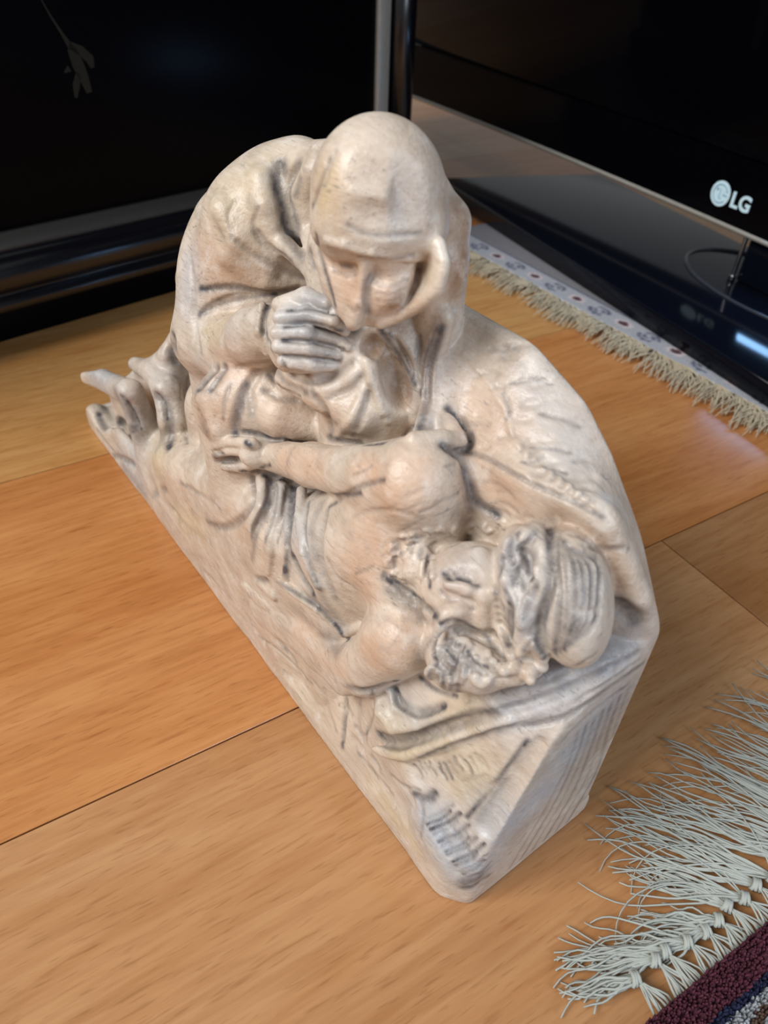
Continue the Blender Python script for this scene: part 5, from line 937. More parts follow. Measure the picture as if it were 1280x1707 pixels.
G|0.00070 0.00125 0.50|37087 3681 8242 37089 3731 7792 37088 3799 7327 37090 3844 6837 37087 3851 6269 37087 3791 5617 37088 3682 4888 37087 3539 4124 37087 3375 3374 37089 3178 2676 37089 2949 1991 37089 2705 1300 37087 2464 571|.3 .8 1 1 1 1 1 1 1 1 1 .8 .3
G|0.00070 0.00125 0.78|37087 4031 8307 37088 4083 7835 37087 4150 7349 37088 4198 6839 37088 4213 6268 37090 4183 5611 37087 4129 4866 37088 4034 4101 37088 3907 3349 37088 3737 2634 37089 3518 1946 37087 3284 1242 37088 3047 519|.3 .8 1 1 1 1 1 1 1 1 1 .8 .3
G|0.00070 0.00125 0.50|37089 4378 8381 37089 4433 7890 37088 4499 7383 37090 4550 6854 37087 4586 6258 37089 4589 5594 37087 4583 4846 37089 4539 4077 37090 4451 3323 37090 4302 2604 37088 4100 1899 37090 3867 1204 37089 3643 468|.3 .8 1 1 1 1 1 1 1 1 1 .8 .3
G|0.00070 0.00125 0.78|37087 4740 8442 37088 4795 7932 37089 4853 7415 37087 4917 6853 37087 4961 6253 37090 4999 5581 37088 5044 4828 37087 5060 4044 37089 5012 3288 37088 4890 2555 37088 4697 1850 37089 4470 1151 37088 4256 411|.3 .8 1 1 1 1 1 1 1 1 1 .8 .3
G|0.00070 0.00125 0.50|37089 5097 8515 37089 5153 7988 37087 5219 7438 37088 5278 6869 37089 5337 6254 37088 5422 5559 37087 5518 4803 37090 5583 4027 37089 5587 3250 37087 5488 2512 37088 5306 1805 37089 5089 1096 37088 4886 348|.3 .8 1 1 1 1 1 1 1 1 1 .8 .3
G|0.00070 0.00125 0.78|37089 5462 8584 37088 5524 8033 37089 5581 7473 37090 5646 6884 37088 5728 6244 37087 5850 5539 37089 5995 4788 37089 6124 3997 37088 6173 3214 37090 6094 2480 37088 5931 1756 37089 5722 1042 37090 5524 298|.3 .8 1 1 1 1 1 1 1 1 1 .8 .3
G|0.00070 0.00125 0.50|37089 5829 8656 37089 5891 8090 37087 5956 7498 37088 6025 6888 37087 6125 6233 37076 6311 5483|.3 .8 1 1 1 1
G|0.00130 0.00187 1.00|34121 97 3890 34256 134 3935 34386 180 3951 34498 233 3959 34586 283 4006 34631 340 4080 34653 393 4195 34661 449 4312 34678 500 4433|.3 1 1 1 1 1 1 1 .3
G|0.00082 0.00063 0.38|34828 -6 3361 34918 111 3487 35012 227 3617 35096 342 3737 35173 439 3878 35236 515 4038 35287 578 4205 35336 632 4383 35388 686 4561|.3 1 1 1 1 1 1 1 .3
G|0.00070 0.00085 1.00|34969 7 3304 35043 109 3400 35121 210 3504 35194 306 3609 35252 392 3714 35285 468 3806 35313 521 3930 35338 565 4063 35364 614 4190|.3 1 1 1 1 1 1 1 .3
G|0.00070 0.00096 1.00|35150 25 3222 35234 149 3335 35321 272 3452 35407 384 3584 35466 502 3675 35546 555 3900 35600 612 4085 35646 665 4265 35696 719 4447|.3 1 1 1 1 1 1 1 .3
G|0.00070 0.00084 0.38|35319 43 3143 35387 149 3231 35460 256 3323 35530 353 3428 35588 435 3541 35607 525 3597 35648 556 3776 35675 592 3927 35702 635 4066|.3 1 1 1 1 1 1 1 .3
G|0.00070 0.00081 0.75|35572 72 3021 35650 203 3124 35737 328 3246 35819 445 3375 35879 563 3475 35967 602 3743 36017 659 3934 36061 713 4119 36107 768 4301|.3 1 1 1 1 1 1 1 .3
G|0.00077 0.00104 0.38|35735 91 2939 35799 203 3019 35870 311 3114 35940 408 3225 35994 495 3335 36015 580 3404 36065 595 3628 36084 638 3767 36105 685 3898|.3 1 1 1 1 1 1 1 .3
G|0.00087 0.00064 0.75|35908 121 2826 35975 224 2922 36043 330 3013 36107 429 3110 36163 505 3237 36182 585 3309 36225 600 3522 36242 637 3662 36262 676 3803|.3 1 1 1 1 1 1 1 .3
G|0.00079 0.00088 0.75|35996 136 2769 36068 265 2862 36149 387 2980 36229 496 3118 36292 597 3248 36368 634 3502 36413 681 3698 36446 732 3873 36482 784 4046|.3 1 1 1 1 1 1 1 .3
G|0.00076 0.00074 1.00|36231 188 2580 36320 308 2734 36409 432 2878 36502 535 3062 36585 618 3267 36652 679 3489 36697 739 3683 36731 801 3857 36772 858 4046|.3 1 1 1 1 1 1 1 .3
G|0.00070 0.00125 0.75|36341 233 2432 36423 305 2603 36503 387 2752 36563 479 2855 36615 550 2982 36638 612 3088 36656 645 3235 36658 688 3343 36668 726 3471|.3 1 1 1 1 1 1 1 .3
G|0.00070 0.00108 0.38|36532 301 2204 36645 364 2481 36740 456 2675 36819 558 2828 36884 644 2989 36926 714 3147 36952 776 3298 36973 828 3457 36994 890 3598|.3 1 1 1 1 1 1 1 .3
G|0.00070 0.00125 0.75|36635 321 2131 36726 382 2347 36810 459 2520 36878 544 2657 36923 626 2766 36944 692 2872 36953 740 2990 36955 785 3104 36958 834 3212|.3 1 1 1 1 1 1 1 .3
G|0.00071 0.00108 0.75|36779 364 1983 36861 460 2152 36942 564 2299 37004 681 2398 37033 813 2423 37031 944 2411 37036 1024 2499 37046 1081 2632 37054 1150 2741|.3 1 1 1 1 1 1 1 .3
E|s 1 0.0015|5120 891 2185|44.6 81.8 -36.7 -86.5 127.8 179.7 -136.2 34.0 -89.8
G|0.00243 0.00187 1.00|1931 409 1376 2136 386 1318 2332 363 1257 2552 338 1210 2773 320 1161 3045 303 1143 3666 215 1351|.3 1 1 1 1 1 1
G|0.00188 0.00187 0.88|5169 -168 345 6058 -91 766 6865 -12 1101 7705 40 1419 8533 81 1705|1 1 1 1 1
G|0.00164 0.00163 0.88|10074 -153 7122 10223 -72 7004 10319 28 6857 10378 127 6677 10410 206 6462 10455 243 6227 10493 253 5967 10525 253 5694 10582 253 5438|.3 1 1 1 1 1 1 1 .3
G|0.00250 0.00313 1.00|11934 1032 7634 12179 1136 7557 12353 1216 7429 12500 1252 7285 12611 1261 7119 12738 1234 6946 12875 1183 6746 12974 1114 6470 12983 1043 6093 13184 898 5834 13842 615 5916|1 1 1 1 1 1 1 1 1 .8 .3
G|0.00202 0.00187 0.62|11836 -319 1705 11998 -255 1873 12143 -188 2027 12320 -130 2205 12682 -123 2529|.3 1 1 1 1
G|0.00190 0.00187 0.62|13687 -189 3388 14061 -188 3709 14425 -188 4022|1 1 .3
G|0.00149 0.00150 0.50|14550 -187 3051 15037 -194 3016 15537 -212 2996 16133 -251 3075 16851 -301 3285 17619 -331 3567 18409 -347 3896 19208 -365 4255 20013 -402 4636|.3 1 1 1 1 1 1 1 .3
G|0.00107 0.00125 0.50|16599 -88 5806 17356 -84 6085 18144 -94 6398 18994 -149 6789 19765 -216 7155 20360 -268 7417 20676 -250 7469 20928 -220 7476 21158 -177 7460|.3 1 1 1 1 1 1 1 .3
G|0.00231 0.00250 1.00|16867 627 13175 16916 594 13039 16926 573 12879 16883 573 12693|.3 1 1 1
G|0.00284 0.00250 1.00|11218 2550 9373 11278 2527 9231 11319 2516 9090 11342 2516 8941 11340 2522 8775|1 1 1 1 .3
G|0.00114 0.00125 0.75|18501 -406 3636 18677 -420 3646 18821 -427 3635 18972 -429 3615 19150 -423 3583 19373 -408 3541 19588 -373 3451 19753 -313 3296 19913 -255 3143|.3 1 1 1 1 1 1 1 .3
G|0.00155 0.00082 0.12|33669 344 4749 33748 349 4714 33823 360 4665 33901 366 4630 33969 376 4581 34038 380 4547 34105 379 4523 34174 375 4506 34236 378 4470|.3 1 1 1 1 1 1 1 .3
G|0.00174 0.00061 0.12|27635 -46 5783 27771 -50 5790 27915 -59 5808 28044 -60 5807 28181 -72 5825 28316 -90 5849 28444 -109 5868 28581 -135 5904 28720 -162 5944|.3 1 1 1 1 1 1 1 .3
G|0.00113 0.00123 0.44|32100 -406 4282 32193 -403 4272 32270 -388 4226|.3 1 1
G|0.00121 0.00123 0.44|31594 214 2536 31691 212 2530 31789 203 2538 31875 198 2530 31960 192 2521 32043 188 2508|1 1 1 1 1 .3
G|0.00118 0.00083 0.44|23364 -739 4442 23653 -786 4570 23842 -793 4584 24172 -860 4771 24342 -867 4775 24489 -872 4765 24605 -869 4724 24786 -895 4767 24879 -884 4701|.3 1 1 1 1 1 1 1 .3
G|0.00122 0.00107 0.44|29416 -424 5528 29561 -429 5572 29685 -421 5586 29804 -412 5590 29895 -391 5550 29963 -364 5474 30008 -327 5356 30018 -269 5178|.3 1 1 1 1 1 1 1
G|0.00160 0.00055 0.44|24639 -405 5072 24736 -396 5074 24836 -388 5080 24987 -405 5149 25087 -403 5155 25169 -398 5140 25233 -389 5101 25289 -378 5054 25330 -359 4986|.3 1 1 1 1 1 1 1 .3
G|0.00133 0.00093 0.44|20903 -378 4383 21001 -356 4331 21080 -327 4259 21147 -294 4175 21207 -264 4087 21252 -233 3986 21289 -204 3880 21341 -182 3791 21403 -163 3712|.3 1 1 1 1 1 1 1 .3
G|0.00215 0.00113 0.44|17332 -403 3143 17622 -415 3227 17906 -425 3308 18160 -429 3363 18391 -433 3397 18582 -433 3394 18734 -427 3354 18866 -417 3296 18964 -394 3203|.3 1 1 1 1 1 1 1 .3
G|0.00174 0.00100 0.12|20960 -298 4336 21004 -278 4260 21051 -258 4185 21090 -237 4106 21128 -217 4029 21155 -196 3950 21174 -175 3867 21207 -160 3801 21242 -146 3737|.3 1 1 1 1 1 1 1 .3
G|0.00121 0.00109 0.44|30260 340 2795 30363 339 2831 30454 347 2845 30532 363 2834 30603 379 2808 30682 383 2798 30839 325 2944 30924 318 2947 31008 312 2947|.3 1 1 1 1 1 1 1 .3
G|0.00153 0.00103 0.12|29336 455 2961 29381 467 2929 29430 477 2904 29476 488 2874 29536 487 2874 29668 434 3008 29734 422 3027 29791 414 3031 29844 411 3026|.3 1 1 1 1 1 1 1 .3
G|0.00181 0.00085 0.00|17657 -132 837 17780 -134 830 17894 -133 814 18007 -132 798 18113 -132 782 18198 -130 753 18289 -131 736 18368 -130 709 18452 -130 686|.3 1 1 1 1 1 1 1 .3
G|0.00145 0.00070 0.00|28650 -406 5283 28639 -363 5160 28692 -358 5134 28770 -367 5148 28856 -384 5181 28940 -403 5218 29027 -426 5263 29105 -445 5297 29181 -462 5328|.3 1 1 1 1 1 1 1 .3
G|0.00180 0.00072 0.12|27381 139 2669 27528 138 2696 27679 136 2728 27812 141 2734 27930 150 2719 28029 161 2678 28119 172 2625 28192 191 2545 28245 224 2430|.3 1 1 1 1 1 1 1 .3
G|0.00170 0.00072 0.00|33530 118 3529 33619 113 3528 33713 103 3542 33799 99 3539 33885 91 3545 33962 84 3545 34030 81 3529 34101 74 3526 34168 71 3511|.3 1 1 1 1 1 1 1 .3
G|0.00169 0.00108 0.00|23073 -579 5279 23201 -583 5275 23345 -594 5288 23415 -577 5223|.3 1 1 1
G|0.00174 0.00108 0.00|22793 -277 4380 22915 -286 4382 23055 -307 4413 23229 -344 4486 23396 -378 4551|1 1 1 1 .3
G|0.00192 0.00116 0.12|30281 206 2108 30404 207 2138 30525 209 2166 30647 209 2198 30764 206 2222 30876 199 2238|.3 1 1 1 1 1
G|0.00176 0.00116 0.12|31866 -462 4101 31973 -479 4129 32048 -471 4089|1 1 .3
G|0.00157 0.00092 0.44|25590 70 2824 25673 85 2784 25760 99 2748 25848 110 2716 25930 120 2681 26003 129 2639 26067 140 2588 26135 146 2545 26197 157 2493|.3 1 1 1 1 1 1 1 .3
G|0.00134 0.00061 0.00|18994 -170 2267 19243 -174 2295 19506 -183 2337 19740 -185 2354 19955 -187 2357 20139 -187 2336 20311 -189 2309 20470 -189 2271 20627 -187 2230|.3 1 1 1 1 1 1 1 .3
G|0.00206 0.00086 0.12|22765 -89 1536 22935 -88 1548 23120 -92 1579 23311 -102 1622 23495 -114 1662 23659 -126 1685 23809 -138 1695 23936 -141 1676 24069 -146 1665|.3 1 1 1 1 1 1 1 .3
G|0.00163 0.00063 0.44|25410 28 2919 25454 43 2878 25483 63 2817 25504 83 2750 25537 95 2702 25575 104 2662 25620 109 2632|1 1 1 1 1 1 .3
G|0.00110 0.00057 0.12|25356 -160 4718 25561 -187 4764 25754 -209 4796 25915 -217 4791 26074 -230 4795 26247 -256 4832 26414 -284 4872 26567 -309 4899 26730 -337 4940|.3 1 1 1 1 1 1 1 .3
G|0.00126 0.00119 0.00|26576 -417 4731 26731 -424 4773 26913 -444 4853 27107 -473 4954 27262 -488 5003 27388 -495 5014 27502 -501 5012 27598 -500 4984 27694 -498 4956|.3 1 1 1 1 1 1 1 .3
G|0.00194 0.00108 0.12|24589 -829 4740 24724 -837 4774 24871 -850 4823 24990 -852 4839 25076 -844 4817 25129 -827 4758|.3 1 1 1 1 1
G|0.00203 0.00108 0.12|24267 -412 3541 24357 -415 3527 24455 -419 3521|1 1 .3
G|0.00183 0.00076 0.44|25210 -451 4231 25306 -447 4216 25403 -443 4203 25491 -436 4180 25585 -435 4169 25653 -427 4131 25722 -422 4098 25775 -411 4045 25798 -386 3951|.3 1 1 1 1 1 1 1 .3
G|0.00198 0.00103 0.00|22983 -266 4302 23218 -298 4381 23588 -386 4619 23811 -416 4693 24069 -465 4815 24304 -513 4923 24485 -542 4973 24643 -564 5001 24834 -599 5068|.3 1 1 1 1 1 1 1 .3
G|0.00155 0.00088 0.00|32059 4998 15271 32113 5036 15313 32176 5065 15365 32219 5117 15392 32261 5160 15414 32302 5191 15426 32342 5214 15433 32381 5234 15437 32420 5256 15441|.3 1 1 1 1 1 1 1 .3
G|0.00077 0.00070 0.00|30876 4247 14671 30907 4266 14695 30939 4285 14720 30969 4304 14743 30999 4319 14761 31027 4329 14775 31054 4335 14784 31080 4340 14792 31106 4346 14800|.3 1 1 1 1 1 1 1 .3
G|0.00138 0.00105 0.00|29413 6030 16463 29450 6050 16488 29488 6072 16514 29525 6092 16537 29561 6108 16556 29594 6119 16569 29626 6126 16577 29657 6132 16583 29687 6138 16590|.3 1 1 1 1 1 1 1 .3
G|0.00072 0.00105 0.25|33340 5442 15231 33357 5501 15235 33373 5563 15239 33389 5622 15241 33406 5672 15241 33419 5720 15230 33441 5748 15226 33463 5773 15220 33483 5801 15214|.3 1 1 1 1 1 1 1 .3
G|0.00116 0.00056 0.00|29065 5091 15433 29089 5117 15449 29115 5142 15466 29142 5164 15483 29168 5182 15497 29193 5195 15506 29218 5203 15512 29234 5219 15509 29259 5226 15514|.3 1 1 1 1 1 1 1 .3
G|0.00107 0.00078 0.00|30901 5983 16235 30931 6016 16254 30961 6051 16274 30990 6084 16292 31018 6112 16305 31037 6143 16305 31064 6159 16308 31090 6173 16310 31116 6188 16311|.3 1 1 1 1 1 1 1 .3
G|0.00122 0.00070 0.00|29367 5485 15896 29406 5502 15923 29441 5524 15947 29473 5547 15967 29495 5574 15977 29515 5597 15980 29544 5606 15987 29573 5612 15993 29603 5618 16000|.3 1 1 1 1 1 1 1 .3
G|0.00101 0.00084 0.00|29864 4574 14647 29928 4606 14696 30013 4612 14764 30110 4597 14838 30177 4600 14876 30236 4603 14900 30286 4611 14915 30345 4611 14939|1 1 1 1 1 1 1 .3
G|0.00129 0.00110 0.00|31146 5561 15840 31180 5597 15863 31214 5634 15886 31247 5670 15907 31280 5699 15924 31311 5721 15933 31341 5737 15938 31372 5751 15941 31402 5765 15945|.3 1 1 1 1 1 1 1 .3
G|0.00097 0.00094 0.00|32689 4598 15073 32740 4662 15108 32792 4725 15146 32827 4806 15162 32868 4869 15177 32908 4918 15183 32946 4958 15180 32988 4990 15179 33042 5006 15194|.3 1 1 1 1 1 1 1 .3
G|0.00129 0.00071 0.25|34047 4468 15112 34098 4537 15148 34143 4619 15176 34130 4785 15121 34178 4845 15145 34205 4922 15130 34235 4982 15111 34266 5038 15091 34299 5091 15076|.3 1 1 1 1 1 1 1 .3
G|0.00136 0.00096 0.25|29361 6176 16597 29426 6210 16639 29485 6251 16678 29552 6279 16721 29614 6303 16755 29670 6321 16776 29731 6323 16795 29782 6334 16804 29831 6347 16814|.3 1 1 1 1 1 1 1 .3
G|0.00102 0.00094 0.00|31316 5196 15532 31347 5228 15553 31378 5261 15575 31409 5292 15596 31439 5317 15612 31468 5335 15622 31496 5348 15627 31525 5359 15632 31553 5372 15636|.3 1 1 1 1 1 1 1 .3
G|0.00114 0.00086 0.00|29585 6397 16773 29647 6425 16813 29710 6451 16857 29773 6475 16897 29826 6502 16924 29870 6525 16938 29912 6543 16945 29951 6561 16947 29989 6581 16950|.3 1 1 1 1 1 1 1 .3
G|0.00123 0.00057 0.25|29965 4662 14780 30077 4668 14870 30175 4691 14948 30265 4715 15017 30350 4733 15074 30420 4752 15107 30485 4764 15130 30548 4774 15148 30619 4777 15175|.3 1 1 1 1 1 1 1 .3
G|0.00095 0.00080 0.25|29012 6055 16473 29086 6096 16521 29158 6142 16569 29231 6182 16614 29284 6231 16639 29328 6275 16647 29382 6298 16656 29437 6315 16663 29494 6332 16673|.3 1 1 1 1 1 1 1 .3
G|0.00089 0.00072 0.25|29939 5383 15844 29984 5415 15875 30015 5463 15894 30049 5505 15914 30093 5528 15939 30134 5544 15955 30174 5555 15966 30213 5563 15974 30252 5573 15983|.3 1 1 1 1 1 1 1 .3
G|0.00151 0.00087 0.00|33836 4974 15133 33850 5079 15123 33863 5189 15113 33877 5292 15103 33891 5387 15086 33916 5450 15076 33945 5498 15064 33967 5553 15041 33993 5603 15024|.3 1 1 1 1 1 1 1 .3
G|0.00130 0.00061 0.25|29116 5478 15816 29220 5522 15887 29312 5579 15951 29382 5653 15993 29461 5703 16035 29555 5719 16076 29642 5726 16105 29723 5735 16126 29809 5740 16153|.3 1 1 1 1 1 1 1 .3
G|0.00146 0.00059 0.25|31217 4642 15081 31262 4678 15113 31306 4716 15146 31350 4751 15178 31396 4775 15206 31451 4778 15238 31501 4779 15260 31542 4788 15271 31580 4802 15280|.3 1 1 1 1 1 1 1 .3
G|0.00086 0.00082 0.00|29959 4814 15087 30019 4843 15131 30079 4873 15177 30138 4900 15219 30202 4913 15261 30254 4928 15285 30303 4937 15302 30351 4945 15315 30398 4954 15329|.3 1 1 1 1 1 1 1 .3
G|0.00092 0.00100 0.00|29620 6128 16469 29651 6152 16490 29689 6169 16516 29725 6186 16539 29777 6179 16573 29821 6174 16595 29853 6178 16604 29890 6173 16617 29918 6180 16623|.3 1 1 1 1 1 1 1 .3
G|0.00149 0.00105 0.25|32926 4354 14996 32939 4389 15002 32959 4416 15017 32979 4443 15029 32998 4465 15039 33018 4480 15045 33037 4492 15048 33049 4512 15042 33068 4522 15044|.3 1 1 1 1 1 1 1 .3
G|0.00102 0.00053 0.00|30992 4987 15387 31088 5010 15463 31149 5074 15506 31183 5166 15519 31229 5232 15537 31275 5281 15546 31325 5314 15552 31379 5336 15559 31427 5370 15561|.3 1 1 1 1 1 1 1 .3
G|0.00070 0.00050 0.25|35407 3873 14346 35424 3922 14322 35441 3970 14299 35462 4012 14281 35481 4063 14247 35505 4108 14211 35531 4153 14169 35559 4196 14126 35584 4245 14079|.3 1 1 1 1 1 1 1 .3
G|0.00070 0.00050 0.25|34785 3873 14424 34855 3931 14423 34917 4001 14411 34976 4077 14389 35042 4151 14355 35112 4226 14302 35193 4289 14246 35256 4386 14152 35286 4542 14002|.3 1 1 1 1 1 1 1 .3
G|0.00070 0.00050 0.25|35410 3418 14326 35443 3439 14330 35464 3478 14315 35487 3517 14300 35519 3542 14292 35561 3555 14289 35606 3567 14281 35649 3582 14267 35699 3584 14268|.3 1 1 1 1 1 1 1 .3
G|0.00070 0.00050 0.25|31524 3960 13967 31631 3983 14004 31740 4001 14048 31850 4020 14085 31968 4030 14117 32104 4024 14146 32234 4026 14153 32363 4029 14154 32498 4023 14165|.3 1 1 1 1 1 1 1 .3
G|0.00070 0.00050 0.25|32893 4009 13463 33028 4000 13540 33138 4021 13587|.3 1 1
G|0.00070 0.00050 0.25|33686 3464 14242 33859 3397 14359 33987 3393 14388 34092 3423 14366 34184 3472 14320 34271 3529 14268|1 1 1 1 1 .3
G|0.00070 0.00050 0.25|32036 3933 13299 32104 3958 13317 32183 3972 13351 32247 4002 13362 32319 4025 13370 32411 4029 13386 32506 4029 13394 32600 4031 13397 32696 4030 13404|.3 1 1 1 1 1 1 1 .3
G|0.00070 0.00050 0.25|32065 3974 13556 32153 3999 13584 32237 4028 13611 32344 4030 13661 32461 4022 13709 32567 4031 13721 32684 4028 13734 32794 4034 13731 32898 4046 13726|.3 1 1 1 1 1 1 1 .3
G|0.00070 0.00050 0.25|35322 3512 14331 35350 3563 14311 35387 3598 14309 35417 3648 14289 35461 3676 14283 35502 3716 14255 35558 3733 14243 35614 3753 14224 35661 3787 14193|.3 1 1 1 1 1 1 1 .3
G|0.00070 0.00050 0.25|34237 3644 14228 34159 3853 14045 34213 3872 14063 34319 3817 14155 34440 3742 14260 34537 3705 14312 34617 3695 14327 34710 3666 14360 34799 3642 14389|.3 1 1 1 1 1 1 1 .3
G|0.00070 0.00050 0.25|32817 4011 13387 32913 4007 13440 32997 4018 13480 33076 4036 13507|.3 1 1 1
G|0.00070 0.00050 0.25|33586 3493 14124 33776 3364 14281 33940 3271 14389 34039 3262 14402 34113 3288 14381|1 1 1 1 .3
G|0.00070 0.00050 0.25|35245 3837 14411 35285 3911 14382 35317 3995 14344 35331 4114 14268 35361 4211 14203 35344 4401 14029 35385 4496 13940 35461 4534 13905 35490 4655 13788|.3 1 1 1 1 1 1 1 .3
G|0.00070 0.00050 0.25|33128 4067 13745 33178 4078 13764 33230 4087 13786 33282 4095 13806 33335 4103 13819 33392 4110 13824|.3 1 1 1 1 1
G|0.00070 0.00050 0.25|33782 3667 14291 33861 3642 14319 33918 3647 14317|1 1 .3
G|0.00070 0.00050 0.25|32039 4022 13937 32115 4024 13973 32188 4027 14009 32260 4033 14038 32335 4037 14060 32418 4033 14078 32507 4024 14094 32588 4026 14094 32665 4030 14094|.3 1 1 1 1 1 1 1 .3
G|0.00070 0.00050 0.25|35422 3839 14308 35443 3892 14283 35466 3941 14263 35487 3995 14235 35513 4043 14207 35535 4104 14156 35570 4147 14117 35609 4185 14080 35649 4220 14047|.3 1 1 1 1 1 1 1 .3
G|0.00070 0.00050 0.25|33738 4161 13881 33817 4160 13923 33898 4155 13970 33981 4146 14017 34069 4134 14058 34205 4054 14156 34350 3963 14255 34474 3903 14318 34586 3858 14368|.3 1 1 1 1 1 1 1 .3
G|0.00070 0.00050 0.25|35112 3375 14320 35187 3422 14330 35254 3480 14330 35315 3551 14311 35384 3614 14288 35475 3651 14272 35564 3696 14235 35654 3742 14191 35749 3777 14162|.3 1 1 1 1 1 1 1 .3
G|0.00070 0.00100 0.38|34240 2158 12464 34293 2185 12426 34362 2191 12419 34446 2177 12433 34525 2162 12434 34648 2083 12500 34717 2068 12465 34774 2066 12406 34828 2069 12343|.3 1 1 1 1 1 1 1 .3
G|0.00070 0.00100 0.38|34321 2169 12239 34378 2189 12210 34455 2182 12220 34534 2172 12230 34596 2177 12205 34722 2092 12286 34797 2066 12272 34852 2067 12216 34901 2074 12152|.3 1 1 1 1 1 1 1 .3
G|0.00070 0.00100 0.38|34406 2176 12017 34462 2194 11990 34542 2181 12008 34622 2168 12023 34674 2183 11985 34736 2181 11956 34867 2080 12055 34903 2104 11972 34936 2134 11884|.3 1 1 1 1 1 1 1 .3
G|0.00070 0.00100 0.38|34480 2198 11772 34541 2208 11756 34616 2199 11768 34688 2193 11773 34739 2209 11736 34803 2201 11720 34868 2188 11701 34916 2195 11649 34966 2200 11600|.3 1 1 1 1 1 1 1 .3
G|0.00070 0.00100 0.38|34619 2137 11644 34694 2125 11659 34753 2134 11645 34811 2143 11628 34863 2157 11596 34922 2153 11578 34977 2151 11549 35043 2132 11543 35128 2087 11576|.3 1 1 1 1 1 1 1 .3
G|0.00070 0.00100 0.38|34800 2019 11599 34867 2015 11602 34921 2028 11582 34974 2040 11561 35040 2030 11565 35105 2016 11567 35179 1985 11589 35284 1910 11672 35377 1850 11736|.3 1 1 1 1 1 1 1 .3
G|0.00070 0.00100 0.38|34986 1894 11568 35054 1884 11580 35118 1881 11583 35184 1872 11592 35253 1854 11611 35324 1829 11635 35386 1811 11645 35440 1803 11637 35491 1800 11624|.3 1 1 1 1 1 1 1 .3
G|0.00070 0.00100 0.62|30828 1443 12234 30834 1431 12195 30835 1422 12152 30843 1410 12115 30850 1413 12069 30892 1405 12057 30963 1385 12076 31021 1381 12074 31075 1377 12070|.3 1 1 1 1 1 1 1 .3
G|0.00070 0.00100 0.62|30878 1294 11806 30896 1283 11777 30906 1279 11736 30915 1274 11696 30922 1269 11653 30939 1255 11624 30947 1245 11585 30957 1233 11549 30969 1219 11516|.3 1 1 1 1 1 1 1 .3
G|0.00070 0.00100 0.62|31139 1204 11513 31153 1154 11503 31141 1122 11460 31138 1091 11424 31141 1074 11385 31154 1078 11342 31170 1099 11291 31163 1146 11205 31196 1157 11175|.3 1 1 1 1 1 1 1 .3
G|0.00070 0.00100 0.62|31466 1296 11143 31462 1272 11101 31443 1257 11041 31427 1248 10980 31443 1235 10948 31473 1240 10918 31519 1254 10898 31565 1277 10872 31620 1288 10861|.3 1 1 1 1 1 1 1 .3
G|0.00070 0.00100 0.62|31781 1383 10974 31788 1379 10929 31797 1371 10889 31813 1361 10856 31837 1350 10831 31867 1345 10809 31916 1330 10808 31960 1323 10800 32006 1312 10795|.3 1 1 1 1 1 1 1 .3
G|0.00070 0.00100 0.62|32427 1171 11430 32428 1185 11370 32389 1240 11248 32394 1247 11196 32398 1243 11149 32385 1235 11090 32366 1221 11029 32333 1214 10948 32264 1243 10812|.3 1 1 1 1 1 1 1 .3
G|0.00070 0.00100 0.62|31215 1711 12467 31172 1722 12378 31160 1703 12330 31167 1671 12304 31182 1639 12284 31199 1615 12262 31230 1587 12252 31256 1566 12235 31289 1537 12228|.3 1 1 1 1 1 1 1 .3
G|0.00070 0.00100 0.62|31448 1878 12317 31469 1844 12303 31497 1803 12299 31516 1772 12282 31538 1742 12267 31563 1715 12253 31583 1695 12231 31613 1668 12222 31643 1640 12212|.3 1 1 1 1 1 1 1 .3
G|0.00070 0.00100 0.62|31449 2334 12317 31445 2306 12280 31436 2275 12240 31446 2238 12218 31469 2214 12200 31493 2228 12162 31539 2247 12139 31610 2254 12142 31714 2222 12193|.3 1 1 1 1 1 1 1 .3
G|0.00070 0.00028 0.19|31062 1415 14289 31096 1458 14317 31130 1502 14344 31162 1548 14371 31192 1600 14400 31219 1657 14434 31235 1727 14462 31258 1791 14500 31279 1857 14534|.3 1 1 1 1 1 1 1 .3
G|0.00070 0.00028 0.19|31067 1318 13768 31112 1355 13808 31153 1393 13843 31193 1434 13879 31232 1478 13919 31270 1527 13966 31306 1580 14016 31339 1637 14066 31369 1695 14110|.3 1 1 1 1 1 1 1 .3
G|0.00070 0.00028 0.00|29442 861 12361 29505 893 12420 29560 930 12469 29625 960 12531 29693 992 12603 29757 1030 12678 29826 1067 12766 29914 1091 12875 30001 1114 12982|.3 1 1 1 1 1 1 1 .3
G|0.00070 0.00028 0.19|31538 2623 12405 31549 2694 12404 31566 2760 12409 31574 2835 12406 31664 2830 12514 31688 2896 12546 31664 3015 12521 31551 3228 12384 31528 3348 12362|.3 1 1 1 1 1 1 1 .3
G|0.00070 0.00028 0.00|31403 1721 13746 31433 1770 13769 31461 1819 13790 31479 1879 13801 31503 1936 13825 31526 1999 13855 31548 2065 13889 31558 2143 13912 31572 2217 13938|.3 1 1 1 1 1 1 1 .3
G|0.00070 0.00028 0.38|31537 2157 13538 31543 2229 13534 31558 2292 13539 31563 2366 13533 31571 2441 13537 31570 2528 13539 31567 2620 13543 31565 2714 13551 31549 2820 13542|.3 1 1 1 1 1 1 1 .3
G|0.00070 0.00028 0.19|30218 1146 13170 30307 1152 13259 30398 1156 13348 30494 1156 13445 30606 1145 13566 30729 1129 13706 30804 1153 13799 30864 1190 13878 30928 1223 13959|.3 1 1 1 1 1 1 1 .3
G|0.00070 0.00028 0.00|31081 1423 14255 31113 1469 14281 31147 1513 14307 31169 1568 14323 31200 1618 14354 31226 1676 14388 31253 1737 14427 31275 1802 14464 31299 1865 14501|.3 1 1 1 1 1 1 1 .3
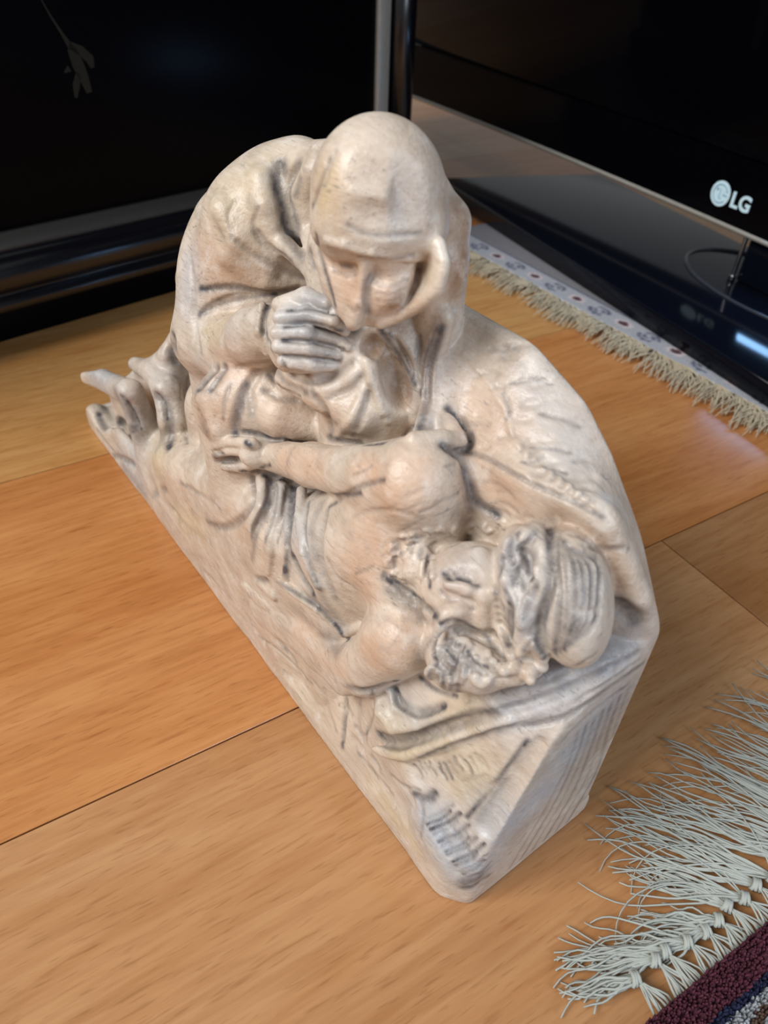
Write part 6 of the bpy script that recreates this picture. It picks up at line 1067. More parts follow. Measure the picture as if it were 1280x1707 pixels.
G|0.00070 0.00028 0.19|31264 1391 12042 31314 1426 12092 31361 1462 12138 31403 1505 12178 31445 1549 12225 31463 1620 12249 31467 1707 12260 31453 1811 12251 31455 1900 12261|.3 1 1 1 1 1 1 1 .3
G|0.00070 0.00028 0.00|31404 1668 12274 31417 1735 12275 31421 1810 12265 31432 1881 12265 31452 1945 12284 31449 2037 12279 31396 2178 12218 31382 2284 12209 31408 2352 12250|.3 1 1 1 1 1 1 1 .3
G|0.00070 0.00028 0.19|30570 1054 11740 30619 1093 11787 30657 1141 11819 30755 1141 11929 30802 1186 11980 30819 1258 12004 30812 1353 12003 30827 1432 12031 30870 1487 12095|.3 1 1 1 1 1 1 1 .3
G|0.00070 0.00028 0.38|31382 1691 13791 31411 1740 13813 31431 1797 13824 31458 1848 13846 31484 1904 13871 31499 1974 13892 31520 2040 13926 31540 2109 13959 31556 2181 13989|.3 1 1 1 1 1 1 1 .3
G|0.00070 0.00028 0.38|31149 2689 14824 31138 2777 14803 31123 2868 14778 31100 2968 14748 31058 3092 14701 30977 3258 14622|.3 1 1 1 1 1
G|0.00070 0.00028 0.38|30655 3672 14295 30654 3766 14309 30670 3844 14338|1 1 .3
G|0.00070 0.00028 0.38|31866 2534 12391 31898 2583 12418 31929 2633 12442 31946 2699 12449 31952 2778 12450 31930 2892 12419|.3 1 1 1 1 1
G|0.00070 0.00028 0.38|29886 548 10701 29974 565 10797 30047 590 10873 30125 613 10959 30192 648 11036 30265 681 11130 30326 727 11215 30384 775 11298 30438 826 11375|.3 1 1 1 1 1 1 1 .3
G|0.00070 0.00028 0.38|31563 2277 14058 31566 2351 14050 31574 2420 14048 31570 2502 14033 31561 2592 14019 31548 2691 14007 31527 2801 13992 31488 2931 13958 31443 3067 13917|.3 1 1 1 1 1 1 1 .3
G|0.00070 0.00028 0.38|29016 1054 13874 29078 1085 13927 29134 1119 13973 29200 1147 14031 29266 1178 14094 29331 1213 14164 29397 1250 14240 29455 1294 14311 29523 1329 14391|.3 1 1 1 1 1 1 1 .3
G|0.00070 0.00028 0.00|30635 1719 14973 30663 1768 14994 30690 1817 15013 30714 1870 15031 30726 1937 15041 30741 2004 15064 30753 2078 15088 30752 2165 15100 30757 2246 15118|.3 1 1 1 1 1 1 1 .3
G|0.00070 0.00028 0.00|30449 1089 11976 30494 1131 12018 30546 1167 12066 30627 1181 12153 30682 1218 12215 30702 1288 12241 30727 1357 12280 30766 1416 12338 30878 1412 12485|.3 1 1 1 1 1 1 1 .3
G|0.00070 0.00028 0.19|31058 1543 13101 31110 1575 13151 31159 1608 13196 31206 1644 13241 31261 1676 13301 31308 1718 13360 31354 1764 13423 31405 1806 13494 31443 1859 13549|.3 1 1 1 1 1 1 1 .3
G|0.00070 0.00028 0.00|31599 1702 12167 31631 1752 12193 31644 1819 12193 31646 1897 12182 31654 1973 12184 31637 2078 12161 31557 2247 12060 31571 2326 12088 31622 2371 12162|.3 1 1 1 1 1 1 1 .3
G|0.00070 0.00028 0.38|30749 1432 12688 30802 1465 12740 30855 1497 12789 30915 1524 12849 30976 1553 12917 31047 1577 13004 31105 1615 13082 31160 1655 13159 31218 1693 13237|.3 1 1 1 1 1 1 1 .3
G|0.00070 0.00028 0.38|31546 2820 13562 31532 2915 13534 31513 3014 13498 31493 3117 13462 31465 3231 13423 31437 3350 13393 31454 3426 13421 31439 3536 13414 31420 3650 13402|.3 1 1 1 1 1 1 1 .3
G|0.00070 0.00028 0.00|30978 1524 12672 31007 1577 12694 31069 1600 12755 31112 1641 12796 31143 1696 12827 31159 1767 12849 31211 1810 12921 31265 1851 12997 31314 1896 13066|.3 1 1 1 1 1 1 1 .3
G|0.00070 0.00031 0.25|28779 302 6299 28889 296 6341 29011 283 6402 29144 261 6481 29297 220 6589 29488 149 6752 29667 81 6898 29830 21 7020 29977 -29 7120|.3 1 1 1 1 1 1 1 .3
G|0.00070 0.00031 0.25|28653 337 6519 28717 360 6493 28781 384 6468 28848 404 6446 28931 411 6444 29033 399 6469 29163 364 6535 29346 292 6681 29567 195 6889|.3 1 1 1 1 1 1 1 .3
G|0.00070 0.00031 0.25|25284 -234 4864 25260 -162 4713 25347 -142 4704 25467 -139 4736 25584 -141 4763 25708 -152 4795 25832 -168 4825 25948 -181 4845 26061 -193 4863|.3 1 1 1 1 1 1 1 .3
G|0.00070 0.00031 0.25|27778 143 6357 27877 147 6377 27974 153 6395 28057 166 6392 28139 175 6386 28202 189 6352 28259 203 6305 28312 217 6252 28378 224 6217|.3 1 1 1 1 1 1 1 .3
G|0.00070 0.00031 0.25|25408 20 2312 25493 44 2296 25578 68 2280 25673 85 2278 25762 100 2263 25851 108 2247 25925 120 2205 25998 130 2160 26075 139 2123|.3 1 1 1 1 1 1 1 .3
G|0.00070 0.00031 0.25|28905 12 6193 29020 4 6245 29145 -11 6314 29257 -19 6362 29381 -40 6428 29504 -65 6489 29646 -108 6581 29785 -151 6666 29907 -183 6729|.3 1 1 1 1 1 1 1 .3
G|0.00070 0.00031 0.25|28018 -7 7737 28128 -12 7773 28212 0 7775 28274 22 7748 28327 45 7707 28367 71 7646 28417 87 7595 28292 207 7304 28346 220 7256|.3 1 1 1 1 1 1 1 .3
G|0.00070 0.00031 0.25|25413 -437 3904 25496 -415 3888 25570 -388 3862 25640 -361 3828 25664 -316 3730|.3 1 1 1 1
G|0.00070 0.00031 0.25|25175 -30 2925 25231 -10 2859 25285 9 2787 25338 30 2716|1 1 1 .3
G|0.00070 0.00031 0.25|25363 -63 4826 25478 -58 4853 25610 -60 4902 25735 -62 4943 25870 -73 4993 25994 -85 5028 26119 -103 5061 26251 -126 5105 26375 -145 5139|.3 1 1 1 1 1 1 1 .3
G|0.00070 0.00031 0.25|25459 38 5104 25550 54 5101 25652 66 5111 25758 74 5127 25874 72 5153 25980 68 5164 26097 53 5187 26219 35 5216 26339 18 5243|.3 1 1 1 1 1 1 1 .3
G|0.00070 0.00031 0.25|27309 -399 5324 27436 -406 5381 27539 -400 5405 27646 -397 5435 27740 -392 5444 27830 -391 5444 27908 -389 5426 27993 -391 5417 28079 -394 5410|.3 1 1 1 1 1 1 1 .3
G|0.00070 0.00031 0.25|28315 103 7722 28369 131 7685 28434 153 7663 28493 177 7632 28548 199 7594 28604 215 7553 28653 232 7500 28708 244 7455 28762 256 7409|.3 1 1 1 1 1 1 1 .3
G|0.00070 0.00031 0.25|29342 37 6465 29494 3 6576 29664 -43 6719 29815 -80 6834 29962 -118 6940 30084 -147 7007 30195 -173 7055 30291 -190 7078 30382 -203 7095|.3 1 1 1 1 1 1 1 .3
G|0.00070 0.00031 0.25|26751 182 6466 26880 173 6518 27010 164 6572 27133 155 6619 27244 150 6647 27350 141 6666 27436 138 6658 27518 136 6642 27598 137 6625|.3 1 1 1 1 1 1 1 .3
G|0.00070 0.00113 0.62|22994 1273 9835 23199 1152 9745 23392 1044 9645 23599 917 9564 23830 749 9522 24081 530 9517 24157 367 9364 24106 255 9099 24068 150 8850 24053 55 8632 24047 -37 8430 24045 -127 8235 24012 -206 8006|.3 .8 1 1 1 1 1 1 1 1 1 .8 .3
G|0.00070 0.00100 0.62|23352 1455 9755 23868 1148 9877 24166 960 9810 24455 766 9741 24754 540 9689 24909 350 9505 24948 189 9210 24988 16 8914 25056 -165 8644|.3 1 1 1 1 1 1 1 .3
G|0.00070 0.00100 0.50|23996 1501 9814 24222 1341 9733 24482 1167 9689 24756 980 9659 25047 768 9643 25231 590 9517 25367 422 9336 25442 279 9089 25468 163 8792|.3 1 1 1 1 1 1 1 .3
G|0.00070 0.00113 0.62|25937 1303 10585 26322 1017 10687 26576 805 10671 26784 629 10603 26982 483 10507 27184 362 10382 27397 255 10245 27616 160 10114 27753 122 9911 27878 106 9718 27999 108 9534 28127 112 9362 28254 114 9186|.3 .8 1 1 1 1 1 1 1 1 1 .8 .3
G|0.00070 0.00087 0.88|21186 -279 10696 21280 -288 10706 21330 -284 10682 21381 -272 10658 21427 -233 10627 21483 -163 10599 21618 -99 10627 21783 -38 10679 21944 19 10728|.3 1 1 1 1 1 1 1 .3
G|0.00071 0.00087 0.88|21356 -263 10141 21161 -71 9921 21322 -19 9981 21467 41 10031 21668 85 10134 21775 175 10169 21882 272 10210 21994 368 10259 22113 460 10312|.3 1 1 1 1 1 1 1 .3
G|0.00070 0.00087 1.00|22480 367 10070 22592 468 10090 22632 601 10046 22501 815 9866 22619 917 9921 22723 1029 9997|.3 1 1 1 1 1
G|0.00070 0.00087 1.00|23496 818 10664 23735 858 10887 24087 839 11200|1 1 .3
G|0.00078 0.00100 0.88|22459 -668 4090 22598 -631 4163 22727 -590 4224 22851 -549 4282 22963 -509 4329 23030 -455 4328 23085 -402 4317 23137 -348 4302 23200 -299 4301|.3 1 1 1 1 1 1 1 .3
G|0.00077 0.00100 0.88|23068 -907 4263 23195 -867 4335 23308 -820 4390 23415 -773 4440 23544 -740 4518 23635 -697 4556 23736 -663 4609 23812 -620 4632 23884 -575 4652|.3 1 1 1 1 1 1 1 .3
G|0.00076 0.00100 0.75|23425 -989 4196 23520 -951 4241 23786 -981 4489 23901 -951 4559 23984 -910 4591 24099 -882 4663 24197 -847 4713 24266 -801 4729 24340 -757 4751|.3 1 1 1 1 1 1 1 .3
G|0.00080 0.00087 0.88|21875 -533 3924 21960 -479 3986 22045 -422 4034 22144 -366 4085 22252 -313 4143|1 1 1 1 1
G|0.00094 0.00100 0.50|11976 2355 7951 12247 2230 7700 12419 2139 7387|.3 1 1
G|0.00070 0.00100 0.50|20322 -658 12176 20625 -781 12056 20713 -826 11792|1 1 1
G|0.00092 0.00100 0.50|13155 1796 6138 13763 1572 6123 14947 1148 6544|1 1 .3
G|0.00097 0.00100 0.38|11285 3096 7713 11284 2994 7394 11298 2916 7072|1 1 1
G|0.00070 0.00100 0.38|20593 -485 12455 20838 -568 12356 20994 -622 12202|1 1 .3
G|0.00070 0.00100 0.75|22373 1960 13677 22513 2003 13585 22675 2031 13505|.3 1 1
G|0.00070 0.00100 0.75|23634 1642 13974 23766 1704 13903 24004 1729 13927 24319 1725 14022 24602 1742 14103 24899 1745 14192|1 1 1 1 1 .3
G|0.00070 0.00087 0.50|21593 799 13296 21651 691 13174 21695 586 13045 21719 495 12900 21755 413 12758 21783 354 12603 21809 311 12440 21826 276 12268 21809 253 12072|.3 1 1 1 1 1 1 1 .3
G|0.00070 0.00087 0.50|25161 1021 15867 25256 1054 15736 24892 1332 15300|.3 1 1
G|0.00070 0.00087 0.50|24239 1790 14669 24455 1806 14632 24728 1840 14668 25090 1856 14791 25364 1934 14864 25535 2064 14862|1 1 1 1 1 .3
G|0.00070 0.00100 0.50|19905 3331 18572 19868 3280 18420 19819 3225 18264 19781 3181 18108 19782 3155 17959 19803 3175 17808 19848 3223 17657 19939 3264 17521 20039 3293 17389|.3 1 1 1 1 1 1 1 .3
G|0.00070 0.00087 0.25|18993 3021 18668 19000 2903 18539 19017 2771 18416 19035 2656 18289 19089 2568 18164 19162 2531 18032 19264 2525 17899 19385 2528 17768 19494 2528 17635|.3 1 1 1 1 1 1 1 .3
G|0.00070 0.00100 0.62|26414 2074 21829 26416 2003 21708 26417 1932 21588 26383 1883 21451 26351 1833 21307 26306 1789 21145 26216 1772 20958 26112 1763 20759 25977 1770 20546|.3 1 1 1 1 1 1 1 .3
G|0.00070 0.00087 0.38|26497 2201 21998 26524 2127 21910 26531 2064 21815 26520 2016 21715 26520 1965 21616 26535 1912 21521 26550 1865 21425 26550 1830 21322 26529 1806 21212|.3 1 1 1 1 1 1 1 .3
G|0.00070 0.00087 0.75|26816 3906 16674 26895 4013 16498 26934 4157 16293 26993 4279 16098 27092 4348 15933 27239 4347 15805 27387 4321 15681 27517 4302 15546 27682 4258 15438|.3 1 1 1 1 1 1 1 .3
G|0.00070 0.00087 0.75|27874 4854 17027 27818 4790 16768 27769 4711 16515 27733 4632 16258 27758 4529 16021 27820 4439 15777 27874 4387 15502 28089 4209 15340 28185 4127 15090|.3 1 1 1 1 1 1 1 .3
G|0.00070 0.00100 1.00|29352 4524 14923 29442 4556 14843 29533 4588 14763 29644 4598 14702 29771 4584 14655 29904 4553 14614|.3 1 1 1 1 1
G|0.00070 0.00100 1.00|30380 4163 14909 30451 4182 14812 30360 4370 14553|1 1 .3
G|0.00070 0.00100 0.62|28737 3705 14882 28816 3574 14849 28904 3438 14820 28945 3341 14758|.3 1 1 1
G|0.00070 0.00100 0.62|27997 4086 13833 27947 4059 13727 27889 4037 13634 27829 4015 13546 27799 3969 13480|1 1 1 1 .3
G|0.00070 0.00100 1.00|30807 966 11293 30998 979 11320 31093 1068 11222 31181 1167 11109 31335 1218 11075 31466 1299 10995 31640 1351 10965 31793 1423 10902 32241 1221 11281|.3 1 1 1 1 1 1 1 .3
G|0.00070 0.00087 0.50|30693 1342 12256 30789 1454 12313 30964 1493 12471 31102 1572 12579 31175 1733 12594 31246 1935 12588 31424 2066 12705 31527 2277 12723 31528 2583 12612|.3 1 1 1 1 1 1 1 .3
G|0.00070 0.00075 0.25|29254 923 12485 29516 1010 12706 29792 1076 12953 30110 1110 13228 30425 1156 13453 30801 1171 13683 31034 1313 13711 31234 1489 13682 31375 1713 13595|.3 1 1 1 1 1 1 1 .3
G|0.00070 0.00075 0.25|29797 712 9749 29553 657 9740 29337 572 9774 29143 486 9833 28981 417 9922 28865 373 10049 28793 339 10219 28721 322 10381 28639 303 10532|.3 1 1 1 1 1 1 1 .3
G|0.00099 0.00100 1.00|10235 100 6836 10268 159 6640 10305 221 6445 10345 278 6248 10400 319 6052 10444 348 5837 10501 362 5622 10602 360 5432 10685 365 5229|.3 1 1 1 1 1 1 1 .3
G|0.00094 0.00100 0.88|11836 1185 7755 11947 1237 7658 12063 1292 7567 12177 1337 7468 12273 1360 7336 12377 1341 7182 12471 1298 6999 12576 1239 6816 12690 1183 6643|.3 1 1 1 1 1 1 1 .3
G|0.00118 0.00087 0.62|2628 -152 852 3028 -140 791 3442 -133 738 3871 -128 705 4285 -118 682 4707 -105 689 5143 -94 726 5408 -43 652 5674 6 577|.3 1 1 1 1 1 1 1 .3
G|0.00098 0.00087 0.50|11432 -276 1829 11906 -226 1711 12824 -286 1961 13660 -310 2153 14462 -318 2326 15298 -337 2542 16092 -354 2741|1 1 1 1 1 1 .3
G|0.00087 0.00087 0.44|15125 -234 2767 15835 -213 2872 16687 -241 3119 17524 -278 3379 18377 -339 3696 19149 -394 3982 19802 -424 4189 20405 -446 4367 20770 -384 4309|.3 1 1 1 1 1 1 1 .3
G|0.00079 0.00087 0.38|23223 -62 1398 23801 -62 1690 24516 -137 2198 24951 -86 2313 25338 1 2293 25733 107 2183 26253 163 2187 26855 175 2302 27484 159 2499|.3 1 1 1 1 1 1 1 .3
G|0.00090 0.00087 0.38|17800 -124 1089 18371 -131 1155 18997 -160 1290 19582 -183 1398 20077 -186 1422 20522 -187 1408|.3 1 1 1 1 1
G|0.00070 0.00087 0.62|31387 236 6575 31346 300 6125 31260 405 5573 31458 278 5561 31461 273 5219 31323 337 4650 31131 410 4007 31030 397 3552 30976 354 3175|.3 1 1 1 1 1 1 1 .3
G|0.00070 0.00075 0.50|32702 184 3083 32907 169 3182 33106 153 3270 33307 138 3378 33486 153 3462 33728 118 3753 33948 109 4023 34090 178 4105 34227 248 4170|.3 1 1 1 1 1 1 1 .3
G|0.00071 0.00075 0.38|30767 135 1848 31065 129 1893 31362 119 1947 31649 115 1985 31935 111 2029 32219 107 2075 32499 107 2116 32777 105 2162 33052 102 2210|.3 1 1 1 1 1 1 1 .3
G|0.00070 0.00075 0.62|34307 212 3848 34426 168 3785 34546 129 3720 34649 97 3614 34740 53 3486 34811 -7 3320 34866 -74 3117 34893 -122 2831 34902 -145 2483|.3 1 1 1 1 1 1 1 .3
H|0 1 0|0.0692|0.002
H|1 0 0|0.3708|0.002
H|0.62 -0.787 0|0.2258|0.003
H|0 -1 0|0.0018|0.002
H|0 0 -1|0|0.0005
"""
STAINS_SHADE = """
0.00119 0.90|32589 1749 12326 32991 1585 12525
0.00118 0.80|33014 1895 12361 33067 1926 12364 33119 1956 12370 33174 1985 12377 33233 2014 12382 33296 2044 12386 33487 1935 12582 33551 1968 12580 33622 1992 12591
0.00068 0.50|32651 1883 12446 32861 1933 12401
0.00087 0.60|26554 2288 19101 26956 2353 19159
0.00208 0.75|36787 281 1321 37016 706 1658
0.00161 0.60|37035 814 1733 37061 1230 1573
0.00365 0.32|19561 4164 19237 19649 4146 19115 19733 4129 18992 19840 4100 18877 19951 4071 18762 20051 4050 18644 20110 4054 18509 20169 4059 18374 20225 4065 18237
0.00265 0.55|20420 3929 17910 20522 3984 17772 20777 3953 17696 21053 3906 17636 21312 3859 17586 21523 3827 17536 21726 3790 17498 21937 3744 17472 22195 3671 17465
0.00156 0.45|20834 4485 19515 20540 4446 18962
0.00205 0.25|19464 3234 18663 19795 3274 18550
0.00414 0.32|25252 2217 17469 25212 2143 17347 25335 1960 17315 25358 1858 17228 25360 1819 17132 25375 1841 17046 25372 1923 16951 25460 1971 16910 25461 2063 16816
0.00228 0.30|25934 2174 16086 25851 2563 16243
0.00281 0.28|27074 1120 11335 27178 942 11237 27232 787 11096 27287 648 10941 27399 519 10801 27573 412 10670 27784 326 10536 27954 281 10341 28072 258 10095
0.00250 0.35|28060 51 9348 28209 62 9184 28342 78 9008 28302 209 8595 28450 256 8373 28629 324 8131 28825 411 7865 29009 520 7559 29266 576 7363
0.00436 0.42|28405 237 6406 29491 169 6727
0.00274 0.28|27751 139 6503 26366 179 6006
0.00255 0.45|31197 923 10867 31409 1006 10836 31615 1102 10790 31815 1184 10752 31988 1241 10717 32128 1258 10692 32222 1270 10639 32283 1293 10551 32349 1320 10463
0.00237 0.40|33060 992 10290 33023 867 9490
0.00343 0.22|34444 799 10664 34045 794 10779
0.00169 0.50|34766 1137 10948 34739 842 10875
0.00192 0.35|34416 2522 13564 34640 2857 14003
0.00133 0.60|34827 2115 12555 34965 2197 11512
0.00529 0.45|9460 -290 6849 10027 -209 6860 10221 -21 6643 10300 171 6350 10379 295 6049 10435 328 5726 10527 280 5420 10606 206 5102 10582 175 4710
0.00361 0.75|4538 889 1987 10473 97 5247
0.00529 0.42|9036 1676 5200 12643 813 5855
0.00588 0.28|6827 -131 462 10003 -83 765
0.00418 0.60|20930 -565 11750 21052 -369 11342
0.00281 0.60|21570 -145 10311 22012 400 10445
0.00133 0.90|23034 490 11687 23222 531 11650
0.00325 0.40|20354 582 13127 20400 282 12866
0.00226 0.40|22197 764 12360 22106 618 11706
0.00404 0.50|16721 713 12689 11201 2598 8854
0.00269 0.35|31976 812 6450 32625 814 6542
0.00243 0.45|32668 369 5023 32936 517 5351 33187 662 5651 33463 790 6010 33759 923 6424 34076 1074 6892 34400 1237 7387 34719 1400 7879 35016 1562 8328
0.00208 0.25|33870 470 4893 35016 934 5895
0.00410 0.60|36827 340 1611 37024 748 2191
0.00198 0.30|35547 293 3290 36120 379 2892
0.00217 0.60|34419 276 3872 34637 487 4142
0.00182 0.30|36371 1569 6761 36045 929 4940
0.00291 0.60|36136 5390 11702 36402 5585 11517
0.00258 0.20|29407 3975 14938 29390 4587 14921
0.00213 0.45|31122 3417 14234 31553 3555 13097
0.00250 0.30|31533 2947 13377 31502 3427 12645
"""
TINTS = """
0 0.00999 0.60|30933 1748 14839 30699 1134 14104
0 0.01106 0.60|30122 986 12123 30088 589 10769
0 0.00830 0.65|31806 -140 9233 32352 542 10168
0 0.00777 0.40|29887 -220 6601 27109 -24 5639
0 0.00604 0.55|24799 971 11987 27120 1001 13052
0 0.00523 0.70|29127 1211 14123 29717 1215 14281
0 0.01021 0.30|33378 1531 12072 32694 1751 12317
0 0.00779 0.55|27329 2198 18721 26626 2279 18958
0 0.00677 0.50|28118 2826 18870 28083 2673 18381
0 0.01016 0.75|21556 1061 14167 20364 921 13897
0 0.01184 0.45|17989 1949 16438 19551 2574 16177
0 0.01246 0.35|23631 1708 12805 25808 2092 13860
0 0.01195 0.20|16560 -48 5941 13850 175 5555
0 0.01092 0.35|29356 5260 15525 31049 4738 15157
0 0.00875 0.50|31294 3986 14097 32476 4043 14194
0 0.01201 0.20|24031 -165 7998 21761 -35 7823
0 0.00910 0.50|21667 182 12280 21331 -288 12005
0 0.00990 0.30|10376 879 6568 10476 1024 5839
0 0.00669 0.35|26596 1757 20946 26604 1852 21369
1 0.00922 0.60|19700 1060 14288 20363 1298 14980
1 0.01153 0.35|18740 2802 18633 19351 3716 19442
1 0.00502 0.55|26604 1852 21369 26623 1736 20809
1 0.00894 0.50|15826 -213 2870 18281 -203 4311
1 0.01292 0.45|10794 734 5000 13312 103 5252
1 0.00614 0.50|33093 42 5130 34444 810 6817
1 0.00596 0.40|32136 214 5934 32423 349 6028 32788 393 6285 33137 470 6536 33495 600 6861 33868 801 7283 34231 1063 7735 34596 1326 8218 34958 1553 8702
1 0.00805 0.45|35653 1257 6668 35369 936 5487
1 0.00477 0.50|31964 -28 1338 34659 -126 1333
1 0.00306 0.30|28558 3792 19145 28522 3551 18682
1 0.01555 0.20|26589 70 1117 28396 125 1531
2 0.01322 0.75|36616 489 2776 35288 243 3334
2 0.00907 0.60|36406 3461 10080 36212 3024 9835 35968 2554 9495 35763 2230 9193 35729 2184 9166 35928 2542 9501 36270 3200 10045 36617 4050 10542 36809 5108 10658
2 0.01456 0.70|37083 1528 4850 37088 2713 5436
2 0.01399 0.70|37064 3912 7059 37086 4888 8184
2 0.00721 0.50|34198 2698 13731 35534 2019 12819
2 0.00945 0.65|25161 2163 17350 25196 1707 17094
2 0.01425 0.60|7341 -186 6638 5341 -321 5800
2 0.02101 0.50|9939 -106 5583 8177 42 1250
2 0.01076 0.40|24402 1303 9658 27104 204 10191
2 0.00816 0.40|33382 687 6911 31628 560 6591
2 0.00860 0.30|34408 820 10744 33789 892 10842
2 0.01057 0.35|31043 6197 16276 33241 5608 15286
2 0.00932 0.30|28368 4417 15515 28737 3705 14882
2 0.00871 0.50|17349 1263 14723 17059 1781 15927
2 0.00958 0.25|21658 896 15186 17383 1209 11045
2 0.00854 0.35|32998 2037 12409 32907 2513 12780
2 0.01583 0.30|11267 2104 8364 11745 1126 7556
2 0.00494 0.20|28131 2929 20445 27995 3539 21478
2 0.00942 0.15|36240 3168 13876 36586 2623 12975
2 0.00761 0.30|25167 1045 16272 25787 2153 15817
3 0.00469 0.75|26896 4227 15709 27268 4206 14585
3 0.00505 0.70|26176 3702 16166 26567 3905 15652
3 0.00556 0.75|27794 5654 18991 27832 5505 18138
3 0.00480 0.65|27258 5835 20234 27732 5641 19148
3 0.00344 0.35|28019 4609 20881 28343 4496 20066
3 0.00435 0.60|34110 4210 14397 34461 4270 14362 34805 4344 14322 35093 4476 14205 35304 4667 13981 35509 4771 13770 35676 4875 13509 35827 4984 13219 35991 5090 12941
3 0.00541 0.55|26754 4177 16794 28679 3463 18246
3 0.00173 0.80|28041 3981 19121 28019 3947 18985 28010 3908 18854 28007 3850 18728 28045 3722 18633 28139 3499 18583 28297 3192 18579 28270 3023 18472 28157 2927 18312
3 0.00263 0.50|27873 4649 16039 28628 3976 14943
3 0.00324 0.35|31401 3514 13476 31502 3427 12645
3 0.00285 0.20|17786 1670 15510 19643 2576 16651
3 0.00393 0.50|27841 4020 13698 27663 3670 13611
3 0.00173 0.35|26753 2293 19168 27068 2374 19227
3 0.00267 0.40|36005 2009 11321 35684 1755 11373
3 0.00241 0.50|27914 4005 19037 28305 3751 19559
3 0.01270 0.40|37079 5559 5479 37062 5600 7859
"""

def nums(s): return np.array(s.split(), float)
def unpack(T):
    o = []
    for l in T.strip().split('\n'):
        q = l.split('|')
        if q[0] == 'F': o.append(('fill',))
        elif q[0] == 'H': o.append(('half', nums(q[1]), float(q[2]), float(q[3])))
        elif q[0] == 'G':
            P = nums(q[2]).reshape(-1, 3)*1e-5; a = nums(q[1]); o.append(('groove', np.c_[P, nums(q[3])], a[0], a[1], a[2]))
        else:
            h = q[1].split(); op, lb, k = h[0], int(h[1]), float(h[2])
            if q[0] == 'B': o.append(('box', op, lb, k, nums(q[2])*1e-5, nums(q[3])*1e-5, float(h[3])))
            elif q[0] == 'S': o.append(('sheet', op, lb, k, int(h[3]), float(h[4]), nums(q[2]).reshape(-1, 3)*1e-5, nums(q[3]).reshape(-1, 3)*1e-5))
            elif q[0] == 'C': o.append(('chain', op, lb, k, nums(q[2]).reshape(-1, 4)*1e-5))
            elif q[0] == 'E': o.append(('ell', op, lb, k, nums(q[2])*1e-5, nums(q[3]).reshape(3, 3)))
    return o
def unpack_st(T):
    for l in T.strip().split('\n'):
        if l: a, b = l.split('|'); a = nums(a); yield a[0], a[1], nums(b).reshape(-1, 3)*1e-5
def unpack_co(T):
    for l in T.strip().split('\n'):
        if l: a, b = l.split('|'); a = nums(a); yield int(a[0]), a[1], a[2], nums(b).reshape(-1, 3)*1e-5

def build_carving(h):
    vol = Vol((-.03, -.012, -.004), (.385, .078, .236), h)
    prims = unpack(PRIMS); run_prims(vol, prims)
    V, F, N, lab = vol.mesh()
    n = len(V); stain_shade = np.zeros(n, np.float32); tint = np.zeros((n, 4), np.float32)
    def near_idx(P, m):
        lo, hi = P[:, :3].min(0)-m, P[:, :3].max(0)+m
        return np.where(((V > lo) & (V < hi)).all(1))[0]
    def dist(P, q):
        d = np.full(len(q), 9.)
        for a, b in zip(P[:-1], P[1:]):
            ba = b[:3]-a[:3]; t = np.clip(((q-a[:3])@ba)/(ba@ba+1e-12), 0, 1)
            d = np.minimum(d, np.linalg.norm(q-a[:3]-t[:, None]*ba, axis=1))
        return d
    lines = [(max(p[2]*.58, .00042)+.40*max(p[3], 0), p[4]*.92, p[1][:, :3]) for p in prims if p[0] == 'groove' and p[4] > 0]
    for w, s, P in lines+list(unpack_st(STAINS_SHADE)):  # strokes at the man's eye socket paint in the shade beside the nose
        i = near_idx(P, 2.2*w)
        if len(i): stain_shade[i] = np.maximum(stain_shade[i], s*np.exp(-(dist(P, V[i])/w)**2))
    for ch, w, s, P in unpack_co(TINTS):
        i = near_idx(P, 2.2*w)
        if len(i): tint[i, ch] = np.maximum(tint[i, ch], s*np.exp(-(dist(P if len(P) > 1 else np.vstack([P, P]), V[i])/w)**2))
    return V, F, N, lab, stain_shade, tint
AX = -51.917
root = tag(empty('carved_wood_sculpture', (-.19678+.6168*.185+.7871*.034, .38925-.7871*.185+.6168*.034, 0), math.radians(AX)),
           'pale carved wooden sculpture of a hooded woman mourning over a lying man', 'sculpture')
V, F, N, lab, stain_shade, tint = build_carving(.00065)
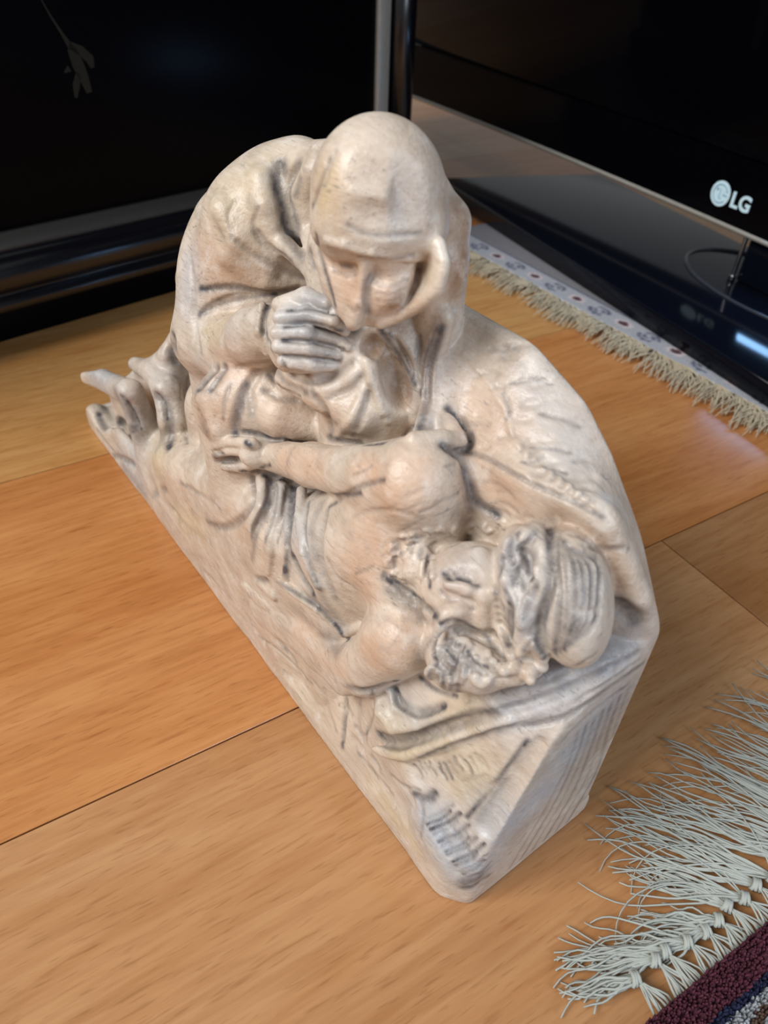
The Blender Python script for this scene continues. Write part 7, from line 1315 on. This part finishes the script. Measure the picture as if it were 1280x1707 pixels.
V = V-np.array([.185, .034, 0])
fl_ = np.sort(lab[F], axis=1)[:, 1]
def piece(name, ids, parent, label=None):
    m = np.isin(fl_, ids); f = F[m]
    if not len(f): return None
    u, inv = np.unique(f, return_inverse=True); f = inv.reshape(-1, 4)
    me = bpy.data.meshes.new(name); me.vertices.add(len(u)); me.vertices.foreach_set('co', V[u].ravel().astype(np.float32))
    me.loops.add(f.size); me.loops.foreach_set('vertex_index', f.ravel().astype(np.int32))
    me.polygons.add(len(f)); me.polygons.foreach_set('loop_start', np.arange(0, f.size, 4, dtype=np.int32))
    me.update(calc_edges=True); me.validate()
    me.polygons.foreach_set('use_smooth', np.ones(len(me.polygons), bool))
    me.normals_split_custom_set_from_vertices(N[u].tolist())
    a = me.attributes.new('stain_shade', 'FLOAT', 'POINT'); a.data.foreach_set('value', stain_shade[u])
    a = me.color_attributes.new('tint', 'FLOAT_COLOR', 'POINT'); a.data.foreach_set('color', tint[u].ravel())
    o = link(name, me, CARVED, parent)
    if label: o['label'] = label
    return o
L_ = dict(base=1,rock=2,cloak=3,hood=4,face=5,handw=6,veil=7,body=8,head=9,turban=10,curls=11,armu=12,arml=13,sheet=14,leg=15,drape=16,collar=17)
piece('base', [L_['base'], 0], root)
piece('rock', [L_['rock']], root)
piece('ground_cloth', [L_['drape']], root, 'folded cloth under the head, cut with long flat facets')
wo = piece('mourning_woman', [L_['cloak']], root, 'cloaked woman bent over the man, hand held to her cheek')
piece('hood', [L_['hood']], wo); piece('hood_lining', [L_['collar']], wo); piece('face', [L_['face']], wo); piece('hand', [L_['handw']], wo); piece('veil', [L_['veil']], wo)
mo = piece('lying_man', [L_['body']], root, 'lying man with bare chest and head thrown back')
piece('head', [L_['head']], mo); piece('headcloth', [L_['turban']], mo, 'headcloth striped with fine carved lines'); piece('curls', [L_['curls']], mo)
piece('arm', [L_['armu']], mo); piece('arm', [L_['arml']], mo); piece('leg', [L_['leg']], mo); piece('hip_cloth', [L_['sheet']], mo)
